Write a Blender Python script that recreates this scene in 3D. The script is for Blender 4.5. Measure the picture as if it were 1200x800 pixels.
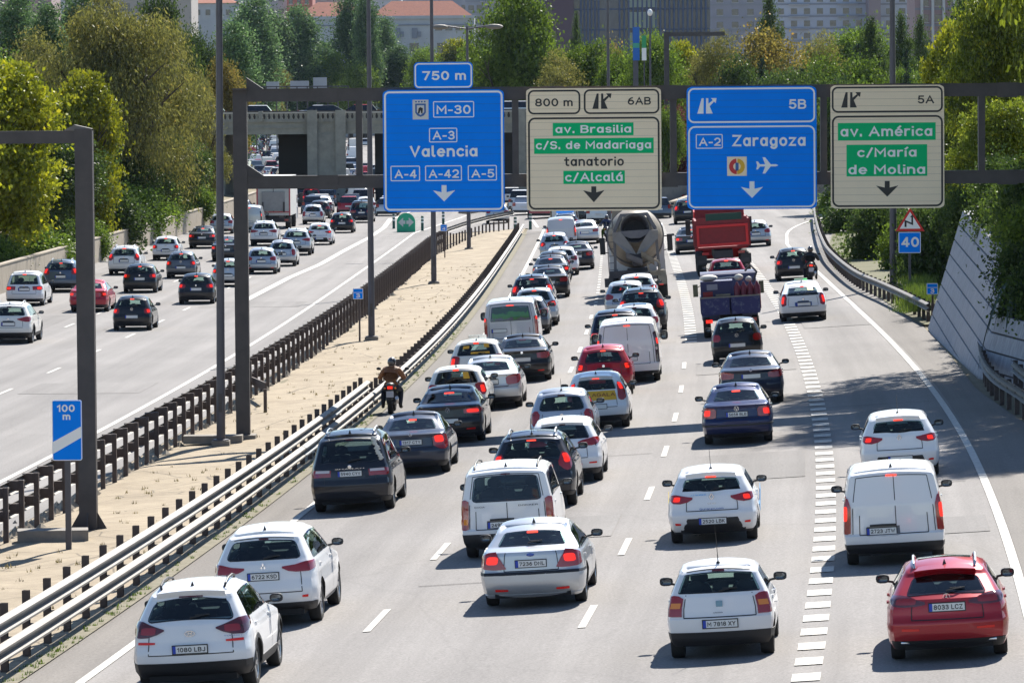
import bpy, bmesh, math, random
import numpy as np
from mathutils import Vector, Matrix

for _o in list(bpy.data.objects):
    bpy.data.objects.remove(_o, do_unlink=True)
S = bpy.context.scene
COL = S.collection
rnd = random.Random(7)

# ------------------------------------------------------------------ camera
F = 5700.0                    # focal length in photograph pixels (1200 wide)
CAMZ = 8.7                    # an overpass above the motorway
PITCH = math.atan2(400 - 112, F)
ROLL = math.radians(0.45)
cf = Vector((0, math.cos(PITCH), -math.sin(PITCH)))
r0 = Vector((1, 0, 0)); u0 = Vector((0, math.sin(PITCH), math.cos(PITCH)))
cr = r0 * math.cos(ROLL) - u0 * math.sin(ROLL)
cu = u0 * math.cos(ROLL) + r0 * math.sin(ROLL)
cam = bpy.data.cameras.new('camera')
cam.sensor_width = 36.0; cam.lens = F / 1200 * 36
cam.clip_start = 1.0; cam.clip_end = 12000
camo = bpy.data.objects.new('camera', cam)
M3 = Matrix((cr, cu, -cf)).transposed()
camo.matrix_world = Matrix.Translation((0, 0, CAMZ)) @ M3.to_4x4()
COL.objects.link(camo); S.camera = camo

# ------------------------------------------------------------------ daylight
SUND = Vector((0.36, 0.95, 1.02)).normalized()
world = bpy.data.worlds.new('World'); S.world = world; world.use_nodes = True
wn = world.node_tree.nodes; wl = world.node_tree.links
bg = wn['Background']
sky = wn.new('ShaderNodeTexSky'); sky.sky_type = 'NISHITA'; sky.sun_disc = False
sky.sun_elevation = math.asin(SUND.z); sky.sun_rotation = math.atan2(SUND.x, SUND.y)
sky.air_density = 1.0; sky.dust_density = 0.1; sky.ozone_density = 3.0
wl.new(sky.outputs[0], bg.inputs[0]); bg.inputs[1].default_value = 0.078
sl = bpy.data.lights.new('sun', 'SUN'); sl.energy = 5.0; sl.angle = math.radians(0.5)
sl.color = (1.0, 0.945, 0.86)
so = bpy.data.objects.new('sun', sl); so.rotation_euler = SUND.to_track_quat('Z', 'Y').to_euler()
so.location = (60, 100, 150); COL.objects.link(so)
S.view_settings.view_transform = 'Standard'; S.view_settings.look = 'None'
S.view_settings.exposure = 1.06; S.view_settings.gamma = 1.0
S.cycles.transparent_max_bounces = 12; S.cycles.max_bounces = 6
S.cycles.glossy_bounces = 3; S.cycles.diffuse_bounces = 3; S.cycles.volume_bounces = 0
S.cycles.caustics_reflective = False; S.cycles.caustics_refractive = False
S.cycles.sample_clamp_indirect = 4.0

# ------------------------------------------------------------------ places: pixel of the survey -> point on the terrain
def ray(px, py):
    return (cf * F + cr * (px - 600) + cu * (400 - py)).normalized()

def on_plane_z(px, py, z):
    d = ray(px, py); t = (z - CAMZ) / d.z
    return Vector((0, 0, CAMZ)) + d * t

def on_plane_y(px, py, Y):
    d = ray(px, py); return Vector((0, 0, CAMZ)) + d * (Y / d.y)

# the line between the second and third lanes (z = 0) is the spine of the motorway
_l2 = [(693, 722), (731, 642), (757, 578), (777, 532), (790.5, 492), (799, 459.5), (803, 432.5), (804, 409), (802, 385), (790, 325), (784, 300)]
_p = [on_plane_z(x, y, 0) for x, y in _l2]
_sy = np.array([p.y for p in _p]); _sx = np.array([p.x for p in _p])
_cf = np.polyfit(_sy, _sx, 3)
_ya, _yb = 70.0, 265.0
def XL(Y):
    if Y < _ya:
        return float(np.polyval(_cf, _ya) + np.polyval(np.polyder(_cf), _ya) * (Y - _ya))
    if Y > _yb:
        d = Y - _yb; m = float(np.polyval(np.polyder(_cf), _yb))
        e = min(d, 400)
        q = max(0., Y - 400)       # far beyond the gantry the motorway bends away to the left
        bend = .0004 * q * q if q < 200 else (16 + .16 * (q - 200) - .000525 * (q - 200) ** 2 if q < 300 else 26.75 + .055 * (q - 300))
        return float(np.polyval(_cf, _yb)) + m * d - 0.00002 * e * e - 0.016 * max(0, d - 400) - bend
    return float(np.polyval(_cf, Y))
def head(Y):   # heading of the road (angle from +Y, clockwise)
    return math.atan2(XL(Y + 2) - XL(Y - 2), 4.0)
ZT = [(-200, 1.4), (-60, .9), (-40, .3), (-33.6, .1), (-33.2, -1.0), (-14.6, -1.0), (-13.4, -.74), (-9.1, -.50), (9.2, .50), (14, .6), (22, 1.0), (60, 2.0), (200, 3.0)]
_zs = [a for a, b in ZT]; _zz = [b for a, b in ZT]
def zs(s): return float(np.interp(s, _zs, _zz))
def zt(X, Y): return zs(X - XL(Y))
def G(px, py):
    """terrain point seen at a pixel of the photograph"""
    z = 0.0
    for _ in range(12):
        p = on_plane_z(px, py, z); z = 0.5 * z + 0.5 * zt(p.x, p.y)
    return Vector((p.x, p.y, zt(p.x, p.y)))
def SY(s, Y, dz=0.0):
    return Vector((XL(Y) + s, Y, zs(s) + dz))

# ------------------------------------------------------------------ scene graph helpers
def tag(o, label=None, cat=None, group=None, kind=None):
    if label: o['label'] = label
    if cat: o['category'] = cat
    if group: o['group'] = group
    if kind: o['kind'] = kind
    return o
def empty(name, loc, rz=0.0):
    o = bpy.data.objects.new(name, None); o.location = loc; o.rotation_euler = (0, 0, rz)
    o.empty_display_size = 0.3
    COL.objects.link(o); return o
def link(name, me, parent=None, loc=None, rot=None, mats=None):
    o = bpy.data.objects.new(name, me)
    if parent is not None: o.parent = parent
    if loc is not None: o.location = loc
    if rot is not None: o.rotation_euler = rot
    COL.objects.link(o); return o

class MB:
    def __init__(s): s.v = []; s.f = []; s.m = []
    def add(s, vs, fs, m=0):
        n = len(s.v); s.v += [tuple(v) for v in vs]
        s.f += [tuple(i + n for i in f) for f in fs]; s.m += [m] * len(fs); return s
    def box(s, a, b, m=0):
        x0, y0, z0 = a; x1, y1, z1 = b
        vs = [(x, y, z) for z in (z0, z1) for y in (y0, y1) for x in (x0, x1)]
        return s.add(vs, [(0, 2, 3, 1), (4, 5, 7, 6), (0, 1, 5, 4), (2, 6, 7, 3), (0, 4, 6, 2), (1, 3, 7, 5)], m)
    def cbox(s, c, d, m=0):
        return s.box([c[i] - d[i] / 2 for i in range(3)], [c[i] + d[i] / 2 for i in range(3)], m)
    def beam(s, p, q, w, h, m=0, up=(0, 0, 1)):
        p = Vector(p); q = Vector(q); d = (q - p).normalized(); up = Vector(up)
        if abs(d.dot(up)) > .98: up = Vector((0, 1, 0))
        r = d.cross(up).normalized() * (w / 2); u = r.cross(d).normalized() * (h / 2)
        vs = [e + i * r + j * u for e in (p, q) for i, j in ((-1, -1), (1, -1), (1, 1), (-1, 1))]
        return s.add(vs, [(3, 2, 1, 0), (4, 5, 6, 7), (0, 1, 5, 4), (1, 2, 6, 5), (2, 3, 7, 6), (3, 0, 4, 7)], m)
    def tube(s, pts, rad, n=10, m=0, cap=True):
        pts = [Vector(p) for p in pts]; rads = rad if isinstance(rad, (list, tuple)) else [rad] * len(pts)
        vs = []; fs = []; ref = None
        for i, p in enumerate(pts):
            a = pts[max(i - 1, 0)]; b = pts[min(i + 1, len(pts) - 1)]
            d = (b - a).normalized()
            if ref is None: ref = d.orthogonal().normalized()
            ref = (ref - d * ref.dot(d)).normalized(); bi = d.cross(ref)
            for k in range(n):
                t = 2 * math.pi * k / n
                vs.append(p + (ref * math.cos(t) + bi * math.sin(t)) * rads[i])
        for i in range(len(pts) - 1):
            for k in range(n):
                k2 = (k + 1) % n
                fs.append((i * n + k, i * n + k2, (i + 1) * n + k2, (i + 1) * n + k))
        if cap:
            fs.append(tuple(range(n))[::-1]); fs.append(tuple((len(pts) - 1) * n + k for k in range(n)))
        return s.add(vs, fs, m)
    def lathe(s, prof, c=(0, 0, 0), axis='x', n=20, m=0, closed=False):
        vs = []; fs = []; c = Vector(c)
        for (a, r) in prof:      # a along the axis
            for k in range(n):
                t = 2 * math.pi * k / n; p, q = r * math.cos(t), r * math.sin(t)
                vs.append(c + Vector({'x': (a, p, q), 'y': (q, a, p), 'z': (p, q, a)}[axis]))
        k_ = len(prof)
        for i in range(k_ - (0 if closed else 1)):
            for k in range(n):
                k2 = (k + 1) % n; j = (i + 1) % k_
                fs.append((i * n + k, i * n + k2, j * n + k2, j * n + k))
        return s.add(vs, fs, m)
    def prism(s, poly, y0, y1, m=0):
        """polygon in x,z extruded from y0 to y1"""
        n = len(poly)
        vs = [(x, y0, z) for x, z in poly] + [(x, y1, z) for x, z in poly]
        return s.add(vs, [tuple(range(n)), tuple(range(n, 2 * n))[::-1]] + [((i + 1) % n, i, n + i, n + (i + 1) % n) for i in range(n)], m)
    def ell(s, c, r, n=10, k=7, m=0):
        vs = []; fs = []
        for i in range(k + 1):
            ph = math.pi * i / k
            for j in range(n):
                t = 2 * math.pi * j / n
                vs.append((c[0] + r[0] * math.sin(ph) * math.cos(t), c[1] + r[1] * math.sin(ph) * math.sin(t), c[2] + r[2] * math.cos(ph)))
        for i in range(k):
            for j in range(n):
                j2 = (j + 1) % n
                fs.append((i * n + j, (i + 1) * n + j, (i + 1) * n + j2, i * n + j2))
        return s.add(vs, fs, m)
    def mesh(s, name, mats, smooth=None, fix=True):
        me = bpy.data.meshes.new(name)
        me.from_pydata(s.v, [], s.f)
        for m in (mats if isinstance(mats, (list, tuple)) else [mats]): me.materials.append(m)
        me.polygons.foreach_set('material_index', s.m)
        if fix or smooth is not None:
            b = bmesh.new(); b.from_mesh(me)
            if smooth is not None: bmesh.ops.remove_doubles(b, verts=b.verts, dist=1e-5)
            bmesh.ops.recalc_face_normals(b, faces=b.faces)
            if smooth is not None:
                ca = math.radians(smooth)
                for f in b.faces: f.smooth = True
                for e in b.edges:
                    if len(e.link_faces) == 2 and e.calc_face_angle(0) > ca: e.smooth = False
            b.to_mesh(me); b.free()
        me.update(); return me
    def obj(s, name, mats, parent=None, smooth=None, loc=None, rot=None):
        return link(name, s.mesh(name, mats, smooth), parent, loc, rot)

# ------------------------------------------------------------------ materials
MATS = {}
def nt(name):
    m = bpy.data.materials.new(name); m.use_nodes = True
    return m, m.node_tree.nodes, m.node_tree.links, m.node_tree.nodes['Principled BSDF']
def plain(name, col, rough=.6, metal=0., spec=.5, coat=0., emit=None, es=0., noise=None, bump=None):
    if name in MATS: return MATS[name]
    m, n, l, b = nt(name)
    b.inputs['Base Color'].default_value = (*col, 1); b.inputs['Roughness'].default_value = rough
    b.inputs['Metallic'].default_value = metal; b.inputs['Specular IOR Level'].default_value = spec
    b.inputs['Coat Weight'].default_value = coat; b.inputs['Coat Roughness'].default_value = .04
    if emit: b.inputs['Emission Color'].default_value = (*emit, 1); b.inputs['Emission Strength'].default_value = es
    if noise:     # (scale, amount, second colour)
        tc = n.new('ShaderNodeTexCoord'); t = n.new('ShaderNodeTexNoise'); t.inputs['Scale'].default_value = noise[0]
        t.inputs['Detail'].default_value = 6; t.inputs['Roughness'].default_value = .65
        r = n.new('ShaderNodeValToRGB'); r.color_ramp.elements[0].position = .5 - noise[1] / 2; r.color_ramp.elements[1].position = .5 + noise[1] / 2
        r.color_ramp.elements[0].color = (*noise[2], 1); r.color_ramp.elements[1].color = (*col, 1)
        l.new(tc.outputs['Object'], t.inputs['Vector']); l.new(t.outputs['Fac'], r.inputs['Fac']); l.new(r.outputs[0], b.inputs['Base Color'])
        if bump:
            bp = n.new('ShaderNodeBump'); bp.inputs['Strength'].default_value = bump; bp.inputs['Distance'].default_value = .05
            l.new(t.outputs['Fac'], bp.inputs['Height']); l.new(bp.outputs[0], b.inputs['Normal'])
    MATS[name] = m; return m
def paint(name, col, metal=0., rough=.35):
    """car paint: a clear coat over fine flake, with a little road dust low down"""
    key = 'paint_' + name
    if key in MATS: return MATS[key]
    m, n, l, b = nt(key)
    b.inputs['Metallic'].default_value = metal; b.inputs['Roughness'].default_value = rough
    b.inputs['Specular IOR Level'].default_value = .15
    b.inputs['Coat Weight'].default_value = .8; b.inputs['Coat Roughness'].default_value = .03
    tc = n.new('ShaderNodeTexCoord'); t = n.new('ShaderNodeTexNoise'); t.inputs['Scale'].default_value = 2.2; t.inputs['Detail'].default_value = 7
    sp = n.new('ShaderNodeSeparateXYZ'); l.new(tc.outputs['Object'], sp.inputs[0]); l.new(tc.outputs['Object'], t.inputs['Vector'])
    mr = n.new('ShaderNodeMapRange'); mr.inputs[1].default_value = .75; mr.inputs[2].default_value = .2; mr.inputs[3].default_value = 0; mr.inputs[4].default_value = .32
    l.new(sp.outputs[2], mr.inputs[0])
    mu = n.new('ShaderNodeMath'); mu.operation = 'MULTIPLY'; l.new(mr.outputs[0], mu.inputs[0]); l.new(t.outputs['Fac'], mu.inputs[1])
    mx = n.new('ShaderNodeMixRGB'); mx.inputs[1].default_value = (*col, 1); mx.inputs[2].default_value = (.16, .14, .12, 1)
    l.new(mu.outputs[0], mx.inputs[0]); l.new(mx.outputs[0], b.inputs['Base Color'])
    MATS[key] = m; return m
def glassmat(name, tint, gl=(1, 1, 1), extra=0.0):
    if name in MATS: return MATS[name]
    m = bpy.data.materials.new(name); m.use_nodes = True; n = m.node_tree.nodes; l = m.node_tree.links; n.clear()
    o = n.new('ShaderNodeOutputMaterial'); mx = n.new('ShaderNodeMixShader'); tr = n.new('ShaderNodeBsdfTransparent'); g = n.new('ShaderNodeBsdfGlossy')
    fr = n.new('ShaderNodeFresnel'); fr.inputs[0].default_value = 1.52
    tr.inputs[0].default_value = (*tint, 1); g.inputs[0].default_value = (*gl, 1); g.inputs[1].default_value = .02
    ad = n.new('ShaderNodeMath'); ad.operation = 'ADD'; ad.inputs[1].default_value = extra; l.new(fr.outputs[0], ad.inputs[0])
    ge = n.new('ShaderNodeNewGeometry'); iv = n.new('ShaderNodeMath'); iv.operation = 'SUBTRACT'; iv.inputs[0].default_value = 1; l.new(ge.outputs['Backfacing'], iv.inputs[1])   # a thin pane has no inner total reflection
    mu = n.new('ShaderNodeMath'); mu.operation = 'MULTIPLY'; l.new(ad.outputs[0], mu.inputs[0]); l.new(iv.outputs[0], mu.inputs[1])
    l.new(mu.outputs[0], mx.inputs[0]); l.new(tr.outputs[0], mx.inputs[1]); l.new(g.outputs[0], mx.inputs[2]); l.new(mx.outputs[0], o.inputs[0])
    MATS[name] = m; return m

GLASS = glassmat('window_glass', (.58, .72, .68))
MGLASS = plain('mirror_glass', (.10, .11, .12), .15, .8)
GLASS_DARK = glassmat('privacy_glass', (.30, .38, .40), extra=.01)
FRIT = plain('frit_black', (.008, .008, .01), .12, coat=.6)
TRIM = plain('black_plastic', (.018, .018, .02), .55)
UNDER = plain('underbody', (.010, .010, .011), .85)
RUBBER = plain('tyre_rubber', (.016, .016, .017), .85)
RIM = plain('alloy_rim', (.52, .53, .55), .3, .9)
RIMD = plain('dark_rim', (.12, .12, .13), .4, .8)
LAMP = plain('tail_lens_red', (.30, .010, .012), .12, coat=1.0)
LAMPD = plain('tail_lens_dark', (.09, .006, .008), .1, coat=1.0)
LAMPC = plain('tail_lens_clear', (.62, .55, .54), .15, coat=1.0)
LAMPO = plain('indicator_orange', (.8, .25, .02), .15, coat=1.0)
BRAKE = plain('brake_lamp_lit', (.6, .02, .01), .2, emit=(1, .025, .012), es=.5)
BRAKE3 = plain('high_brake_lamp_lit', (.6, .03, .02), .2, emit=(1, .06, .03), es=1.0)
HEADL = plain('headlight_lens', (.7, .72, .75), .1, coat=1.0)
PLATE = plain('plate_white', (.72, .72, .70), .45)
EUBLUE = plain('plate_blue', (.01, .05, .42), .45)
INK = plain('print_black', (.012, .012, .014), .5)
CHROME = plain('chrome', (.8, .8, .82), .12, 1.0)
SEAT = plain('seat_cloth', (.05, .05, .06), .9)
SEATG = plain('seat_cloth_grey', (.10, .10, .11), .9)
CABIN = plain('cabin_plastic', (.02, .02, .022), .8)
STEEL = plain('galvanised_steel', (.225, .213, .195), .65, .2, noise=(1.3, .6, (.13, .118, .105)))
RUST = plain('weathered_steel', (.060, .047, .045), .75, .2, noise=(5, .5, (.12, .09, .08)))
POLE = plain('grey_pole_paint', (.105, .10, .115), .5, .3, noise=(3, .6, (.075, .072, .082)))
GANT = plain('gantry_steel', (.050, .045, .046), .6, .2, noise=(2.2, .5, (.085, .075, .072)))
CONC = plain('concrete', (.27, .245, .21), .9, noise=(3, .5, (.18, .165, .15)), bump=.3)
CONCP = plain('pale_concrete', (.36, .31, .24), .9, noise=(2, .5, (.25, .21, .16)), bump=.3)
MARK = plain('road_paint', (.58, .565, .52), .75, noise=(9, .5, (.33, .315, .29)))
# ------------------------------------------------------------------ lettering (turned into meshes once)
_tc = {}
def _a(cx, cy, rx, ry, a0, a1, n=9):
    return [(cx + rx * math.cos(math.radians(a0 + (a1 - a0) * i / n)), cy + ry * math.sin(math.radians(a0 + (a1 - a0) * i / n))) for i in range(n + 1)]
def _ring(cx, cy, rx, ry): return _a(cx, cy, rx, ry, 90, 450, 20)
# strokes on a grid: capital height 1, small-letter height .72; (advance width, strokes)
GL = {
 'A': (.74, [[(.0, 0), (.37, 1), (.74, 0)], [(.14, .34), (.60, .34)]]), 'B': (.60, [[(0, 0), (0, 1)], [(0, 1)] + _a(.34, .77, .22, .23, 90, -90) + [(0, .54)], [(0, .54)] + _a(.36, .27, .24, .27, 90, -90) + [(0, 0)]]),
 'C': (.64, [_a(.34, .66, .34, .34, 30, 180) + _a(.34, .34, .34, .34, 180, 330)]), 'D': (.64, [[(0, 0), (0, 1), (.26, 1)] + _a(.28, .5, .36, .5, 90, -90) + [(0, 0)]]), 'E': (.52, [[(.52, 1), (0, 1), (0, 0), (.52, 0)], [(0, .52), (.44, .52)]]), 'F': (.50, [[(.50, 1), (0, 1), (0, 0)], [(0, .5), (.42, .5)]]),
 'G': (.66, [_a(.34, .66, .34, .34, 30, 180) + _a(.34, .34, .34, .34, 180, 350) + [(.68, .46), (.4, .46)]]), 'H': (.62, [[(0, 0), (0, 1)], [(.62, 0), (.62, 1)], [(0, .52), (.62, .52)]]), 'I': (.0, [[(0, 0), (0, 1)]]), 'J': (.46, [[(.46, 1), (.46, .25)] + _a(.23, .23, .23, .23, 0, -160)]),
 'K': (.60, [[(0, 0), (0, 1)], [(.56, 1), (.06, .44)], [(.18, .56), (.60, 0)]]), 'L': (.48, [[(0, 1), (0, 0), (.48, 0)]]), 'M': (.78, [[(0, 0), (0, 1), (.39, .35), (.78, 1), (.78, 0)]]), 'N': (.64, [[(0, 0), (0, 1), (.64, 0), (.64, 1)]]), 'O': (.68, [_ring(.34, .5, .34, .5)]),
 'P': (.56, [[(0, 0), (0, 1)], [(0, 1)] + _a(.30, .74, .26, .26, 90, -90) + [(0, .48)]]), 'Q': (.70, [_ring(.34, .5, .34, .5), [(.42, .22), (.70, -.04)]]), 'R': (.60, [[(0, 0), (0, 1)], [(0, 1)] + _a(.32, .74, .25, .26, 90, -90) + [(0, .48)], [(.28, .48), (.60, 0)]]),
 'S': (.56, [_a(.28, .75, .27, .25, 25, 90, 4) + _a(.28, .75, .27, .25, 90, 250, 8) + _a(.28, .26, .28, .26, 70, -90, 8) + _a(.28, .26, .28, .26, -90, -155, 4)]), 'T': (.60, [[(0, 1), (.60, 1)], [(.30, 1), (.30, 0)]]), 'U': (.62, [[(0, 1), (0, .3)] + _a(.31, .3, .31, .3, 180, 360) + [(.62, 1)]]),
 'V': (.66, [[(0, 1), (.33, 0), (.66, 1)]]), 'W': (.90, [[(0, 1), (.22, 0), (.45, .8), (.68, 0), (.90, 1)]]), 'X': (.62, [[(0, 0), (.62, 1)], [(0, 1), (.62, 0)]]), 'Y': (.64, [[(0, 1), (.32, .48), (.64, 1)], [(.32, .48), (.32, 0)]]), 'Z': (.60, [[(0, 1), (.60, 1), (0, 0), (.60, 0)]]),
 '0': (.56, [_ring(.28, .5, .28, .5)]), '1': (.26, [[(0, .76), (.24, 1), (.24, 0)]]), '2': (.54, [_a(.27, .73, .26, .27, 165, 0, 8) + _a(.1, .62, .43, .3, 0, -40, 3) + [(0, .04), (.0, 0), (.54, 0)]]), '3': (.54, [_a(.26, .76, .24, .24, 155, -80, 9) + [(.2, .52)], [(.2, .52)] + _a(.26, .27, .28, .27, 85, -155, 10)]),
 '4': (.60, [[(.44, 0), (.44, 1)], [(.40, .97), (.02, .26)], [(0, .26), (.60, .26)]]), '5': (.54, [[(.50, 1), (.08, 1), (.04, .55)] + _a(.26, .31, .28, .31, 120, -150, 12)]), '6': (.56, [_ring(.28, .30, .28, .30), _a(.52, .36, .52, .64, 180, 100, 7)]), '7': (.54, [[(0, 1), (.54, 1), (.18, 0)]]), '8': (.56, [_ring(.28, .75, .24, .25), _ring(.28, .26, .28, .26)]), '9': (.56, [_ring(.28, .70, .28, .30), _a(.04, .64, .52, .64, 0, -80, 7)]),
 'a': (.50, [_ring(.23, .36, .23, .36), [(.48, .72), (.48, 0)]]), 'c': (.44, [_a(.26, .36, .26, .36, 45, 315, 14)]), 'd': (.50, [_ring(.23, .36, .23, .36), [(.48, 1.02), (.48, 0)]]), 'e': (.50, [[(.08, .37), (.46, .37)], _a(.26, .36, .25, .36, 2, 312, 18)]), 'g': (.50, [_ring(.23, .36, .23, .36), [(.48, .72), (.48, -.04)] + _a(.25, -.06, .23, .24, 0, -150, 8)]),
 'i': (.0, [[(0, 0), (0, .62)], [(0, .97), (0, 1.0)]]), 'l': (.12, [[(0, 1.02), (0, .14)] + _a(.14, .14, .14, .14, 180, 270, 4)]), 'm': (.80, [[(0, 0), (0, .72)], _a(.2, .46, .2, .26, 180, 0, 8) + [(.4, 0)], _a(.6, .46, .2, .26, 180, 0, 8) + [(.8, 0)]]), 'n': (.48, [[(0, 0), (0, .72)], _a(.24, .44, .24, .28, 180, 0, 9) + [(.48, 0)]]),
 'o': (.50, [_ring(.25, .36, .25, .36)]), 'r': (.32, [[(0, 0), (0, .72)], _a(.26, .40, .26, .32, 180, 75, 6)]), 's': (.42, [_a(.21, .54, .2, .18, 30, 250, 10) + _a(.21, .19, .21, .19, 70, -150, 10)]), 't': (.30, [[(.1, .98), (.1, .14)] + _a(.24, .14, .14, .14, 180, 270, 4) + [(.3, 0)], [(-.06, .70), (.30, .70)]]), 'u': (.48, [[(0, .72), (0, .26)] + _a(.24, .26, .24, .26, 180, 360, 9), [(.48, .72), (.48, 0)]]),
 'v': (.50, [[(0, .72), (.25, 0), (.50, .72)]]), 'z': (.44, [[(0, .72), (.44, .72), (0, 0), (.44, 0)]]), '.': (.02, [[(0, -.03), (0, .12)]]), '/': (.40, [[(0, -.1), (.40, 1.05)]]), '-': (.30, [[(0, .40), (.30, .40)]]),
}
for ch, bs, x in (('é', 'e', .26), ('á', 'a', .26), ): GL[ch] = (GL[bs][0], GL[bs][1] + [[(x - .04, .88), (x + .12, 1.08)]])
GL['í'] = (.04, [[(0, 0), (0, .62)], [(.0, .92), (.14, 1.10)]])
def text_mesh(txt, bold=.018, depth=.004):
    """draws the words as flat ribbons in a plain road-sign hand; unit box"""
    key = (txt, bold)
    if key in _tc: return _tc[key]
    sw = .125 + bold * 2.1; hw = sw / 2; x = 0.0; V = []; Fc = []; lay = 0
    for ch in txt:
        if ch == ' ': x += .42; continue
        w, st = GL[ch]
        for pl in st:
            pl = [(x + hw + a * (1 - 0), hw * .9 + b_ * (1 - sw * .9)) for a, b_ in pl]; pts = [pl[0]]
            for q in pl[1:]:
                if math.hypot(q[0] - pts[-1][0], q[1] - pts[-1][1]) > .012: pts.append(q)
            n = len(pts); closed = math.hypot(pts[0][0] - pts[-1][0], pts[0][1] - pts[-1][1]) < .02; k0 = len(V); lay += 1
            for i, p in enumerate(pts):
                a = pts[i - 1] if i else (pts[-2] if closed else None); c = pts[i + 1] if i < n - 1 else (pts[1] if closed else None)
                d1 = None if a is None else Vector((p[0] - a[0], p[1] - a[1])).normalized(); d2 = None if c is None else Vector((c[0] - p[0], c[1] - p[1])).normalized()
                if d1 is None: d1 = d2
                if d2 is None: d2 = d1
                t = d1 + d2
                if t.length < .25: t = d1
                t.normalize(); nn = Vector((-t.y, t.x)); k = min(1.7, 1 / max(.3, nn.dot(Vector((-d1.y, d1.x)))))
                ex = 0 if closed else (hw * .85 if (i == 0 or i == n - 1) else 0); e = -d2 * ex if i == 0 else d1 * ex
                for s_ in (-1, 1): V.append((p[0] + e.x + nn.x * hw * k * s_, p[1] + e.y + nn.y * hw * k * s_, (lay % 7) / 7))
            for i in range(n - 1): Fc.append((k0 + 2 * i, k0 + 2 * i + 2, k0 + 2 * i + 3, k0 + 2 * i + 1))
        x += w + sw + .13
    c = np.array(V, float); lo = c.min(0); hi = c.max(0); lo[2] = 0; hi[2] = 1
    c = (c - lo) / (hi - lo); _tc[key] = (c, Fc, (hi - lo)[0] / (hi - lo)[1]); return _tc[key]
def letter(name, txt, parent, mat, x0, z0, x1, z1, y, bold=.018, thick=.004, fwd=-1):
    """lettering in the plane facing -Y, filling the box x0..x1, z0..z1"""
    c, fs, ar = text_mesh(txt, bold)
    v = [(x0 + p[0] * (x1 - x0), y - p[2] * thick, z0 + p[1] * (z1 - z0)) for p in c]
    me = bpy.data.meshes.new(name); me.from_pydata(v, [], fs); me.materials.append(mat)
    return link(name, me, parent)

# ------------------------------------------------------------------ cars
PAINTBASE = paint('base', (.5, .5, .5))
def sm(x): x = max(0., min(1., x)); return x * x * (3 - 2 * x)

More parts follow.
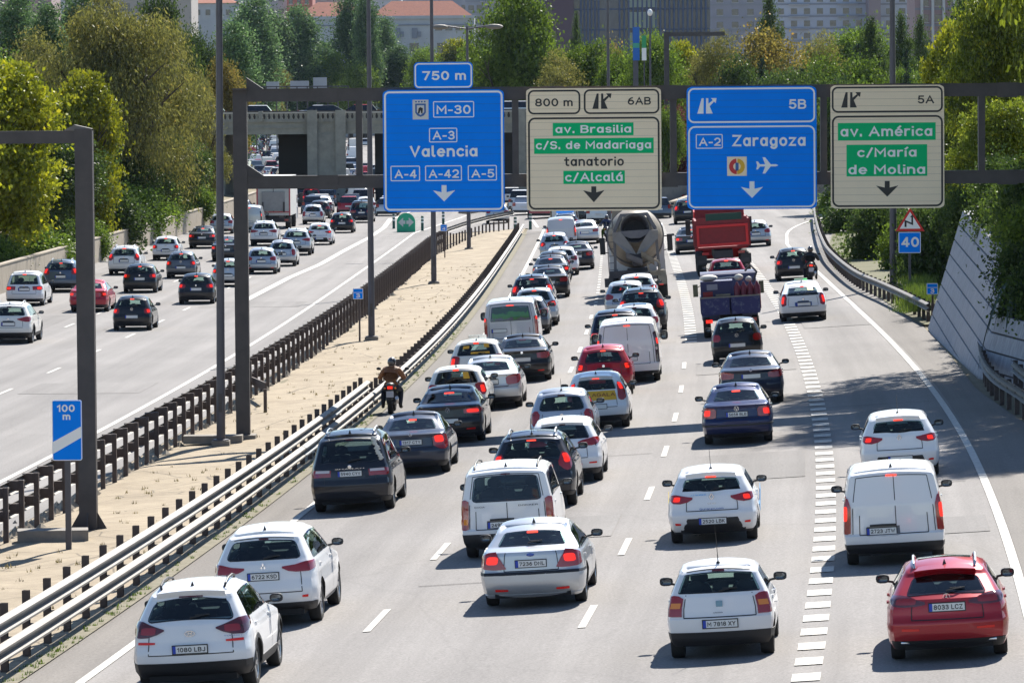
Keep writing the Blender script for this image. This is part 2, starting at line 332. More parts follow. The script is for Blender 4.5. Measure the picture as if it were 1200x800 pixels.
STYLES = {
 'hatch': dict(L=4.05, W=1.74, H=1.46, wb=2.51, ro=.70, belt=.93, wr=.31,
    rear=[(.20, .16), (.30, .06), (.42, .0), (.58, .0), (.66, .05), (.80, .08), (.93, .12), (1.0, .17), (1.36, .40), (1.42, .47), (1.45, .60)],
    front=[(.20, .14), (.35, .03), (.5, 0), (.62, .04), (.74, .14), (.82, .45), (.90, .90), (.95, 1.12), (1.38, 2.0), (1.45, 2.35)],
    wid=[(.20, .90), (.30, .96), (.55, 1.), (.78, .985), (.93, .93), (1.0, .895), (1.36, .73), (1.43, .67), (1.46, .58)],
    rw=(.82, 1.00, 1.36), rr=.06, lamps=[(.66, .80, .90), (.80, .76, .95), (.97, .75, .98), (1.14, .82, .97)]),
 'sedan': dict(L=4.70, W=1.80, H=1.46, wb=2.70, ro=1.02, belt=.93, wr=.32,
    rear=[(.20, .16), (.30, .05), (.42, .0), (.60, .0), (.68, .05), (.92, .07), (.985, .06), (1.02, .14), (1.04, .50), (1.07, .64), (1.36, 1.12), (1.42, 1.30), (1.45, 1.50)],
    front=[(.20, .14), (.35, .03), (.5, 0), (.62, .04), (.72, .14), (.80, .5), (.88, .95), (.94, 1.2), (1.38, 2.15), (1.45, 2.55)],
    wid=[(.20, .90), (.30, .96), (.55, 1.), (.78, .985), (.93, .95), (1.02, .90), (1.07, .87), (1.36, .70), (1.43, .64), (1.46, .55)],
    rw=(.80, 1.09, 1.36), rr=.05, lamps=[(.62, .74, .88), (.80, .73, .91), (.97, .73, .93), (1.16, .80, .92)]),
 'suv': dict(L=4.48, W=1.85, H=1.65, wb=2.67, ro=.88, belt=1.05, wr=.345,
    rear=[(.26, .20), (.36, .06), (.50, .0), (.68, .0), (.76, .05), (.95, .09), (1.05, .12), (1.12, .18), (1.50, .44), (1.57, .46), (1.62, .60)],
    front=[(.26, .14), (.40, .03), (.6, 0), (.76, .04), (.88, .14), (.96, .5), (1.03, 1.0), (1.08, 1.18), (1.55, 2.0), (1.63, 2.4)],
    wid=[(.26, .92), (.36, .97), (.60, 1.), (.88, .985), (1.05, .935), (1.12, .90), (1.50, .74), (1.58, .68), (1.65, .58)],
    rw=(.84, 1.13, 1.50), rr=.09, lamps=[(.45, .97, 1.0), (.62, .92, 1.03), (.85, .88, 1.07), (1.0, .88, 1.08), (1.2, .95, 1.06)]),
 'mpv': dict(L=4.80, W=1.88, H=1.74, wb=2.90, ro=.98, belt=1.00, wr=.33,
    rear=[(.22, .16), (.34, .05), (.48, .0), (.62, .0), (.70, .05), (.90, .08), (1.0, .11), (1.08, .16), (1.58, .42), (1.64, .46), (1.70, .62)],
    front=[(.22, .14), (.38, .03), (.55, 0), (.70, .05), (.80, .16), (.90, .5), (1.0, .85), (1.06, 1.0), (1.62, 2.0), (1.72, 2.5)],
    wid=[(.22, .92), (.34, .97), (.60, 1.), (.85, .985), (1.0, .95), (1.08, .92), (1.58, .78), (1.66, .72), (1.74, .62)],
    rw=(.86, 1.08, 1.60), rr=.06, lamps=[(.52, .80, .98), (.75, .80, .98), (.97, .79, .99), (1.15, .84, .98)]),
 'smallvan': dict(L=4.40, W=1.81, H=1.80, wb=2.73, ro=.80, belt=1.10, wr=.32,
    rear=[(.24, .14), (.34, .03), (.46, .0), (.56, .0), (.60, .04), (.9, .05), (1.1, .06), (1.2, .08), (1.68, .17), (1.74, .19), (1.78, .30)],
    front=[(.24, .14), (.38, .03), (.55, 0), (.72, .05), (.84, .16), (.94, .45), (1.06, .8), (1.12, .92), (1.70, 1.75), (1.79, 2.2)],
    wid=[(.24, .93), (.34, .97), (.60, 1.), (.9, .99), (1.1, .97), (1.2, .95), (1.68, .86), (1.76, .80), (1.80, .72)],
    rw=(.80, 1.10, 1.66), rr=.05, lamps=[(.87, .62, 1.10), (.97, .60, 1.14), (1.06, .62, 1.12)]),
 'van': dict(L=4.95, W=1.93, H=1.96, wb=3.1, ro=.95, belt=1.15, wr=.33,
    rear=[(.26, .12), (.36, .02), (.5, .0), (.58, .0), (.62, .04), (.9, .045), (1.15, .05), (1.3, .06), (1.84, .14), (1.90, .17), (1.95, .30)],
    front=[(.26, .14), (.38, .03), (.55, 0), (.78, .05), (.92, .18), (1.02, .45), (1.14, .72), (1.22, .84), (1.84, 1.6), (1.95, 2.1)],
    wid=[(.26, .93), (.36, .97), (.60, 1.), (.9, .995), (1.15, .98), (1.3, .965), (1.84, .87), (1.92, .80), (1.96, .72)],
    rw=(.80, 1.16, 1.80), rr=.04, lamps=[(.88, .65, 1.25), (.97, .62, 1.28), (1.05, .65, 1.26)]),
}
def spec(style, **kw):
    d = dict(STYLES[style]); d['style'] = style
    H0, L0 = d['H'], d['L']
    d.update(kw)
    if d.get('rw') and not kw.get('keep_rw'): d['rw'] = (min(.91, d['rw'][0] + (.05 if style not in ('van', 'smallvan') else 0)),) + tuple(d['rw'][1:])
    kz = d['H'] / H0
    if abs(kz - 1) > 1e-3:      # stretch the profiles with the height
        for k in ('rear', 'front', 'wid'):
            if k not in kw: d[k] = [(z * kz, v) for z, v in d[k]]
        if 'rw' not in kw: d['rw'] = (d['rw'][0], d['rw'][1] * kz, d['rw'][2] * kz)
        if 'lamps' not in kw: d['lamps'] = [(w, a * kz, b * kz) for w, a, b in d['lamps']]
        if 'belt' not in kw: d['belt'] *= kz
    return d

class Shape:
    def __init__(s, d):
        s.d = d; s.rz, s.ry = zip(*d['rear']); s.fz, s.fy = zip(*d['front']); s.wz, s.ww = zip(*d['wid'])
        s.H = d['H']; s.zb = d['rear'][0][0]; s.belt = d['belt']
        s.tr = d.get('tr', .10); s.kr = d.get('kr', .12)
        if d['style'] in ('van', 'smallvan'): s.tr = d.get('tr', .035); s.kr = d.get('kr', .05)
    def yr(s, z): return float(np.interp(z, s.rz, s.ry)) - s.d['ro']
    def yf(s, z): return s.d['L'] - float(np.interp(z, s.fz, s.fy)) - s.d['ro']
    def P(s, a, b, z):
        W = s.d['W'] / 2 * float(np.interp(z, s.wz, s.ww)); d = s.d
        T = 1 - s.tr * max(0., 1 - b / .10) ** 2.2 - .17 * max(0., (b - .70) / .30) ** 2.4
        t = sm((z - s.belt) / (s.H - s.belt)) if z > s.belt else 0.
        kr = s.kr * (1 - .45 * t)
        y0, y1 = s.yr(z), s.yf(z)
        y = y0 + (y1 - y0) * b + kr * abs(a) ** 2.6 * (1 - b) ** 6 - .26 * (1 - .5 * t) * abs(a) ** 2.3 * b ** 6
        zz = z - .045 * t * a * a
        rl = d.get('rl', .07)
        zz -= t * (rl * (max(0., .5 - b) * 2) ** 2 + .06 * (max(0., b - .5) * 2) ** 2)
        if z < s.belt and b > .6: pass
        # the flank has a shoulder crease and a hollow above the sill
        sx = 1 + .006 * math.sin((z - s.zb) * 7.5) * (1 if z < s.belt else 0)
        return Vector((a * W * T * sx, y, zz))
    def ring(s, w, z):
        if abs(w) <= 1: return s.P(w, 0, z)
        b = (abs(w) - 1) / max(1., s.yf(z) - s.yr(z)); return s.P(math.copysign(1, w), b, z)
    def rpt(s, w, z, off):
        e = .012; p = s.ring(w, z)
        a = s.ring(w + e, z) - s.ring(w - e, z); c = s.ring(w, z + e) - s.ring(w, z - e)
        n = a.cross(c).normalized(); return p + n * off
    def spt(s, sg, b, z, off):
        p = s.P(sg, b, z); e = .01
        a = s.P(sg, b + e, z) - s.P(sg, b - e, z); c = s.P(sg, b, z + e) - s.P(sg, b, z - e)
        return p + (a.cross(c).normalized() * sg) * off
    def fpt(s, a, z, off):
        p = s.P(a, 1, z); e = .01
        u = s.P(a + e, 1, z) - s.P(a - e, 1, z); c = s.P(a, 1, z + e) - s.P(a, 1, z - e)
        return p - u.cross(c).normalized() * off

def patch(mb, fn, cols, nz=4, off=.006, rim=.02, m=0, border=None, z_even=False):
    """sheet laid on a body surface: cols = (u, z bottom, z top); fn(u, z, off)"""
    nc = len(cols); g = []; tj = [j / nz for j in range(nz + 1)]
    if border is not None: tj = [0, .05] + [.05 + .9 * j / nz for j in range(1, nz)] + [.95, 1]; nz += 2
    for u, a, b in cols:
        g.append([fn(u, a + (b - a) * t, off) for t in tj])
    vs = [p for c in g for p in c]; fs = []; ms = []
    for i in range(nc - 1):
        for j in range(nz):
            fs.append((i * (nz + 1) + j, (i + 1) * (nz + 1) + j, (i + 1) * (nz + 1) + j + 1, i * (nz + 1) + j + 1))
            ms.append(border if border is not None and (i in (0, nc - 2) or j in (0, nz - 1)) else m)
    n0 = len(mb.v); mb.add(vs, fs); mb.m[-len(fs):] = ms
    if rim:
        per = [(i, 0) for i in range(nc)] + [(nc - 1, j) for j in range(1, nz + 1)] + [(i, nz) for i in range(nc - 2, -1, -1)] + [(0, j) for j in range(nz - 1, 0, -1)]
        inn = []
        for i, j in per:
            u, a, b = cols[i]; inn.append(fn(u, a + (b - a) * tj[j], off - rim))
        base = len(mb.v); mb.v += [tuple(p) for p in inn]; k = len(per)
        for q in range(k):
            q2 = (q + 1) % k
            mb.f.append((n0 + per[q][0] * (nz + 1) + per[q][1], n0 + per[q2][0] * (nz + 1) + per[q2][1], base + q2, base + q))
            mb.m.append(border if border is not None else m)

def rounded(u0, u1, z0, z1, r, n=9, bow=0., ru=None, lowbow=0.):
    ru = ru if ru is not None else r * 1.2
    us = [u0, u0 + ru * .12, u0 + ru * .4, u0 + ru]
    us += [u0 + ru + (u1 - u0 - 2 * ru) * i / (n - 1) for i in range(1, n - 1)]
    us += [u1 - ru, u1 - ru * .4, u1 - ru * .12, u1]
    out = []
    for u in us:
        k = max(0., (abs(u - (u0 + u1) / 2) - ((u1 - u0) / 2 - ru)) / ru)
        q = r * (1 - math.sqrt(max(0., 1 - k * k))); c = ((u - (u0 + u1) / 2) / ((u1 - u0) / 2)) ** 2
        out.append((u, z0 + q - bow * c + lowbow * c, z1 - q - bow * c))
    return out

def boolean_arches(me, d):
    W = d['W'] / 2; R = d['wr'] + .055
    mb = MB()
    for sx in (-1, 1):
        for y in (0, d['wb']):
            a, b = (W - .30, W + .15); 
            if sx < 0: a, b = -b, -a
            mb.lathe([(a, 0.001), (a, R), (b, R), (b, 0.001)], (0, y, d['wr'] + .01), 'x', 26, m=1)
    cm = mb.mesh('cutter', [me.materials[0], me.materials[1], me.materials[2]])
    b = bmesh.new(); b.from_mesh(cm); bmesh.ops.remove_doubles(b, verts=b.verts, dist=.003); bmesh.ops.recalc_face_normals(b, faces=b.faces); b.to_mesh(cm); b.free()
    o1 = bpy.data.objects.new('t1', me); o2 = bpy.data.objects.new('t2', cm); COL.objects.link(o1); COL.objects.link(o2)
    md = o1.modifiers.new('b', 'BOOLEAN'); md.operation = 'DIFFERENCE'; md.solver = 'EXACT'; md.object = o2; md.material_mode = 'INDEX'
    dg = bpy.context.evaluated_depsgraph_get(); new = bpy.data.meshes.new_from_object(o1.evaluated_get(dg))
    bpy.data.objects.remove(o1, do_unlink=True); bpy.data.objects.remove(o2, do_unlink=True)
    return new if len(new.polygons) > 50 else me

HOLE = plain('hole', (0, 0, 0))
def car_body_mesh(d, sh):
    H = d['H']; aw, wz0, wz1 = d['rw']; belt = d['belt']
    solid_sides = d.get('panel_van', False); norear = d.get('no_rear_window', False)
    sz0 = belt + .055; sz1 = H - .13; d['sz'] = (sz0, sz1)
    fz0 = max(wz0, belt + .06) if d['style'] != 'van' else belt + .12; fz1 = H - .11; d['fzz'] = (fz0, fz1)
    zl = set(round(z, 4) for z in list(sh.rz) + list(sh.fz) + list(sh.wz) + [wz0 + .025, wz1 - .02, sz0 + .02, sz1 - .02, fz0 + .02, fz1 - .02])
    zl = sorted(z for z in zl if z <= H + 1e-6)
    out = [zl[0]]
    for z in zl[1:]:
        if z - out[-1] < .008: continue
        k = int((z - out[-1]) / .085)
        for i in range(k): out.append(out[-1] + (z - out[-1]) / (k + 1 - i))
        out.append(z)
    zl = sorted(set(round(z, 4) for z in out))
    if H - zl[-1] > .001: zl.append(H)
    ai = aw - .035
    al = sorted(set([-1, -.97, -.9, -ai, -.7, -.5, -.3, -.1, .1, .3, .5, .7, ai, .9, .97, 1]))
    if d['style'] in ('sedan',): bw = [(.09, .36), (.38, .53), (.55, .87)]
    elif d['style'] == 'mpv': bw = [(.07, .30), (.33, .56), (.585, .87)]
    elif d['style'] in ('smallvan', 'van'): bw = [(.06, .32), (.36, .60), (.64, .88)] if not solid_sides else [(.66, .88)]
    elif d['style'] == 'suv': bw = [(.10, .27), (.29, .54), (.565, .88)]
    else: bw = [(.14, .50), (.525, .89)]
    d['bw'] = bw
    bl = {0, .012, .03, .055, .09, 1., .985, .96, .93, .89, .8}
    for a, b in bw: bl |= {a, b}
    bl |= {i / 16 for i in range(2, 16)}
    bl = sorted(bl); o = [bl[0]]
    keep = {x for p in bw for x in p}
    for b in bl[1:]:
        if b - o[-1] < .009 and b not in keep and b != 1.: continue
        o.append(b)
    bl = o
    idx = {}; vs = []
    na, nb, nz = len(al), len(bl), len(zl)
    def vid(i, j, k):
        if (i, j, k) not in idx: idx[(i, j, k)] = len(vs); vs.append(sh.P(al[i], bl[j], zl[k]))
        return idx[(i, j, k)]
    fs = []; ms = []
    for k in range(nz - 1):
        zc = (zl[k] + zl[k + 1]) / 2
        for i in range(na - 1):
            ac = abs(al[i] + al[i + 1]) / 2
            fs.append((vid(i, 0, k), vid(i + 1, 0, k), vid(i + 1, 0, k + 1), vid(i, 0, k + 1)))
            ms.append(2 if (ac < ai and wz0 + .02 < zc < wz1 - .015 and not norear) else 0)
            fs.append((vid(i + 1, nb - 1, k), vid(i, nb - 1, k), vid(i, nb - 1, k + 1), vid(i + 1, nb - 1, k + 1)))
            ms.append(2 if (ac < .9 and fz0 + .015 < zc < fz1 - .015) else 0)
        for j in range(nb - 1):
            bc = (bl[j] + bl[j + 1]) / 2
            hole = sz0 + .015 < zc < sz1 - .015 and any(a < bc < b for a, b in bw)
            fs.append((vid(0, j + 1, k), vid(0, j, k), vid(0, j, k + 1), vid(0, j + 1, k + 1))); ms.append(2 if hole else 0)
            fs.append((vid(na - 1, j, k), vid(na - 1, j + 1, k), vid(na - 1, j + 1, k + 1), vid(na - 1, j, k + 1))); ms.append(2 if hole else 0)
    for i in range(na - 1):
        for j in range(nb - 1):
            fs.append((vid(i, j, nz - 1), vid(i + 1, j, nz - 1), vid(i + 1, j + 1, nz - 1), vid(i, j + 1, nz - 1))); ms.append(0)
            fs.append((vid(i + 1, j, 0), vid(i, j, 0), vid(i, j + 1, 0), vid(i + 1, j + 1, 0))); ms.append(1)
    me = bpy.data.meshes.new('body'); me.from_pydata(vs, [], fs)
    for m in (paint('base', (.5, .5, .5)), UNDER, HOLE): me.materials.append(m)
    me.polygons.foreach_set('material_index', ms)
    me = boolean_arches(me, d)
    b = bmesh.new(); b.from_mesh(me)
    bmesh.ops.delete(b, geom=[f for f in b.faces if f.material_index == 2], context='FACES')
    for f in b.faces: f.smooth = True
    for e in b.edges:
        if len(e.link_faces) == 2 and e.calc_face_angle(0) > math.radians(32): e.smooth = False
    b.to_mesh(me); b.free(); me.name = 'body'
    return me

_wheel = {}
def wheel_meshes(r, dark=False, w=.205):
    k = (r, dark, w)
    if k in _wheel: return _wheel[k]
    t = MB(); h = w / 2
    t.lathe([(-h * .75, r * .66), (-h, r * .72), (-h, r * .93), (-h * .8, r * .985), (-h * .3, r), (h * .3, r), (h * .8, r * .985), (h, r * .93), (h, r * .72), (h * .75, r * .66)], n=26)
    rm = MB(); rr = r * .69
    rm.lathe([(-h * .8, rr * .3), (-h * .1, rr * .92), (h * .78, rr * .93), (h * .86, rr), (h * .3, rr * 1.0), (-h * .8, rr)], n=26)
    rm.lathe([(h * .35, .001), (h * .55, rr * .05), (h * .55, rr * .2), (h * .3, rr * .24)], n=12)
    for i in range(5):
        a = 2 * math.pi * i / 5
        for da in (-.14, .14):
            p = (h * .52, rr * .15 * math.cos(a), rr * .15 * math.sin(a)); q = (h * .68, rr * .95 * math.cos(a + da), rr * .95 * math.sin(a + da))
            rm.beam(p, q, .035, .03, up=(1, 0, 0))
    _wheel[k] = (t.mesh('wheel', RUBBER, 40), rm.mesh('rim', RIMD if dark else RIM, 40))
    return _wheel[k]

_mirror = {}
def mirror_mesh(scale=1.0, tall=False):
    k = (scale, tall)
    if k in _mirror: return _mirror[k]
    m = MB(); hx, hy, hz = .105 * scale, .055, (.068 if not tall else .13) * scale
    vs = []; fs = []
    prof = [(-.055, .80, 0), (-.05, .98, 0), (0, 1., 0), (.05, .85, .0), (.085, .55, 0), (.10, .2, 0)]
    n = 14
    for y, k_, _ in prof:
        for i in range(n):
            t = 2 * math.pi * i / n; c, s_ = math.cos(t), math.sin(t)
            x = math.copysign(abs(c) ** .65, c) * hx * k_; z = math.copysign(abs(s_) ** .7, s_) * hz * k_
            vs.append((.19 + x, y, .07 + z))
    for i in range(len(prof) - 1):
        for j in range(n):
            j2 = (j + 1) % n; fs.append((i * n + j, i * n + j2, (i + 1) * n + j2, (i + 1) * n + j))
    fs.append(tuple((len(prof) - 1) * n + j for j in range(n)))
    m.add(vs, fs, 0)
    g = [(.19 + (v[0] - .19) * .9, -.050, .07 + (v[2] - .07) * .88) for v in vs[:n]]
    m.add(g, [tuple(range(n))], 1)
    m.add(vs[:n] + g, [(j, (j + 1) % n, n + (j + 1) % n, n + j) for j in range(n)], 2)
    m.beam((-.03, .02, .0), (.12, .01, .03), .05, .035, 2)
    me = m.mesh('wing_mirror', [TRIM, MGLASS, TRIM], 40)
    m2 = MB(); m2.v = [(-x, y, z) for x, y, z in m.v]; m2.f = m.f; m2.m = m.m
    _mirror[k] = (me, m2.mesh('wing_mirror', [TRIM, MGLASS, TRIM], 40)); return _mirror[k]

def build_car(sp):
    """returns a list of part records: (name, mesh, location, sub-parts, level of detail)"""
    d = dict(sp); sh = Shape(d); H = d['H']; L = d['L']; W = d['W']; ro = d['ro']; aw, wz0, wz1 = d['rw']
    parts = []
    def part(name, mb, mats, lod=1, smooth=40, loc=None, subs=None, mesh=None):
        parts.append(dict(name=name, mesh=mesh or mb.mesh(name, mats, smooth), loc=loc, subs=subs or [], lod=lod)); return parts[-1]
    body = car_body_mesh(d, sh); parts.append(dict(name='body', mesh=body, loc=None, subs=[], lod=0))
    # glass
    gl = GLASS_DARK if d.get('dark') else GLASS
    if not d.get('no_rear_window'):
        m = MB(); cols = rounded(-aw, aw, wz0, wz1, d['rr'], bow=d.get('bow', .0), lowbow=d.get('lowbow', 0.))
        if d.get('poly_window'): cols = d['poly_window']
        patch(m, sh.rpt, cols, 6, .007, .02, 0, border=1); part('rear_window', m, [gl, FRIT], 0)
    for sg in (-1, 1):
        for (b0, b1) in d['bw']:
            m = MB(); cols = rounded(b0 - .012, b1 + .012, d['sz'][0], d['sz'][1] + .015, .04, 4, ru=.02)
            patch(m, lambda b, z, o: sh.spt(sg, b, z, o), cols, 4, .005, .02, 0, border=1)
            part('side_window', m, [gl if b0 < .5 else GLASS, FRIT], 0)
    m = MB(); patch(m, sh.fpt, rounded(-.93, .93, d['fzz'][0], d['fzz'][1] + .01, .05), 5, .006, .02, 0, border=1); part('windshield', m, [GLASS, FRIT], 0)
    # cabin: dashboard, sills and seats so that one can look through
    m = MB(); zt_ = d['belt'] - .02; hw = W / 2 * .86
    m.box((-hw, .25 - ro, .34), (hw, L - ro - 1.2, zt_ - .32)); m.box((-hw, L - ro - 1.75, zt_ - .4), (hw, L - ro - 1.22, zt_ + .0))
    m.box((-hw, .2 - ro, .36), (hw, .32 - ro + (.35 if d['style'] == 'sedan' else 0), zt_ - .02)); m.box((-hw, -ro + .3, .35), (-hw + .05, L - ro - 1.4, zt_)); m.box((hw - .05, -ro + .3, .35), (hw, L - ro - 1.4, zt_))
    part('cabin_lining', m, CABIN, 0, None)
    m = MB(); ys = [sh.yr(H * .7) + .75 + (.25 if d['style'] in ('mpv', 'van') else 0), L - ro - 2.35]
    if not d.get('panel_van'):
        for x in (-.42, 0, .42):
            m.ell((x * hw / .78, ys[0], d['belt'] + .10), (.13, .05, .09))
        m.prism([(-hw * .93, .5), (-hw * .93, d['belt'] - .08), (-hw * .85, d['belt']), (hw * .85, d['belt']), (hw * .93, d['belt'] - .08), (hw * .93, .5)], ys[0] - .02, ys[0] + .12)
    for x in (-.37, .37):
        m.ell((x * hw / .78, ys[1], d['belt'] + .22), (.14, .05, .11)); m.prism([(x - .24, .5), (x - .25, d['belt'] - .05), (x - .16, d['belt'] + .12), (x + .16, d['belt'] + .12), (x + .25, d['belt'] - .05), (x + .24, .5)], ys[1], ys[1] + .13)
    part('seats', m, SEAT, 0, 50)
    # lamps
    lit = d.get('lit', True)
    for sg in (-1, 1):
        lw_ = [c[0] for c in d['lamps']]; lx = sorted(set([round(v, 3) for v in np.linspace(lw_[0], lw_[-1], 11)] + lw_ + [v for v in (.96, 1.0, 1.03, 1.07, 1.12) if lw_[0] < v < lw_[-1]]))
        m = MB(); cols = [(sg * w, float(np.interp(w, lw_, [c[1] for c in d['lamps']])), float(np.interp(w, lw_, [c[2] for c in d['lamps']]))) for w in lx]
        patch(m, sh.rpt, cols, 6, .016, .035, 0)
        lampmat = d.get('lampmat', LAMP)
        subs = []
        ws = [c[0] for c in d['lamps']]; w0, w1 = d.get('litw', (ws[0] + (ws[-1] - ws[0]) * .42, min(ws[-1], 1.03)))
        zi = lambda w, k: float(np.interp(w, ws, [c[k] for c in d['lamps']]))
        z0, z1 = zi((w0 + w1) / 2, 1), zi((w0 + w1) / 2, 2); q = z1 - z0
        lo, hi = d.get('litz', (.22, .78))
        m2 = MB(); patch(m2, sh.rpt, [(sg * w, a, b) for w, a, b in rounded(w0, w1, z0 + q * lo, z0 + q * hi, q * .12, 5, ru=(w1 - w0) * .25)], 3, .021, .008, 0)
        subs.append(('lamp_glow' if lit else 'lamp_chamber', m2.mesh('lamp_glow', BRAKE if lit else LAMP, 40)))
        if d.get('lampclear'):
            a, b, lo, hi, mt = d['lampclear']; m3 = MB(); z0, z1 = zi((a + b) / 2, 1), zi((a + b) / 2, 2); q = z1 - z0
            patch(m3, sh.rpt, [(sg * w, z0 + q * lo, z0 + q * hi) for w in (a, (a + b) / 2, b)], 1, .023, .008, 0)
            subs.append(('indicator_lens', m3.mesh('indicator_lens', mt, 40)))
        part('taillight', m, [lampmat], 0, subs=subs)
        m = MB(); zh = .66 * (H / 1.46)
        patch(m, sh.fpt, [(sg * .5, zh - .03, zh + .06), (sg * .7, zh - .05, zh + .09), (sg * .95, zh - .03, zh + .12)], 2, .012, .02, 0); part('headlight', m, HEADL, 1)
    # third brake lamp
    z3 = wz1 + .018; 
    if d['style'] == 'sedan': z3 = wz1 - .03
    w3 = d.get('w3', .14)
    m = MB(); patch(m, sh.rpt, [(-w3, z3 - .012, z3 + .014), (0, z3 - .014, z3 + .018), (w3, z3 - .012, z3 + .014)], 1, .014, .012, 0)
    part('high_brake_lamp', m, BRAKE3 if lit else LAMPD, 0)
    # number plate
    pz = d.get('plate', .80 if d['style'] in ('suv', 'mpv') else .72 if d['style'] == 'sedan' else .50 if d.get('plate_low') else .72)
    px = d.get('plate_x', 0.)
    yp = min((sh.rpt(px, pz + e, 0).y for e in (-.055, 0, .055))) - .014
    m = MB(); m.box((px - .26, yp, pz - .055), (px + .26, yp + .03, pz + .055), 0); m.box((px - .262, yp - .002, pz - .056), (px - .215, yp + .02, pz + .056), 1)
    if d.get('plate_frame', True): m.box((px - .275, yp + .006, pz - .07), (px + .275, yp + .028, pz + .07), 2)
    part('number_plate', m, [PLATE, EUBLUE, INK], 0, None); d['plate_pos'] = (px, yp, pz)
    # plate recess / handle strip
    if d.get('recess', True):
        m = MB(); rz0, rz1, rw_ = pz - .09, pz + .085, .34
        patch(m, sh.rpt, [(-rw_ + px, rz0 + .02, rz1), (-rw_ + px + .04, rz0, rz1), (px, rz0, rz1), (rw_ + px - .04, rz0, rz1), (rw_ + px, rz0 + .02, rz1)], 2, .002, .0, 0)
        part('tailgate_recess', m, d.get('recmat', paint('recess_grey', (.12, .12, .13))) , 1)
        m = MB(); patch(m, sh.rpt, [(-.27 + px, rz1, rz1 + .035), (px, rz1, rz1 + .04), (.27 + px, rz1, rz1 + .035)], 1, .02, .02, 0); part('tailgate_grip', m, d.get('gripmat', TRIM), 1)
    # lower bumper
    lb = d.get('lower', (.22, .36))
    m = MB(); lm = d.get('lower_w', 1.25); st = d.get('lower_step', 0.)
    cols = [(w, sh.zb + .005, max(sh.zb + .012, lb[1] - (st * sm((abs(w) - .62) / .2)))) for w in [-lm, -1.1, -1.0, -.93, -.82, -.72, -.62, -.4, 0, .4, .62, .72, .82, .93, 1.0, 1.1, lm]]
    patch(m, sh.rpt, cols, 6, .010, .01, 0); part('lower_bumper', m, d.get('lowmat', TRIM), 0)
    if d.get('cladding'):
        for sg in (-1, 1):
            for yc in (0, d['wb']):
                m = MB(); R = d['wr'] + .05; pts = []
                n = 15
                vs = []
                for q in range(n + 1):
                    t = math.pi * (-.06 + 1.12 * q / n)
                    for rr in (R, R + .075):
                        y, z = yc - rr * math.cos(t), d['wr'] + rr * math.sin(t)
                        z = max(z, sh.zb + .01)
                        b = (y - sh.yr(z)) / (sh.yf(z) - sh.yr(z)); b = min(max(b, .001), .999)
                        v = sh.spt(sg, b, z, .014); vs.append((v.x, y, z))
                fs = [(2 * q, 2 * q + 1, 2 * q + 3, 2 * q + 2) for q in range(n)]; m.add(vs, fs)
                vi = [(v[0] - sg * .03, v[1], v[2]) for v in vs]; m.add(vs + vi, [(2 * q + 1, 2 * q + 3, 2 * n + 2 + 2 * q + 3, 2 * n + 2 + 2 * q + 1) for q in range(n)])
                part('wheel_arch_trim', m, TRIM, 1)
            m = MB(); patch(m, lambda b, z, o: sh.spt(sg, b, z, o), [(b, sh.zb + .01, sh.zb + .16) for b in np.linspace(.30, .70, 6)], 2, .014, .02); part('sill_trim', m, TRIM, 1)
    # panel gaps
    m = MB(); gw = .008
    def vline(w, a, b): patch(m, sh.rpt, [(w - gw / W * 2, a, b), (w + gw / W * 2, a, b)], 5, .003, 0)
    def hline(z, a, b, r_=5): patch(m, sh.rpt, [(w, z - gw, z + gw) for w in np.linspace(a, b, 9)], 1, .003, 0)
    gt = d.get('gate', None)
    if gt is None: gt = (.70, .58 if d['style'] not in ('suv',) else .66, .93) if d['style'] != 'sedan' else (.66, .66, .98)
    hline(gt[1], -gt[0], gt[0]); vline(-gt[0], gt[1], gt[2]); vline(gt[0], gt[1], gt[2])
    if d.get('double_door'): vline(d.get('split', 0.0), .62, H - .10); hline(H - .12, -.84, .84); vline(-.84, .6, H - .12); vline(.84, .6, H - .12)
    if d['style'] != 'sedan' and not d.get('double_door'): hline(wz1 + .045, -aw, aw)
    for sg in (-1, 1):
        bs = [d['bw'][-1][0] - .013, d['bw'][-1][1] + .03] + ([d['bw'][0][0] + .08] if len(d['bw']) > 1 else [])
        for b in bs:
            patch(m, lambda q, z, o: sh.spt(sg, q, z, o), [(b - .0016, .33, d['belt'] + .02), (b + .0016, .33, d['belt'] + .02)], 6, .003, 0)
        patch(m, lambda q, z, o: sh.spt(sg, q, z, o), [(q, .33 - .006, .33 + .006) for q in np.linspace(.26, .76, 8)], 1, .003, 0)
    part('panel_gaps', m, INK, 1, None)
    # side door handles
    for sg in (-1, 1):
        for b in [d['bw'][-1][0] + .035] + ([d['bw'][0][0] + .13] if len(d['bw']) > 1 else []):
            p = sh.spt(sg, b, d['belt'] - .09, .006); m = MB(); m.cbox((0, 0, 0), (.035, .17, .03)); part('door_handle', m, d.get('handlemat', PAINTBASE), 1, None, loc=p)
    # mirrors
    mm = mirror_mesh(1.15 if d['style'] == 'van' else 1.0, d['style'] == 'van')
    zm = d['belt'] + .03; bmir = d['bw'][-1][1] - .02
    for sg in (-1, 1):
        p = sh.spt(sg, bmir, zm, .0); part('wing_mirror', None, None, 0, loc=(p.x - sg * .02, p.y, p.z), mesh=mm[0] if sg > 0 else mm[1])
    # wheels
    wt, wrm = wheel_meshes(d['wr'], d.get('dark_rims', False))
    for sg in (-1, 1):
        for y in (0, d['wb']):
            parts.append(dict(name='wheel', mesh=wt, loc=(sg * (W / 2 * .965 - .11), y, d['wr']), rot=(0, 0, 0 if sg > 0 else math.pi), subs=[('rim', wrm)], lod=0))
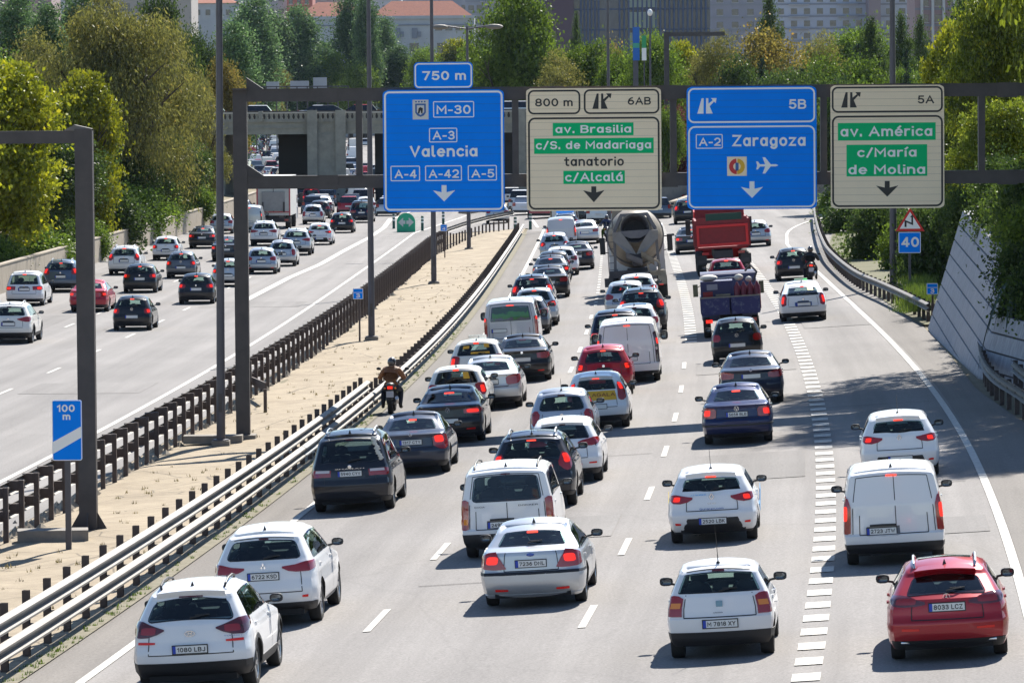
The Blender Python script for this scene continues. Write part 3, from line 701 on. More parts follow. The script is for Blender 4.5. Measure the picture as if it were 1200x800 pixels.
    # underbody and exhaust
    m = MB(); m.box((-W * .36, .15 - ro, .2), (W * .36, L - ro - .2, .3)); m.tube([(.3, -.2, .24), (.3, 1.6, .24)], .05); m.box((-.35, .2, .17), (.35, .75, .26))
    m.tube([(-W * .4, 0, d['wr'] * .8), (W * .4, 0, d['wr'] * .8)], .04)
    part('underbody', m, UNDER, 0, None)
    for ex in d.get('exhaust', [-.42]):
        m = MB(); y = sh.rpt(0, sh.zb + .03, 0).y; m.lathe([(y - .0, .03), (y - .02, .035), (y + .1, .035)], (ex, 0, sh.zb + .0), 'y', 10); part('exhaust_pipe', m, CHROME, 1)
    # reflectors
    for sg in (-1, 1):
        if 'reflect' in d:
            w0, w1, z = d['reflect']; m = MB(); patch(m, sh.rpt, [(sg * w0, z - .014, z + .014), (sg * (w0 + w1) / 2, z - .018, z + .02), (sg * w1, z - .016, z + .022)], 1, .014, .01); part('reflector', m, plain('reflector_red', (.75, .02, .015), .25), 1)
    # wiper
    if d['style'] in ('hatch', 'suv', 'mpv') or d.get('wiper'):
        z = wz0 + .03; m = MB(); x0 = d.get('wiper_x', 0.)
        a = sh.rpt(x0, z - .015, .03); b = sh.rpt(x0 + d.get('wiper_len', .38), z + .03, .025); m.tube([a, (a + b) / 2 + Vector((0, -.012, .006)), b], [.014, .009, .006], 6); m.beam(b + Vector((-.2, -.004, -.004)), b + Vector((.02, 0, .0)), .012, .02); part('wiper', m, TRIM, 1)
    # roof furniture
    if d.get('rails'):
        for sg in (-1, 1):
            pts = [sh.P(sg * .93, b, H) + Vector((0, 0, h)) for b, h in ((.04, -.01), (.07, .045), (.3, .06), (.6, .06), (.86, .045), (.9, -.01))]
            m = MB(); m.tube(pts, .019, 8); part('roof_rail', m, {'black': TRIM, 'silver': RIM}[d['rails']], 0)
    p = sh.P(d.get('ant_x', 0), .08, H)
    m = MB()
    if d.get('antenna', 'fin') == 'fin':
        m.add([(p.x - .03, p.y - .07, p.z - .01), (p.x + .03, p.y - .07, p.z - .01), (p.x, p.y + .12, p.z - .01), (p.x, p.y - .06, p.z + .075)], [(0, 1, 3), (1, 2, 3), (2, 0, 3), (0, 2, 1)])
    else:
        h_ = d.get('ant_h', .45); m.tube([p, p + Vector((0, -.12 * h_, .25 * h_)), p + Vector((0, -.6 * h_, h_))], [.012, .006, .004], 5); m.ell((p.x, p.y, p.z + .01), (.03, .04, .02), 8, 4)
    part('antenna', m, TRIM, 1, None)
    if d.get('spoiler'):
        m = MB(); vs = []
        for i, w in enumerate(np.linspace(-aw * .98, aw * .98, 9)):
            a = sh.rpt(w, wz1 + .02, 0); t = sh.P(w, .03, H)
            vs += [t + Vector((0, 0, .008)), Vector((a.x, a.y - d['spoiler'], t.z - .035)), Vector((a.x, a.y - d['spoiler'] + .01, t.z - .06)), a]
        fs = []
        for i in range(8):
            for j in range(3): fs.append((i * 4 + j, i * 4 + 4 + j, i * 4 + 5 + j, i * 4 + 1 + j))
        fs += [(0, 1, 2, 3), (35, 34, 33, 32)]
        m.add(vs, fs); part('roof_spoiler', m, d.get('spoilmat', PAINTBASE), 0)
    # badge
    bz = d.get('badge_z', (wz0 + pz) / 2 + .03); by = sh.rpt(0, bz, .012).y; m = MB(); kind = d.get('badge', 'disc')
    def ringp(rx, rz, t=.009, n=20):
        for i in range(n):
            a0, a1 = 2 * math.pi * i / n, 2 * math.pi * (i + 1) / n
            m.beam((rx * math.cos(a0), by, bz + rz * math.sin(a0)), (rx * math.cos(a1), by, bz + rz * math.sin(a1)), t, .012, up=(0, 1, 0))
    bm_ = CHROME
    if kind == 'oval_h': ringp(.075, .04); m.beam((-.03, by, bz - .025), (-.02, by, bz + .025), .01, .01, up=(0, 1, 0)); m.beam((.02, by, bz - .025), (.03, by, bz + .025), .01, .01, up=(0, 1, 0)); m.beam((-.03, by, bz - .005), (.03, by, bz + .008), .01, .01, up=(0, 1, 0))
    elif kind == 'oval': m.ell((0, by, bz), (.07, .012, .03), 16, 5); bm_ = plain('badge_blue', (.02, .07, .35), .2, coat=1)
    elif kind == 'ring': ringp(.055, .055); m.beam((-.03, by, bz + .03), (0, by, bz - .04), .01, .01, up=(0, 1, 0)); m.beam((.03, by, bz + .03), (0, by, bz - .04), .01, .01, up=(0, 1, 0))
    elif kind == 'star': ringp(.05, .05, .007); [m.beam((0, by, bz), (.045 * math.sin(a), by, bz + .045 * math.cos(a)), .009, .01, up=(0, 1, 0)) for a in (0, 2.094, 4.189)]
    elif kind == 'diamond':
        q = [(0, .065), (.042, 0), (0, -.065), (-.042, 0)]
        for i in range(4): m.beam((q[i][0], by, bz + q[i][1]), (q[(i + 1) % 4][0], by, bz + q[(i + 1) % 4][1]), .016, .012, up=(0, 1, 0))
    elif kind == 'three': [m.prism([(cx, bz + cz + .03), (cx + .018, bz + cz), (cx, bz + cz - .03), (cx - .018, bz + cz)], by, by + .01) for cx, cz in ((0, .03), (-.027, -.02), (.027, -.02))]
    elif kind == 's': m.cbox((0, by, bz), (.10, .012, .09)); bm_ = plain('badge_steel_blue', (.16, .30, .42), .25, .5)
    elif kind == 'square': m.cbox((0, by, bz), (.09, .012, .03))
    elif kind == 'none_': m.cbox((0, by + .03, bz), (.02, .01, .01))
    else: m.lathe([(by, .045), (by - .01, .038)], (0, 0, bz), 'y', 18); m.lathe([(by - .01, .038), (by - .01, .001)], (0, 0, bz), 'y', 18)
    part('badge', m, bm_, 1)
    if d.get('bumper_strip'):
        z = d['bumper_strip']; m = MB(); patch(m, sh.rpt, [(w, z - .025, z + .02) for w in (-1.5, -1.2, -1.05, -1., -.9, -.6, 0, .6, .9, 1., 1.05, 1.2, 1.5)], 1, .012, .02); part('bumper_strip', m, TRIM, 0)
    return dict(parts=parts, d=d, sh=sh)

PROTO = {}
def car(name, label, px, py, proto, pmat, cat='car', group=None, lod=1, turn=0.0, plate=None, over=None, side_off=0):
    """px, py: photograph pixel where the middle of the rear axle meets the road"""
    if proto not in PROTO: PROTO[proto] = build_car(PROTOS[proto])
    C = PROTO[proto]; g = G(px, py)
    y = g.y
    root = empty(name, (g.x, g.y, g.z + .0), -head(y) + math.radians(turn)); root.rotation_euler = (0, -math.atan(.055) if -9 < g.x - XL(y) < 9 else 0, -head(y) + math.radians(turn))
    tag(root, label, cat, group)
    far = lod < 1
    for p in C['parts']:
        if p['lod'] > lod: continue
        me = p['mesh']
        o = link(p['name'], me, root, p['loc'], p.get('rot'))
        if p['name'] == 'panel_gaps': o['kind'] = 'stuff'
        if me.materials and me.materials[0] == PAINTBASE:
            o.material_slots[0].link = 'OBJECT'; o.material_slots[0].material = pmat
        for sname, sme in p['subs']:
            if lod > 0 or sname != 'indicator_lens': link(sname, sme, o)
    if plate:
        px_, py_, pz_ = C['d']['plate_pos']
        pl = [c for c in root.children if c.name.startswith('number_plate')][0]
        letter('plate_lettering', plate, pl, INK, px_ - .195, pz_ - .036, px_ + .235, pz_ + .036, py_ - .0015, .028, .002)
    return root
# ------------------------------------------------------------------ ground and carriageways
def asphalt(name, base, seed=0.0):
    m, n, l, b = nt(name)
    b.inputs['Roughness'].default_value = .88; b.inputs['Specular IOR Level'].default_value = .25
    uv = n.new('ShaderNodeUVMap'); uv.uv_map = 'lane'
    tc = n.new('ShaderNodeTexCoord')
    sp = n.new('ShaderNodeTexNoise'); sp.inputs['Scale'].default_value = 22; sp.inputs['Detail'].default_value = 4; sp.inputs['Roughness'].default_value = .8
    l.new(tc.outputs['Object'], sp.inputs['Vector'])
    lo = n.new('ShaderNodeTexNoise'); lo.inputs['Scale'].default_value = .16; lo.inputs['Detail'].default_value = 5
    l.new(tc.outputs['Object'], lo.inputs['Vector'])
    mp = n.new('ShaderNodeMapping'); mp.inputs['Scale'].default_value = (1.1, .022, 1); mp.inputs['Location'].default_value = (seed, seed, 0); l.new(uv.outputs[0], mp.inputs['Vector'])
    st = n.new('ShaderNodeTexNoise'); st.inputs['Scale'].default_value = 1.0; st.inputs['Detail'].default_value = 6; st.inputs['Roughness'].default_value = .6; l.new(mp.outputs[0], st.inputs['Vector'])
    def mulc(f, a, c):
        r = n.new('ShaderNodeMapRange'); r.inputs[1].default_value = .3; r.inputs[2].default_value = .7; r.inputs[3].default_value = a; r.inputs[4].default_value = c; l.new(f, r.inputs[0]); return r.outputs[0]
    k1 = mulc(sp.outputs['Fac'], .66, 1.34); k2 = mulc(lo.outputs['Fac'], .93, 1.07); k3 = mulc(st.outputs['Fac'], .80, 1.12)
    a1 = n.new('ShaderNodeMath'); a1.operation = 'MULTIPLY'; l.new(k1, a1.inputs[0]); l.new(k2, a1.inputs[1])
    a2 = n.new('ShaderNodeMath'); a2.operation = 'MULTIPLY'; l.new(a1.outputs[0], a2.inputs[0]); l.new(k3, a2.inputs[1])
    # wheel paths and the oily middle of each lane
    su = n.new('ShaderNodeSeparateXYZ'); l.new(uv.outputs[0], su.inputs[0]); w1 = n.new('ShaderNodeMath'); w1.operation = 'MULTIPLY_ADD'; w1.inputs[1].default_value = 2 * math.pi / 3.7; w1.inputs[2].default_value = math.pi; l.new(su.outputs[0], w1.inputs[0])
    w2 = n.new('ShaderNodeMath'); w2.operation = 'COSINE'; l.new(w1.outputs[0], w2.inputs[0]); w3 = n.new('ShaderNodeMapRange'); w3.inputs[1].default_value = .2; w3.inputs[2].default_value = 1; w3.inputs[3].default_value = 1.02; w3.inputs[4].default_value = .90; l.new(w2.outputs[0], w3.inputs[0])
    w4 = n.new('ShaderNodeMath'); w4.operation = 'MULTIPLY'; l.new(a2.outputs[0], w4.inputs[0]); l.new(w3.outputs[0], w4.inputs[1]); a2 = w4
    # sealed cracks across and along the lanes
    m2 = n.new('ShaderNodeMapping'); m2.inputs['Scale'].default_value = (.09, .028, 1); l.new(uv.outputs[0], m2.inputs['Vector'])
    wv = n.new('ShaderNodeTexVoronoi'); wv.feature = 'DISTANCE_TO_EDGE'; wv.inputs['Scale'].default_value = 1.6
    ns = n.new('ShaderNodeMixRGB'); ns.inputs[0].default_value = .12; l.new(m2.outputs[0], ns.inputs[1]); l.new(lo.outputs['Color'], ns.inputs[2]); l.new(ns.outputs[0], wv.inputs['Vector'])
    cr_ = n.new('ShaderNodeMapRange'); cr_.inputs[1].default_value = .0; cr_.inputs[2].default_value = .006; cr_.inputs[3].default_value = .93; cr_.inputs[4].default_value = 1; l.new(wv.outputs['Distance'], cr_.inputs[0])
    a3 = n.new('ShaderNodeMath'); a3.operation = 'MULTIPLY'; l.new(a2.outputs[0], a3.inputs[0]); l.new(cr_.outputs[0], a3.inputs[1])
    vm = n.new('ShaderNodeVectorMath'); vm.operation = 'SCALE'; vm.inputs[0].default_value = base; l.new(a3.outputs[0], vm.inputs['Scale'])
    l.new(vm.outputs[0], b.inputs['Base Color'])
    bp = n.new('ShaderNodeBump'); bp.inputs['Strength'].default_value = .25; bp.inputs['Distance'].default_value = .01; l.new(sp.outputs['Fac'], bp.inputs['Height']); l.new(bp.outputs[0], b.inputs['Normal'])
    MATS[name] = m; return m
ASPH = asphalt('worn_pale_asphalt', (.218, .206, .197))
ASPHL = asphalt('worn_pale_asphalt_left', (.214, .203, .195), 31)
SHOULD = asphalt('shoulder_asphalt', (.170, .157, .144), 77)

def strip(name, s_at, Ys, mat, dz=0.0, kind='structure', nx=None, zfun=None):
    """sheet following the road: s_at(Y) -> list of offsets from the spine"""
    vs = []; uv = []
    for Y in Ys:
        ss = s_at(Y)
        for s in ss:
            x = XL(Y) + s; vs.append((x, Y, (zs(s) if zfun is None else zfun(s, Y)) + dz)); uv.append((s, Y))
    k = len(s_at(Ys[0])); fs = [(j * k + i, j * k + i + 1, (j + 1) * k + i + 1, (j + 1) * k + i) for j in range(len(Ys) - 1) for i in range(k - 1)]
    me = bpy.data.meshes.new(name); me.from_pydata(vs, [], fs); me.materials.append(mat)
    ul = me.uv_layers.new(name='lane'); li = np.empty(len(me.loops), int); me.loops.foreach_get('vertex_index', li)
    ul.data.foreach_set('uv', np.array(uv)[li].ravel())
    for p in me.polygons: p.use_smooth = True
    o = link(name, me)
    if kind: o['kind'] = kind
    return o
YS = list(np.arange(40, 420, 4.0)) + list(np.arange(420, 1000, 12.0)) + [1000, 1100, 1300, 1600]
# far-reaching ground
SOIL = plain('dry_soil', (.20, .16, .11), .95, noise=(.6, .6, (.13, .12, .06)), bump=.4)
gs = [-1500, -900, -200, -100, -60, -40, -33.45, -33.2, -30, -14.6, -13.4, -9.1, -4, 4, 9.2, 14, 22, 60, 100, 200, 900, 1500]
strip('ground', lambda Y: gs, [-60, 0, 30] + YS + [2000, 2500, 3000], SOIL, -.035)
# right edge of the asphalt: opens into the exit ramp
def redge(Y):
    return float(np.interp(Y, [40, 120, 135, 150, 172, 200, 232, 251, 290, 305, 330, 360, 400, 460], [8.9, 8.9, 8.3, 8.35, 8.4, 7.9, 7.7, 8.1, 10.2, 11.2, 14.5, 20, 27, 40]))
strip('main_carriageway', lambda Y: [-8.75, -7.6, -5.6, -3.7, -1.8, 0, 2, 3.9, 5.6, 7.4, min(8.3, redge(Y)), redge(Y)], YS, ASPH)
strip('left_carriageway', lambda Y: [-33.25, -32, -29, -26, -23, -20, -17, -15.0, -14.5], YS, ASPHL, .004)
strip('junction_pavement', lambda Y: [-14.55, -13.4, -12, -10.4, -9.1, -8.7], [y for y in YS if y >= 336 and y < 1700], ASPH, .008)
strip('left_hard_shoulder', lambda Y: [-8.7, -8.2, -7.72], [y for y in YS if y < 330], SHOULD, .006)
strip('right_hard_shoulder', lambda Y: [7.35 - .6 * sm((Y - 120) / 90), max(8.0 - .2, 7.7) if Y < 150 else (7.35 - .6 * sm((Y - 120) / 90) + redge(Y)) / 2, redge(Y) - .02], [y for y in YS if y < 262], SHOULD, .006)
# median: pale cracked mortar between the two barriers
def median_mat():
    m, n, l, b = nt('cracked_mortar'); b.inputs['Roughness'].default_value = .95
    tc = n.new('ShaderNodeTexCoord'); a = n.new('ShaderNodeTexNoise'); a.inputs['Scale'].default_value = .7; a.inputs['Detail'].default_value = 12; a.inputs['Roughness'].default_value = .78
    l.new(tc.outputs['Object'], a.inputs['Vector'])
    r = n.new('ShaderNodeValToRGB'); e = r.color_ramp.elements; e[0].position = .3; e[0].color = (.21, .168, .115, 1); e[1].position = .66; e[1].color = (.37, .305, .215, 1); l.new(a.outputs['Fac'], r.inputs[0])
    mx = n.new('ShaderNodeMixRGB'); mx.inputs[0].default_value = .13; l.new(tc.outputs['Object'], mx.inputs[1]); l.new(a.outputs['Color'], mx.inputs[2])
    v = n.new('ShaderNodeTexVoronoi'); v.feature = 'DISTANCE_TO_EDGE'; v.inputs['Scale'].default_value = .38; l.new(mx.outputs[0], v.inputs['Vector'])
    q = n.new('ShaderNodeMapRange'); q.inputs[2].default_value = .012; q.inputs[3].default_value = .42; l.new(v.outputs['Distance'], q.inputs[0])
    mu = n.new('ShaderNodeMixRGB'); mu.blend_type = 'MULTIPLY'; mu.inputs[0].default_value = 1; l.new(r.outputs[0], mu.inputs[1]); l.new(q.outputs[0], mu.inputs[2]); l.new(mu.outputs[0], b.inputs['Base Color'])
    bp = n.new('ShaderNodeBump'); bp.inputs['Strength'].default_value = .5; bp.inputs['Distance'].default_value = .12; l.new(a.outputs['Fac'], bp.inputs['Height']); l.new(bp.outputs[0], b.inputs['Normal'])
    return m
MED = median_mat()
r2 = random.Random(3)
def medz(s, Y):
    z = zs(s); e = math.sin(Y * .9 + s * 2.1) * .02 + math.sin(Y * .37 - s) * .03
    if Y > 296: e += .35 * math.exp(-((Y - 318) / 9) ** 2 - ((s + 11) / 1.3) ** 2)
    return z + e * (0 if s < -14.3 or s > -9 else 1) + .012
strip('median_strip', lambda Y: [-14.45, -14.0] + list(np.linspace(-13.6, -9.3, 12)) + [-8.95], list(np.arange(40, 337, 1.5)), MED, 0, zfun=medz)
strip('kerb_strip', lambda Y: [-9.05, -8.85, -8.66], list(np.arange(40, 325, 2.0)), plain('dirty_verge', (.24, .215, .16), .95, noise=(5, .5, (.11, .10, .055)), bump=.5), .03)
strip('right_verge', lambda Y: [redge(Y) - .05, redge(Y) + .6, redge(Y) + 2.5, redge(Y) + 6, redge(Y) + 14, redge(Y) + 30], [y for y in YS if 172 <= y < 420], plain('dry_verge', (.17, .14, .09), .95, noise=(1.2, .6, (.06, .08, .02)), bump=.4), .03, zfun=lambda s, Y: zs(s) + .5 * sm((s - redge(Y) - 2) / 8))

# ------------------------------------------------------------------ painted markings (one sheet 4-8 mm above the asphalt)
def bands(name, items, dz=.014, mat=None):
    """items: list of (s0(Y), width, Y0, Y1)"""
    vs = []; fs = []
    for sf, w, a, b in items:
        n = max(1, int((b - a) / 4)); base = len(vs)
        for i in range(n + 1):
            Y = a + (b - a) * i / n; s = sf(Y) if callable(sf) else sf
            for e in (-w / 2, w / 2): vs.append((XL(Y) + s + e, Y, zs(s + e) + dz))
        for i in range(n): fs.append((base + 2 * i, base + 2 * i + 1, base + 2 * i + 3, base + 2 * i + 2))
    me = bpy.data.meshes.new(name); me.from_pydata(vs, [], fs); me.materials.append(mat or MARK)
    o = link(name, me); o['kind'] = 'structure'; return o
def dashes(s, w, Y0, Y1, per, ln, ph): return [(s, w, y, y + ln) for y in np.arange(Y0 + ph, Y1, per)]
pL1 = G(444, 727); pL2 = G(693, 722); yA = pL1.y; yB = pL2.y
def solid4(Y): return 7.25 - .65 * sm((Y - 105) / 110) + (.035 * max(0, Y - 268)) + .0022 * max(0, Y - 285) ** 2
bands('lane_lines', dashes(-3.68, .13, 40, 205, 12.5, 3.5, (yA - 1.75 - 40) % 12.5) + dashes(0.0, .13, 40, 166, 12.5, 3.5, (yB - 1.75 - 40) % 12.5)
      + dashes(-3.62, .14, 205, 420, 3.2, 1.3, 0) + dashes(-26.2, .13, 60, 600, 12.5, 3.5, (G(99, 438).y) % 12.5) + dashes(-22.6, .13, 60, 600, 12.5, 3.5, G(99, 438).y % 12.5 + 3))
bands('wide_exit_lines', dashes(3.85, .42, 50, 330, 2.0, .95, 0) + dashes(.2, .42, 170, 330, 2.0, .95, 0), .015)
bands('edge_lines', [(-7.62, .17, 40, 336), (solid4, .17, 40, 350), (-17.0, .17, 60, 345), (-32.55, .17, 60, 600)], .014)
# gore of the left exit lane
def PXL(*pts):
    q = sorted(((lambda g: (g.y, g.x - XL(g.y)))(G(*p)) for p in pts)); ys = [a for a, b in q]; ss = [b for a, b in q]
    return lambda Y: float(np.interp(Y, ys, ss))
bands('gore_lines', [(PXL((288, 352), (340, 325), (375, 310), (405, 293), (432, 279), (450, 267), (458, 256)), .38, G(288, 352).y, G(458, 256).y), (lambda Y: PXL((440, 275), (450, 267), (458, 256))(G(458, 256).y) + .02 * (Y - 370), .25, G(458, 256).y, 440), (lambda Y: -17.0 + .05 * (Y - 345), .2, 345, 420)]
      + [(lambda Y, y=y: -18.6 + (Y - y) * 1.6, .35, y, y + 1.0) for y in np.arange(334, 400, 5.0)] + [(lambda Y: -8.1 - .03 * (Y - 336), .2, 336, 400)], .016)
PATCH = asphalt('asphalt_repair', (.196, .186, .178), 12); JOINT = plain('asphalt_joint', (.06, .057, .055), 1.0, spec=.05)
for k_, (s0, s1, ya, yb) in enumerate(((-3.2, -.4, 96, 101), (.5, 3.4, 108, 116), (4.4, 7.0, 92, 95.5), (-7.2, -4.0, 125, 140), (.4, 3.5, 150, 156), (4.3, 6.8, 175, 190), (-30.5, -27, 205, 218), (-22, -18, 160, 166), (-22.2, -17.5, 225, 231))):
    strip('asphalt_patch', lambda Y: [s0, (s0 + s1) / 2, s1], [ya, (ya + yb) / 2, yb], PATCH, .0115)
bands('asphalt_joints', [(-1.9 + 0 * y, 3.2, y, y + .05) for y in (88, 118, 171)] + [(5.4, 2.9, y, y + .05) for y in (104, 131, 203, 240)], .0125, JOINT)
# paver strip widths measured across: lighter wheel-path stains are in the asphalt itself

# ------------------------------------------------------------------ guardrails
WPROF = [(-.0, -.155), (.035, -.14), (.105, -.105), (.105, -.070), (.02, -.02), (.02, .02), (.105, .070), (.105, .105), (.035, .14), (0, .155)]
def wbeam(name, path, zc, side, parent, mat, thick=.006):
    """W-profile swept along a path of ground points; side = +1 faces +s"""
    n = len(path); vs = []; k = len(WPROF)
    for i, p in enumerate(path):
        a = path[max(0, i - 1)]; b = path[min(n - 1, i + 1)]; d = Vector((b.x - a.x, b.y - a.y, 0)).normalized(); r = Vector((d.y, -d.x, 0)) * side
        for lay in (0, -thick):
            for o, z in WPROF: vs.append(p + r * (o + lay) + Vector((0, 0, zc + z)))
    fs = []
    for i in range(n - 1):
        for lay in (0, 1):
            for j in range(k - 1):
                A = i * 2 * k + lay * k + j; B = A + 2 * k; f = (A, B, B + 1, A + 1); fs.append(f if lay else f[::-1])
        for j in (0, k - 1):
            A = i * 2 * k + j; B = A + 2 * k; fs.append((A, B, B + k, A + k))
    mb = MB(); mb.add(vs, fs); return mb.obj(name, mat, parent, smooth=25)
def post_mesh(h, mat, w=.12, dp=.11, t=.006):
    m = MB(); m.box((-w / 2, -dp / 2, -.3), (w / 2, -dp / 2 + t * 2, h)); m.box((-w / 2, dp / 2 - t * 2, -.3), (w / 2, dp / 2, h)); m.box((-w / 2, -dp / 2 + t * 2, -.3), (-w / 2 + t * 2, dp / 2 - t * 2, h))
    return m.mesh('post', mat)
# front barrier, beside the first lane
def spath(f, Y0, Y1, step=2.0):
    return [SY(f(Y) if callable(f) else f, Y) for Y in np.arange(Y0, Y1 + .01, step)]
front = empty('guardrail', SY(-9.1, 60)); tag(front, 'steel guardrail along the hard shoulder beside the queue, two beams high near the camera', 'guardrail')
def rel(o, root):
    o.matrix_parent_inverse = root.matrix_world.inverted_safe() if False else Matrix.Translation(-Vector(root.location)); return o
def fs_(Y): return -8.93
rel(wbeam('lower_beam', spath(fs_, 56, 324), .50, 1, front, STEEL), front)
rel(wbeam('upper_beam', spath(lambda Y: -9.02, 56, 141), .88, 1, front, STEEL), front)
dark = plain('dark_joint_steel', (.10, .11, .12), .6, .5)
rel(wbeam('beam_joint', spath(lambda Y: -8.915, 119, 122, 1), .50, 1, front, dark), front)
rel(wbeam('beam_joint', spath(lambda Y: -9.0, 127, 130.5, 1), .88, 1, front, dark), front)
hp = post_mesh(1.13, RUST); lp = post_mesh(.78, RUST)
sb = MB().box((0, -.10, -.08), (.17, .10, .08)).mesh('spacer', RUST)
i = 0
for Y in np.arange(57.9, 323, 2.0):
    p = SY(-9.2, Y); tall = Y < 141.5
    o = rel(link('post', hp if tall else lp, front, loc=p, rot=(0, 0, -head(Y))), front)
    if Y < 230: rel(link('spacer', sb, front, loc=(p.x + .04, p.y, p.z + .5), rot=(0, 0, -head(Y))), front)
# rear barrier, beside the left carriageway, seen from behind
rear = empty('guardrail', SY(-13.5, 90)); tag(rear, 'tall steel guardrail along the left carriageway seen from its back, posts standing in the median', 'guardrail')
def rs(Y): return float(np.interp(Y, [60, 285, 300, 315, 328, 336, 339], [-13.62, -13.62, -13.2, -12.3, -11.1, -9.95, -9.3]))
rel(wbeam('upper_beam', spath(lambda Y: rs(Y) - .22, 90, 338, 2.0), 1.12, -1, rear, STEEL), rear)
rel(wbeam('lower_beam', spath(lambda Y: rs(Y) - .22, 90, 290, 2.0), .62, -1, rear, STEEL), rear)
bpost = MB().box((-.055, -.045, -.3), (.055, .045, 1.24)).mesh('post', RUST)
sp2 = MB().box((-.30, -.07, -.11), (-.055, .07, .11)).mesh('spacer', RUST)
cap = MB().box((-.28, -.05, .11), (-.02, .05, .135)).mesh('spacer_top', STEEL)
for Y in np.arange(91, 339, 2.05):
    p = SY(rs(Y), Y)
    if Y > 296: p.z -= .45 * sm((Y - 296) / 10)
    po = rel(link('post', bpost, rear, loc=p, rot=(0, 0, -head(Y))), rear)
    if Y < 300:
        link('spacer', sp2, po, loc=(0, 0, 1.12)); link('spacer', sp2, po, loc=(0, 0, .62))
# broken short piece of low rail lying in the median
low = empty('low_rail_end', SY(-12.4, 140)); tag(low, 'short low rail end with two dark posts in the median behind the grey lamp pole', 'guardrail')
rel(MB().beam(G(285, 465) + Vector((0, 0, .65)), G(312, 474) + Vector((0, 0, .55)), .05, .25).obj('beam', RUST, low), low)
rel(MB().beam(G(311, 483), G(311, 483) + Vector((0, 0, .7)), .1, .1).obj('post', RUST, low), low)
rel(MB().beam(G(289, 470), G(289, 470) + Vector((0, 0, .8)), .1, .1).obj('post', RUST, low), low)
# right-hand barrier up to the wall
right = empty('guardrail', SY(8, 175)); tag(right, 'steel guardrail curving along the exit lane up to the concrete wall', 'guardrail')
rp = [G(1089, 381), G(1063, 367), G(1035, 353), G(1007, 340), G(988, 326), G(972, 310), G(966, 300), G(960, 284), G(956, 266), G(955, 256)]
def smooth_path(pts, k=4):
    out = []
    for i in range(len(pts) - 1):
        p0, p1, p2, p3 = pts[max(i - 1, 0)], pts[i], pts[i + 1], pts[min(i + 2, len(pts) - 1)]
        for j in range(k):
            t = j / k; out.append(.5 * ((2 * p1) + (p2 - p0) * t + (2 * p0 - 5 * p1 + 4 * p2 - p3) * t * t + (3 * p1 - p0 - 3 * p2 + p3) * t ** 3))
    return out + [pts[-1]]
rp = smooth_path(rp)
rel(wbeam('beam', rp, .62, -1, right, STEEL), right)
def along(path, step):
    out = []; acc = 0
    for a, b in zip(path[:-1], path[1:]):
        d = (b - a).length
        while acc < d: out.append(a + (b - a) * (acc / d)); acc += step
        acc -= d
    return out
for p in along(rp, 2.0): rel(link('post', lp, right, loc=p + Vector((.13, 0, 0))), right)
near = empty('guardrail', G(1150, 440)); tag(near, 'near steel guardrail starting at the concrete wall and running out of frame to the right', 'guardrail')
np_ = [on_plane_z(1144, 398, 1.15), on_plane_z(1150, 425, 1.1), on_plane_z(1165, 443, 1.1), on_plane_z(1200, 466, 1.1), on_plane_z(1260, 500, 1.1), on_plane_z(1330, 545, 1.1)]
np_ = smooth_path([Vector((p.x, p.y, p.z - .62)) for p in np_[:4]] + [SY(8.95, Y) for Y in (108, 96, 84, 72, 58)])
rel(wbeam('beam', np_, .62, -1, near, STEEL), near)
for p in along(np_, 2.0)[1:]: rel(link('post', lp, near, loc=p + Vector((.14, 0, -.02))), near)
near2 = empty('guardrail', G(1200, 450)); tag(near2, 'second guardrail end behind the near one at the right edge, below the agave', 'guardrail')
np2 = [on_plane_z(1184, 428, 1.3), on_plane_z(1200, 441, 1.3), on_plane_z(1240, 465, 1.3)]
np2 = [Vector((p.x, p.y, p.z - .62)) for p in np2]
rel(wbeam('beam', np2, .62, -1, near2, STEEL), near2)
for p in along(np2, 2.0): rel(link('post', lp, near2, loc=p + Vector((.14, 0, -.02))), near2)

# ------------------------------------------------------------------ low wall along the far side of the left carriageway, panel by panel
lw = empty('roadside_wall', SY(-33.4, 230)); tag(lw, 'long low sand coloured concrete wall behind the left carriageway', 'wall')
for k, Y in enumerate(np.arange(60, 420, 6.0)):
    a = SY(-33.30, Y + .02); b = SY(-33.30, Y + 5.98)
    m = MB(); h = 1.25
    m.beam(a + Vector((0, 0, h / 2 - .25)), b + Vector((0, 0, h / 2 - .25)), .28, h + .5)
    m.beam(a + Vector((0, 0, h + .035)), b + Vector((0, 0, h + .035)), .34, .07)
    rel(m.obj('wall_panel', CONCP, lw), lw)

# ------------------------------------------------------------------ battered retaining wall on the right, with its joints
WALLM = plain('board_marked_concrete', (.44, .44, .46), .9, noise=(1.4, .35, (.26, .26, .28)), bump=.7)
def wallmat():
    m = WALLM; n = m.node_tree.nodes; l = m.node_tree.links
    for t in n:
        if t.type == 'TEX_NOISE':
            mp = n.new('ShaderNodeMapping'); mp.inputs['Scale'].default_value = (4.5, 4.5, .5)
            tc = [q for q in n if q.type == 'TEX_COORD'][0]; l.new(tc.outputs['Object'], mp.inputs[0]); l.new(mp.outputs[0], t.inputs['Vector'])
wallmat()
rw = empty('retaining_wall', G(1120, 420)); tag(rw, 'tall leaning board-marked concrete retaining wall beside the right lane', 'wall')
A = G(1087, 386); B_ = G(1146, 442); C_ = Vector((B_.x + 1.0, B_.y - 10, B_.z)); D_ = Vector((B_.x + 4.6, B_.y - 30, B_.z))
base = [A, B_, C_, D_]; Lr = [0, (B_ - A).length]
Lr += [Lr[1] + (C_ - B_).length]; Lr += [Lr[2] + (D_ - C_).length]
def wbase(t):
    for i in range(3):
        if t <= Lr[i + 1]: return base[i] + (base[i + 1] - base[i]) * ((t - Lr[i]) / (Lr[i + 1] - Lr[i]))
    return base[3]
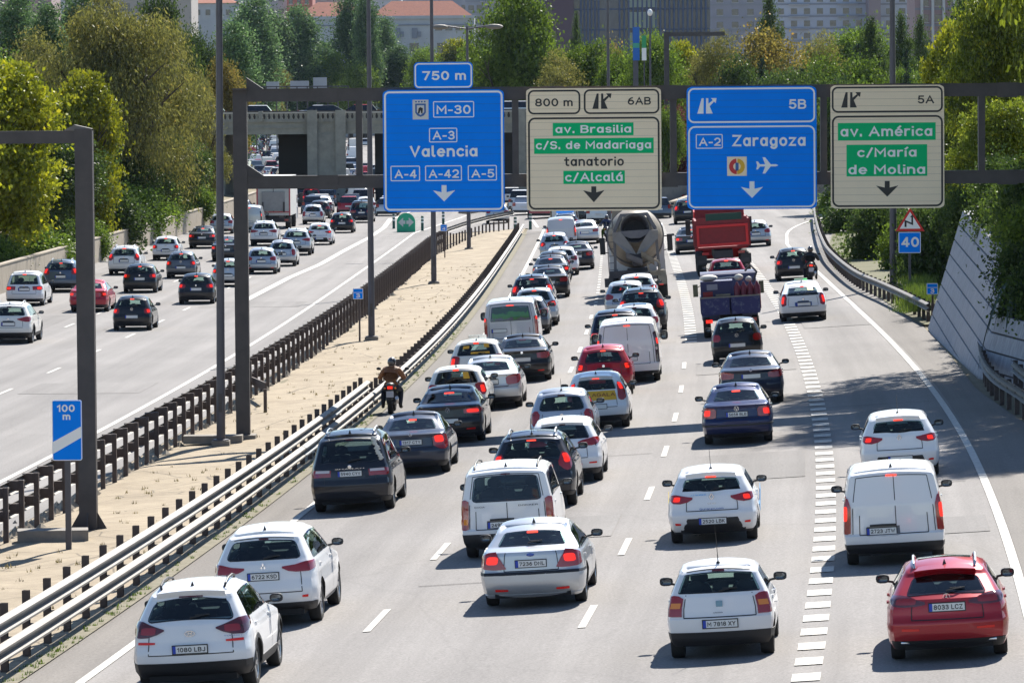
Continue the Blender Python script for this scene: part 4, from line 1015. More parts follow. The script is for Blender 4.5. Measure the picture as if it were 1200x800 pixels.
def wpt(t, h, off=0):
    p = wbase(t); bat = .30 * h
    return Vector((p.x + bat + off, p.y + (.0), p.z + h))
def drop(t): return .027 * min(t, Lr[1]) + .004 * max(0, t - Lr[1])
ncourse = 8
NC2 = 5
for c_ in range(ncourse):
    for j, (t0, t1) in enumerate([(0, Lr[1] / 3), (Lr[1] / 3, 2 * Lr[1] / 3), (2 * Lr[1] / 3, Lr[1]), (Lr[1], Lr[2]), (Lr[2], (Lr[2] + Lr[3]) / 2), ((Lr[2] + Lr[3]) / 2, Lr[3])]):
        if j > 2 and c_ >= NC2: continue
        g_ = .028; m = MB(); vs = []
        n = 4
        for q in range(n + 1):
            t = t0 + (t1 - t0) * q / n
            z0, z1 = .52 * c_ + g_ - drop(t) * 1, .52 * (c_ + 1) - g_ - drop(t)
            if z1 < 0.02: z1 = .02; 
            z0 = max(z0, -.1)
            for (z, o) in ((z0, 0), (z1, 0), (z1, .35), (z0, .35)): vs.append(wpt(t, z, o))
        fs = [(4 * q + a, 4 * q + 4 + a, 4 * q + 4 + b, 4 * q + b) for q in range(n) for a, b in ((0, 1), (1, 2), (2, 3), (3, 0))] + [(0, 1, 2, 3), (4 * n + 3, 4 * n + 2, 4 * n + 1, 4 * n)]
        if all(vs[4 * q + 1].z - vs[4 * q].z < .03 for q in range(n + 1)): continue
        m.add(vs, fs); rel(m.obj('wall_course', WALLM, rw), rw)
m = MB(); vs = []
def wtop(t): return .52 * (ncourse if t <= Lr[1] - .3 else NC2) - drop(t)
TT = [0, Lr[1] / 2, Lr[1] - .3, Lr[1] - .2, Lr[2], Lr[3]]
for t in TT:
    for z, o in ((-.2, .04), (wtop(t) - .03, .04), (wtop(t) - .03, .5), (-.2, .5)): vs.append(wpt(t, z, o))
m.add(vs, [(4 * q + a, 4 * q + 4 + a, 4 * q + 4 + b, 4 * q + b) for q in range(5) for a, b in ((0, 1), (1, 2), (2, 3), (3, 0))] + [(0, 1, 2, 3), (23, 22, 21, 20)])
rel(m.obj('joint_mortar', plain('dark_joint_mortar', (.06, .055, .06), .95), rw), rw)  # dark mortar backing that shows between the wall courses
# the bank of earth behind the wall
m = MB(); vs = []
for t in TT:
    p = wpt(t, wtop(t) - .1, .3); q = wbase(t)
    vs += [p, p + Vector((6, 0, 1.0)), p + Vector((30, 0, 2.0))]
v0 = [vs[0] + Vector((0, .2, 0)), vs[1] + Vector((0, 2, -1)), vs[2] + Vector((0, 6, 0))]
v1 = [Vector((v.x + 2, v.y + 26, .6)) for v in v0]
vs = v1 + v0 + vs[3:]
m.add(vs, [(3 * i + j, 3 * i + j + 1, 3 * i + j + 4, 3 * i + j + 3) for i in range(6) for j in range(2)])
o = m.obj('earth_bank', SOIL, None, smooth=60); o['kind'] = 'structure'

# ------------------------------------------------------------------ gantry, its signs and the other signs
YG = 133.0; K = YG / F * 1.0
K = (on_plane_y(601, 100, YG) - on_plane_y(600, 100, YG)).length
BLUE = plain('sign_blue', (.0, .26, .99), .7, spec=.1, noise=(.9, .7, (.003, .215, .86))); WHITE = plain('sign_white', (.88, .88, .86), .6)
BEIGE = plain('sign_beige', (.95, .79, .56), .6, noise=(.9, .7, (.86, .71, .50))); GREEN = plain('sign_green', (.0, .50, .17), .6, spec=.15); BLK = plain('sign_black', (.012, .012, .013), .45)
def rrect(x0, z0, x1, z1, r, n=5):
    pts = []
    for cx, cz, a0 in ((x1 - r, z1 - r, 0), (x0 + r, z1 - r, 90), (x0 + r, z0 + r, 180), (x1 - r, z0 + r, 270)):
        for i in range(n + 1):
            a = math.radians(a0 + 90 * i / n); pts.append((cx + r * math.cos(a), cz + r * math.sin(a)))
    return pts
class Sign:
    """flat sign facing -Y; coordinates in photograph pixels of the survey, at distance Y"""
    def __init__(s, name, label, x0, y0, x1, y1, Y, cat='sign', group=None):
        s.k = Y / F * math.sqrt(1); s.cx, s.cy = (x0 + x1) / 2, (y0 + y1) / 2
        p = on_plane_y(s.cx, s.cy, Y); s.root = empty(name, p); tag(s.root, label, cat, group)
        s.b = (x0, y0, x1, y1)
    def X(s, x): return (x - s.cx) * s.k
    def Z(s, y): return (s.cy - y) * s.k
    def slats(s, mat, h=8.2, r=5):
        x0, y0, x1, y1 = s.b; n = round((y1 - y0) / h); hh = (y1 - y0) / n
        for i in range(n):
            ya, yb = y0 + i * hh, y0 + (i + 1) * hh; L_ = []; R_ = []
            for q in range(5):
                y = ya + .35 * (i > 0) * .5 + (yb - ya - .35 * (i > 0) * .5) * q / 4; d = max(0, r - (y - y0), r - (y1 - y)); ins = r - math.sqrt(max(0, r * r - min(d, r) ** 2))
                L_.append((s.X(x0 + ins), s.Z(y))); R_.append((s.X(x1 - ins), s.Z(y)))
            MB().prism(L_ + R_[::-1], 0, .04).obj('panel_slat', mat, s.root)
        MB().box((s.X(x0) + .06, .025, s.Z(y1) + .06), (s.X(x1) - .06, .06, s.Z(y0) - .06)).obj('backing', GANT, s.root)
        for fx in (.2, .8): MB().box((s.X(x0 + (x1 - x0) * fx) - .04, .06, s.Z(y1)), (s.X(x0 + (x1 - x0) * fx) + .04, .16, s.Z(y0))).obj('bracket', GANT, s.root)
    def plate(s, mat, r=4):
        x0, y0, x1, y1 = s.b; MB().prism(rrect(s.X(x0), s.Z(y1), s.X(x1), s.Z(y0), r * s.k), 0, .03).obj('panel', mat, s.root)
    def ring(s, x0, y0, x1, y1, w, mat, r=6, name='border', lift=.003):
        a = rrect(s.X(x0), s.Z(y1), s.X(x1), s.Z(y0), r * s.k); b = rrect(s.X(x0 + w), s.Z(y1 - w), s.X(x1 - w), s.Z(y0 + w), max(.2, r - w) * s.k)
        n = len(a); vs = [(x, -lift, z) for x, z in a + b] + [(x, .001, z) for x, z in a + b]
        fs = [(i, (i + 1) % n, n + (i + 1) % n, n + i) for i in range(n)] + [(i, (i + 1) % n, 2 * n + (i + 1) % n, 2 * n + i) for i in range(n)]
        MB().add(vs, fs).obj(name, mat, s.root)
    def rect(s, x0, y0, x1, y1, mat, name='field', lift=.004, r=0):
        p = rrect(s.X(x0), s.Z(y1), s.X(x1), s.Z(y0), r * s.k, 3) if r else [(s.X(x0), s.Z(y1)), (s.X(x0), s.Z(y0)), (s.X(x1), s.Z(y0)), (s.X(x1), s.Z(y1))]
        return MB().prism(p, -lift, .001).obj(name, mat, s.root)
    def poly(s, pts, mat, name='symbol', lift=.004):
        return MB().prism([(s.X(x), s.Z(y)) for x, y in pts], -lift, .001).obj(name, mat, s.root)
    def text(s, t, x0, y0, x1, y1, mat, bold=.022, lift=.007):
        return letter('lettering', t, s.root, mat, s.X(x0), s.Z(y1), s.X(x1), s.Z(y0), -lift + .0005, bold, .006)
    def arrow(s, x0, x1, y0, y1, ytop, mat):
        c = (x0 + x1) / 2; w = (x1 - x0); sw = 2.9
        s.poly([(c - sw, ytop), (c + sw, ytop), (c + sw, y0 + 2.3), (x1, y0), (c, y1), (x0, y0), (c - sw, y0 + 2.3)], mat, 'arrow')
    def exiticon(s, x0, y0, x1, y1, mat):
        w, h = x1 - x0, y1 - y0; P_ = lambda *q: [(x0 + a * w, y0 + b * h) for a, b in q]
        s.poly(P_((.0, 1), (.32, 1), (.33, .0), (.23, .0)), mat); s.poly(P_((.46, 0), (.57, 0), (.58, .36), (.80, .14), (.86, .24), (.64, .52), (.80, 1), (.45, 1)), mat); s.poly(P_((.72, .0), (1, .0), (.96, .32), (.84, .2)), mat)
BOLT = MB().box((-.022, -.02, -.022), (.022, .02, .022)).mesh('bolt', STEEL)
gan = empty('sign_gantry', G(281, 517)); tag(gan, 'grey steel gantry spanning the motorway and carrying the four large direction signs', 'gantry')
def gv(px, py, dy=0): 
    p = on_plane_y(px, py, YG + .35 + dy); return p
pt = gv(281, 105); pb = G(281, 517); pb = Vector((pt.x, YG + .35, zt(pt.x, YG) - .3))
rel(MB().beam(pb, Vector((pb.x, pb.y, pt.z)), .38, .38).obj('post', GANT, gan), gan)
rel(MB().box((pb.x - .2, pb.y - .34, pt.z - .02), (pb.x + .2, pb.y + .34, pt.z + .03)).obj('post_cap', GANT, gan), gan)
xr = 16.5; zu = gv(600, 110).z; zl_ = gv(600, 212).z; xl = pb.x + .19
for nm, z in (('upper_beam', zu), ('lower_beam', zl_)):
    rel(MB().box((xl, YG + .18, z - .165), (xr, YG + .5, z + .165)).obj(nm, GANT, gan), gan)
    rel(MB().box((xl, YG + .16, z + .165), (xr, YG + .52, z + .19)).obj('beam_flange', GANT, gan), gan)
    rel(MB().add([(xl, YG + .2, z + .16), (xl, YG + .2, z + .5), (xl + .5, YG + .2, z + .16), (xl, YG + .48, z + .16), (xl, YG + .48, z + .5), (xl + .5, YG + .48, z + .16)], [(0, 1, 2), (3, 5, 4), (0, 3, 4, 1), (1, 4, 5, 2), (0, 2, 5, 3)]).obj('gusset', GANT, gan), gan)
for nm, z in (('upper', zu), ('lower', zl_)):
    for X in np.arange(xl + 2.2, xr - 1, 3.1):
        pl_ = rel(MB().box((X - .28, YG + .155, z - .20), (X + .28, YG + .18, z + .20)).obj('splice_plate', GANT, gan), gan)
        for bx_ in (-.2, -.07, .07, .2):
            for bz_ in (-.13, .13): rel(MB().box((X + bx_ - .02, YG + .13, z + bz_ - .02), (X + bx_ + .02, YG + .155, z + bz_ + .02)).obj('bolt', STEEL, pl_), pl_) if False else link('bolt', BOLT, pl_, (X + bx_ - gan.location.x, YG + .14 - gan.location.y, z + bz_ - gan.location.z))
for px in (421, 604, 789, 965, 1150):
    x = gv(px, 160).x; rel(MB().box((x - .09, YG + .2, zl_ + .165), (x + .09, YG + .46, zu - .165)).obj('strut', GANT, gan), gan)
rel(MB().box((xr, YG + .14, zt(xr, YG) - .3), (xr + .38, YG + .54, pt.z)).obj('post', GANT, gan), gan)
rel(MB().box((pb.x - .35, pb.y - .35, pb.z), (pb.x + .35, pb.y + .35, pb.z + .42)).obj('footing', CONC, gan), gan)

sA = Sign('direction_sign', 'blue gantry sign reading Valencia with a white down arrow', 449, 105.5, 591, 248, YG, group='direction signs on the gantry'); sA.slats(BLUE, r=6)
sA.ring(450.6, 107, 589.4, 246.5, 2.2, WHITE, 6)
sA.rect(484, 117, 502.5, 140, plain('sign_grey_white', (.62, .61, .58), .5), 'emblem_field')
sA.poly([(487, 121.5), (499.5, 121.5), (499.5, 132), (497, 135.5), (493.2, 137), (489.5, 135.5), (487, 132)], plain('emblem_blue', (.03, .12, .35), .5), 'emblem_shield', .006)
sA.poly([(489, 123.5), (497.5, 123.5), (497.5, 131.5), (493.2, 135), (489, 131.5)], plain('sign_grey_white', (.6, .6, .6)), 'emblem_inner', .008)
sA.poly([(490, 133), (491, 127), (493, 125.5), (496, 127), (495.5, 133), (494, 133), (493.3, 129), (492, 133)], BLK, 'emblem_figure', .010)
for i in range(4): sA.rect(487 + i * 3.4, 118.4, 489 + i * 3.4, 120.2, plain('emblem_blue', (.03, .12, .35)), 'emblem_crown', .006)
def boxed(sg, t, bx, tx, mat=None):
    sg.ring(*bx, 1.1, mat or WHITE, 1.6, 'plate_border'); sg.text(t, *tx, mat or WHITE)
boxed(sA, 'M-30', (508, 119, 556, 138), (512, 123, 552, 134)); boxed(sA, 'A-3', (503, 150, 536, 167), (507, 153, 533, 164)); sA.text('Valencia', 480, 170.5, 559.5, 184.7, WHITE, .03)
boxed(sA, 'A-4', (457.5, 194, 492, 212), (462, 198, 488, 208.8)); boxed(sA, 'A-42', (498, 194, 541, 212), (502, 198, 537.5, 208.8)); boxed(sA, 'A-5', (548, 194, 582, 212), (552, 198, 579, 208.8))
sA.arrow(507, 533, 223, 236, 217, WHITE)
sT = Sign('distance_plate', 'small blue plate reading 750 m on top of the blue Valencia sign', 485, 73, 554, 104, YG); sT.plate(BLUE, 5); sT.ring(486, 74.2, 553, 103, 1.6, WHITE, 5); sT.text('750 m', 495, 83.5, 546, 94.3, WHITE, .03)
for x in (497, 542): MB().box((sT.X(x) - .04, .03, sT.Z(135)), (sT.X(x) + .04, .1, sT.Z(80))).obj('bracket', GANT, sT.root)

sB = Sign('direction_sign', 'beige gantry sign with green fields reading av. Brasilia and tanatorio', 617, 103.5, 775, 247, YG, group='direction signs on the gantry'); sB.slats(BEIGE, r=5)
sB.ring(619, 105.3, 680.5, 134, 2.1, BLK, 7); sB.ring(684.5, 105, 773, 134, 2.1, BLK, 7); sB.ring(619, 137.5, 773, 245.3, 2.2, BLK, 8)
sB.text('800 m', 627.5, 115.3, 671.5, 124.6, BLK, .02); sB.exiticon(694.5, 110, 717, 128, BLK); sB.text('6AB', 736, 114, 763, 123.6, BLK, .02)
for t, f, q in (('av. Brasilia', (648, 144, 742.5, 159), (651, 146.7, 739.7, 156.5)), ('c/S. de Madariaga', (626, 162, 766, 180), (628, 164.7, 763, 177)), ('c/Alcalá', (660, 200, 732, 215.5), (662, 201.5, 729.5, 213.6))):
    sB.rect(*f, GREEN); sB.text(t, *q, WHITE, .024, .009)
sB.text('tanatorio', 661, 184, 731, 194.6, BLK, .024); sB.arrow(683, 708, 223, 237, 218.5, BLK)

sC = Sign('direction_sign', 'blue gantry sign reading Zaragoza with an aeroplane symbol', 805, 101.5, 957, 245, YG, group='direction signs on the gantry'); sC.slats(BLUE, r=6)
sC.ring(806.6, 103, 955.4, 144, 2.0, WHITE, 7); sC.ring(806.6, 147.5, 955.4, 243.5, 2.0, WHITE, 8)
sC.exiticon(817.5, 115, 840, 133, WHITE); sC.text('5B', 924.5, 117, 945, 128.3, WHITE, .026); boxed(sC, 'A-2', (815.5, 157, 847, 174), (819, 160.5, 844.5, 171)); sC.text('Zaragoza', 857.5, 158, 944, 175, WHITE, .03)
sC.rect(852, 183.5, 875, 206, BEIGE, 'emblem_field'); 
def arcpoly(cx, cy, r0_, r1_, a0, a1, n=9):
    return [(cx + r1_ * math.cos(math.radians(a0 + (a1 - a0) * i / n)), cy - r1_ * math.sin(math.radians(a0 + (a1 - a0) * i / n))) for i in range(n + 1)] + [(cx + r0_ * math.cos(math.radians(a1 + (a0 - a1) * i / n)), cy - r0_ * math.sin(math.radians(a1 + (a0 - a1) * i / n))) for i in range(n + 1)]
sC.poly(arcpoly(863.5, 195, 4.4, 9.3, 95, 268), plain('emblem_red', (.60, .03, .03), .5), 'emblem_arc', .006); sC.poly(arcpoly(863.5, 195, 4.4, 9.3, -88, 85), plain('emblem_yellow', (.75, .42, .02), .5), 'emblem_arc', .006); sC.rect(861.7, 190.5, 865.5, 200, plain('emblem_blue', (.03, .12, .35)), 'emblem_bar', .006)
sC.poly([(912, 194), (909, 192.7), (903, 192.7), (896.5, 184.5), (893.5, 184.5), (896.5, 192.7), (890.5, 192.7), (888, 189.3), (886, 189.3), (887.2, 194), (886, 198.7), (888, 198.7), (890.5, 195.3), (896.5, 195.3), (893.5, 203.5), (896.5, 203.5), (903, 195.3), (909, 195.3)], WHITE, 'aeroplane', .006)
sC.arrow(868, 894, 219, 232, 212.5, WHITE)

sD = Sign('direction_sign', 'beige gantry sign with green fields reading av. América and Molina', 973.5, 100, 1106.5, 244, YG, group='direction signs on the gantry'); sD.slats(BEIGE, r=5)
sD.ring(975, 101.6, 1105, 132, 2.1, BLK, 7); sD.ring(975, 135.5, 1105, 242.3, 2.2, BLK, 8); sD.exiticon(986, 108, 1009, 126, BLK); sD.text('5A', 1075.5, 112, 1095, 122, BLK, .02)
sD.rect(982, 144, 1096.5, 164.5, GREEN); sD.text('av. América', 985, 147, 1092.5, 160.6, WHITE, .024, .009)
sD.rect(992, 169.5, 1086.5, 206.5, GREEN); sD.text('c/María', 1004.5, 172, 1074, 185, WHITE, .024, .009); sD.text('de Molina', 994, 192.5, 1084, 204.3, WHITE, .024, .009); sD.arrow(1026.5, 1052.5, 217.5, 230.5, 212, BLK)

# the nearer gantry arm at the left
Y2 = 104.0; g2 = empty('cantilever_gantry', G(104, 622)); tag(g2, 'dark steel gantry post with an arm reaching out of frame to the left', 'gantry')
p = G(104, 622); tp = on_plane_y(100, 150, p.y); Y2 = p.y; zc = on_plane_y(60, 160, Y2).z
rel(MB().box((p.x - .19, Y2 - .19, p.z - .1), (p.x + .19, Y2 + .19, zc + .16)).obj('post', GANT, g2), g2)
rel(MB().box((p.x - 9, Y2 - .13, zc - .15), (p.x - .19, Y2 + .13, zc + .12)).obj('arm', GANT, g2), g2)
rel(MB().prism([(p.x - .45, zc + .12), (p.x - .19, zc + .25), (p.x + .19, zc + .16), (p.x + .19, zc + .12)], Y2 - .15, Y2 + .15).obj('cap_plate', STEEL, g2), g2)
for sx, sy in ((1, 0), (-1, 0), (0, 1), (0, -1)):
    c = Vector((p.x + sx * .19, Y2 + sy * .19, p.z)); w = Vector((sx, sy, 0)) * .24; t = Vector((-sy, sx, 0)) * .015
    rel(MB().add([c + t, c + w + t, c + Vector((0, 0, .42)) + t, c - t, c + w - t, c + Vector((0, 0, .42)) - t], [(0, 1, 2), (3, 5, 4), (0, 3, 4, 1), (1, 4, 5, 2), (0, 2, 5, 3)]).obj('base_gusset', GANT, g2), g2)
rel(MB().box((p.x - .42, Y2 - .42, p.z - .2), (p.x + .42, Y2 + .42, p.z + .03)).obj('base_plate', GANT, g2), g2)

# 100 m countdown marker
b_ = G(80, 643); s1 = Sign('exit_marker_sign', 'blue exit countdown marker reading 100 m with one white diagonal stripe', 61, 468.5, 96, 539.5, b_.y, cat='sign')
s1.plate(BLUE, 2.5); s1.ring(61, 468.5, 96, 539.5, .9, WHITE, 2.5); s1.text('100', 66.8, 473.2, 88, 482.3, WHITE, .035); s1.text('m', 73.5, 485.3, 82.7, 491.6, WHITE, .035); s1.poly([(62, 517.5), (95, 499.5), (95, 512.7), (62, 531.5)], WHITE, 'stripe')
MB().box((-.06, .03, b_.z - s1.root.location.z - .2), (.06, .11, s1.Z(470))).obj('post', POLE, s1.root)
m = MB().box((-.75, -.35, 0), (.75, .35, .28)); o = m.obj('concrete_block', CONC, None, loc=G(62, 634) + Vector((0, 0, -.02)), rot=(0, 0, .1)); tag(o, 'low concrete footing block beside the foot of the 100 m sign', 'concrete block')
o = MB().box((-.8, -.3, 0), (.8, .3, .22)).obj('concrete_block', CONC, None, loc=G(250, 519)); tag(o, 'concrete footing slab at the foot of the tall grey lamp pole', 'concrete block')
# bend warning and 40 plate
b_ = G(1066, 345); s2 = Sign('bend_warning_sign', 'red bordered warning triangle with a double bend arrow above the blue 40 plate', 1049.5, 243.5, 1083.5, 271, b_.y)
RED = plain('sign_red', (.62, .02, .02), .4)
s2.poly([(1066.5, 243.5), (1083.5, 271), (1049.5, 271)], RED, 'triangle', .0); s2.poly([(1066.5, 248.5), (1078.8, 268), (1054.2, 268)], WHITE, 'triangle_field', .006)
s2.poly([(1060, 266), (1060, 257.5), (1068, 261), (1068, 254.5), (1066.5, 254.5), (1069, 251.5), (1071.3, 254.5), (1070, 254.5), (1070, 264), (1062.3, 260.5), (1062.3, 266)], BLK, 'double_bend', .009)
s3 = Sign('speed_plate', 'square blue plate reading 40 below the bend warning triangle', 1053, 272, 1079, 296.5, b_.y); s3.plate(BLUE, 1.2); s3.ring(1053, 272, 1079, 296.5, .7, WHITE, 1.2); s3.text('40', 1056, 277.6, 1077, 289.5, WHITE, .035)
MB().box((s2.X(1066) - .05, .005, b_.z - s2.root.location.z - .2), (s2.X(1066) + .05, .08, s2.Z(247))).obj('post', POLE, s2.root)
def kmplate(txt, px, x0, y0, x1, y1, foot, label, top=True):
    b = G(px, foot); s = Sign('kilometre_plate', label, x0, y0, x1, y1, b.y, group='small blue kilometre plates'); s.plate(BLUE, .8); s.ring(x0, y0, x1, y1, .55, WHITE, .8)
    h = y1 - y0; s.rect(x0 + .8, y0 + h * .36, x1 - .8, y0 + h * .40, WHITE); s.text(txt, (x0 + x1) / 2 - 2.4, y0 + h * .48, (x0 + x1) / 2 + 2.4, y1 - 1.6, WHITE, .03)
    MB().box((s.X(px) - .035, .03, b.z - s.root.location.z - .1), (s.X(px) + .035, .08, s.Z(y0 + 1))).obj('post', RUST, s.root)
kmplate('3', 421, 413.5, 338, 425.5, 350.5, 400, 'small blue plate with a white 3 on a post, left of the thin lamp pole')
kmplate('4', 521, 516, 263, 524, 271, 302, 'small blue plate with a white 4 on a post under the Valencia sign')
kmplate('3', 1093, 1086, 332, 1099, 345, 380, 'small blue plate half hidden behind the concrete wall edge')
# green divergence marker
b_ = G(476, 272); s4 = Sign('divergence_marker', 'round-topped green marker with white arrows pointing both ways at the lane split', 465, 249.5, 486.5, 272, b_.y, cat='marker')
GR = plain('marker_green', (.01, .42, .22), .45); s4.poly([(465, 272), (465, 259)] + [(475.75 + 10.75 * math.cos(math.radians(a)), 260 - 10.5 * math.sin(math.radians(a))) for a in range(175, 4, -10)] + [(486.5, 259), (486.5, 272)], GR, 'body', .0)
o = s4.root.children[0]; MB().prism([(s4.X(465), s4.Z(272)), (s4.X(465), s4.Z(258)), (s4.X(470), s4.Z(252)), (s4.X(481), s4.Z(252)), (s4.X(486.5), s4.Z(258)), (s4.X(486.5), s4.Z(272))], .02, .5).obj('back_shell', GR, s4.root)
s4.poly([(466.5, 260.5), (472.5, 255), (472.5, 258.5), (475, 258.5), (475, 262.5), (472.5, 262.5), (472.5, 266)], plain('marker_grey', (.6, .62, .6)), 'arrow', .01); s4.poly([(485, 260.5), (479, 255), (479, 258.5), (476.2, 258.5), (476.2, 262.5), (479, 262.5), (479, 266)], plain('marker_grey', (.6, .62, .6)), 'arrow', .01)
# striped bollards
DG = plain('bollard_green', (.01, .075, .055), .5)
def bollard(px, foot, label):
    b = G(px, foot); r = empty('delineator_post', b); tag(r, label, 'bollard', 'dark green delineator posts with white bands')
    m = MB(); m.lathe([(0, .0), (0, .13), (.06, .10), (1.05, .10), (1.08, .07), (1.08, 0)], (0, 0, 0), 'z', 12); m.obj('tube', DG, r, 40)
    for z in (.58, .82): MB().lathe([(z, .099), (z, .107), (z + .11, .107), (z + .11, .099)], (0, 0, 0), 'z', 12).obj('reflective_band', WHITE, r, 40)
for px, ft, lb in ((461.5, 268, 'striped post just left of the green lane-split marker'), (495, 270.5, 'striped post just right of the green lane-split marker'), (519.5, 265, 'striped post behind the small plate with the 4'), (604, 273, 'striped post by the far end of the queue barrier, the nearer of two'), (621.5, 269, 'striped post by the far end of the queue barrier, the farther of two'), (784.5, 253, 'striped post left of the dark red-lamped car under the Zaragoza sign'), (795.5, 250, 'striped post close beside the low ramp wall under the Zaragoza sign')):
    bollard(px, ft, lb)
# chevron board and low ramp wall seen between two gantry signs
b_ = G(790, 238); s5 = Sign('chevron_board', 'dark board with two white chevrons glimpsed between the gantry signs', 785, 222, 803, 235, b_.y); s5.plate(plain('board_dark', (.02, .03, .05), .5), .5)
for x in (788, 795): s5.poly([(x, 226), (x + 2, 226), (x + 5, 229.3), (x + 2, 232.6), (x, 232.6), (x + 2.6, 229.3)], WHITE, 'chevron')
def wall_at(name, label, pts, h, mat, th=.3):
    r = empty(name, pts[0]); tag(r, label, 'wall')
    for a, b in zip(pts[:-1], pts[1:]):
        m = MB(); m.beam(a + Vector((0, 0, h / 2 - .1)), b + Vector((0, 0, h / 2 - .1)), th, h + .2); rel(m.obj('wall_panel', mat, r), r)
        m = MB(); m.beam(a + Vector((0, 0, h + .05)), b + Vector((0, 0, h + .05)), th + .1, .08); rel(m.obj('coping', CONCP, r), r)
wall_at('ramp_wall', 'low tan kerb wall curving under the blue Zaragoza sign', [G(700, 262), G(760, 257), G(790, 252), G(806, 246), G(822, 240)], .95, CONCP)
wall_at('ramp_parapet', 'dark concrete ramp parapet with a pale top behind the chevron board', [on_plane_y(690, 236, 360), on_plane_y(740, 236, 365), on_plane_y(803, 236, 370), on_plane_y(980, 240, 372)], 1.7, CONC, .5)
# island at the gore
m = MB(); pts = [G(538, 250), G(600, 250), G(606, 236), G(560, 228), G(541, 232)]
m.add([q for q in pts] + [q + Vector((0, 0, .22)) for q in pts], [(5, 6, 7, 8, 9)] + [(i, (i + 1) % 5, 5 + (i + 1) % 5, 5 + i) for i in range(5)])
o = m.obj('gore_island', MED, None); o['kind'] = 'structure'

# ------------------------------------------------------------------ lamp posts
def lamp_post(px, foot, top_r, foot_r, h, label, head_=None, group='tall lamp posts in the median', lean=0.0):
    b = G(px, foot); r = empty('lamp_post', b); tag(r, label, 'lamp post', group)
    pts = [(0, 0, 0), (lean * .5, 0, h * .5), (lean, 0, h)]; MB().tube(pts, [foot_r, (top_r + foot_r) / 2, top_r], 16).obj('pole', POLE, r, 50)
    MB().box((-foot_r * 2, -foot_r * 2, -.2), (foot_r * 2, foot_r * 2, .12)).obj('footing', CONC if head_ != 'x' else RUST, r)
    MB().lathe([(.12, 0.001), (.12, foot_r * 1.8), (.15, foot_r * 1.8), (.16, foot_r)], (0, 0, 0), 'z', 16).obj('base_flange', POLE, r, 40)
    MB().box((-foot_r * .4, -foot_r - .006, .9), (foot_r * .4, -foot_r * .5, 1.4)).obj('access_door', GANT, r)
    if head_:
        for sg in (-1, 1):
            a = MB().tube([(lean, 0, h - .15), (lean + sg * 1.2, 0, h + .02)], .045, 8).obj('arm', POLE, r, 40)
            m = MB(); m.ell((lean + sg * 1.65, 0, h - .02), (.55, .22, .16), 12, 6); m.obj('luminaire', STEEL, a, 50)
lamp_post(259, 521, .08, .12, 15, 'tall round grey lamp post standing nearest in the median, left of the gantry post', lean=.1)
lamp_post(435.5, 398, .07, .13, 15, 'tall brown grey lamp post just left of the blue Valencia sign')
lamp_post(508.5, 333, .07, .14, 17, 'lamp post behind the blue Valencia sign on a dark square footing')
lamp_post(549.5, 293, .07, .13, 0 + on_plane_y(549, 17, G(549.5, 293).y).z - zt(0, 300) - .6, 'twin-armed street lamp rising behind the 750 m plate', 'yes')
lamp_post(714, 262, .07, .14, 22, 'slim lamp post rising behind the gap at the top of the beige Brasilia sign')
lamp_post(1047, 336, .09, .16, 18, 'grey lamp post behind the beige av. América sign beside the bend warning')
# ------------------------------------------------------------------ the balustraded bridge over both carriageways
YB = 438.0
def bx(px): return on_plane_y(px, 130, YB).x
ztop = on_plane_y(400, 131, YB).z; zdk = on_plane_y(400, 142, YB).z; zund = on_plane_y(400, 157, YB).z
x0, x1 = bx(60), bx(760)
BG = plain('aged_bridge_stone', (.38, .365, .30), .95, noise=(1.2, .6, (.20, .20, .175)), bump=.4)
br = empty('road_bridge', Vector((bx(380), YB, zs(-20)))); tag(br, 'old grey concrete bridge with a balustrade and fluted piers crossing the motorway', 'bridge')
rel(MB().box((x0, YB, zund), (x1, YB + 20, zdk)).obj('deck', BG, br), br)
rel(MB().box((x0, YB - .18, zdk - .05), (x1, YB + .0, zdk + .12)).obj('cornice', BG, br), br)
rel(MB().box((x0, YB - .1, (zund + zdk) / 2 - .05), (x1, YB + 0, (zund + zdk) / 2 + .08)).obj('string_course', BG, br), br)
rel(MB().box((x0, YB - .16, ztop - .14), (x1, YB + .3, ztop)).obj('handrail', plain('pale_stone', (.46, .43, .37), .9), br), br)
rel(MB().box((x0, YB - .08, zdk + .12), (x1, YB + .2, zdk + .22)).obj('balustrade_plinth', BG, br), br)
bm_ = MB().prism([(-.15, 0), (.15, 0), (.09, .2), (.16, .42), (.09, ztop - zdk - .36), (-.09, ztop - zdk - .36), (-.16, .42), (-.09, .2)], 0, .2).mesh('baluster', BG)
nb = 0; X = bx(255)
while X < bx(640) and nb < 300:
    rel(link('baluster', bm_, br, (X, YB - .03, zdk + .22)), br); X += .44; nb += 1
rel(MB().box((x0, YB + 1.6, zdk), (x1, YB + 1.8, zdk + .95)).obj('inner_barrier', plain('dark_and_shade_stone', (.05, .048, .045), .95), br), br)
def pilaster(px0, px1):
    a, b = bx(px0), bx(px1); p = rel(MB().box((a, YB - .55, -1.4), (b, YB - .2, ztop + .15)).obj('pier_pilaster', BG, br), br)
    n = 3; w = (b - a) / (n * 2 + 1)
    for i in range(n): rel(MB().box((a + w * (2 * i + 1), YB - .95, -1.4), (a + w * (2 * i + 2), YB - .55, ztop - .0)).obj('fluting', BG, p), br)
    rel(MB().prism([(a - .08, ztop + .15), (b + .08, ztop + .15), ((a + b) / 2, ztop + .55)], YB - .6, YB + .1).obj('pointed_cap', BG, p), br)
for q in ((360, 371.5), (393, 405), (233, 244), (605, 616), (640, 651)): pilaster(*q)
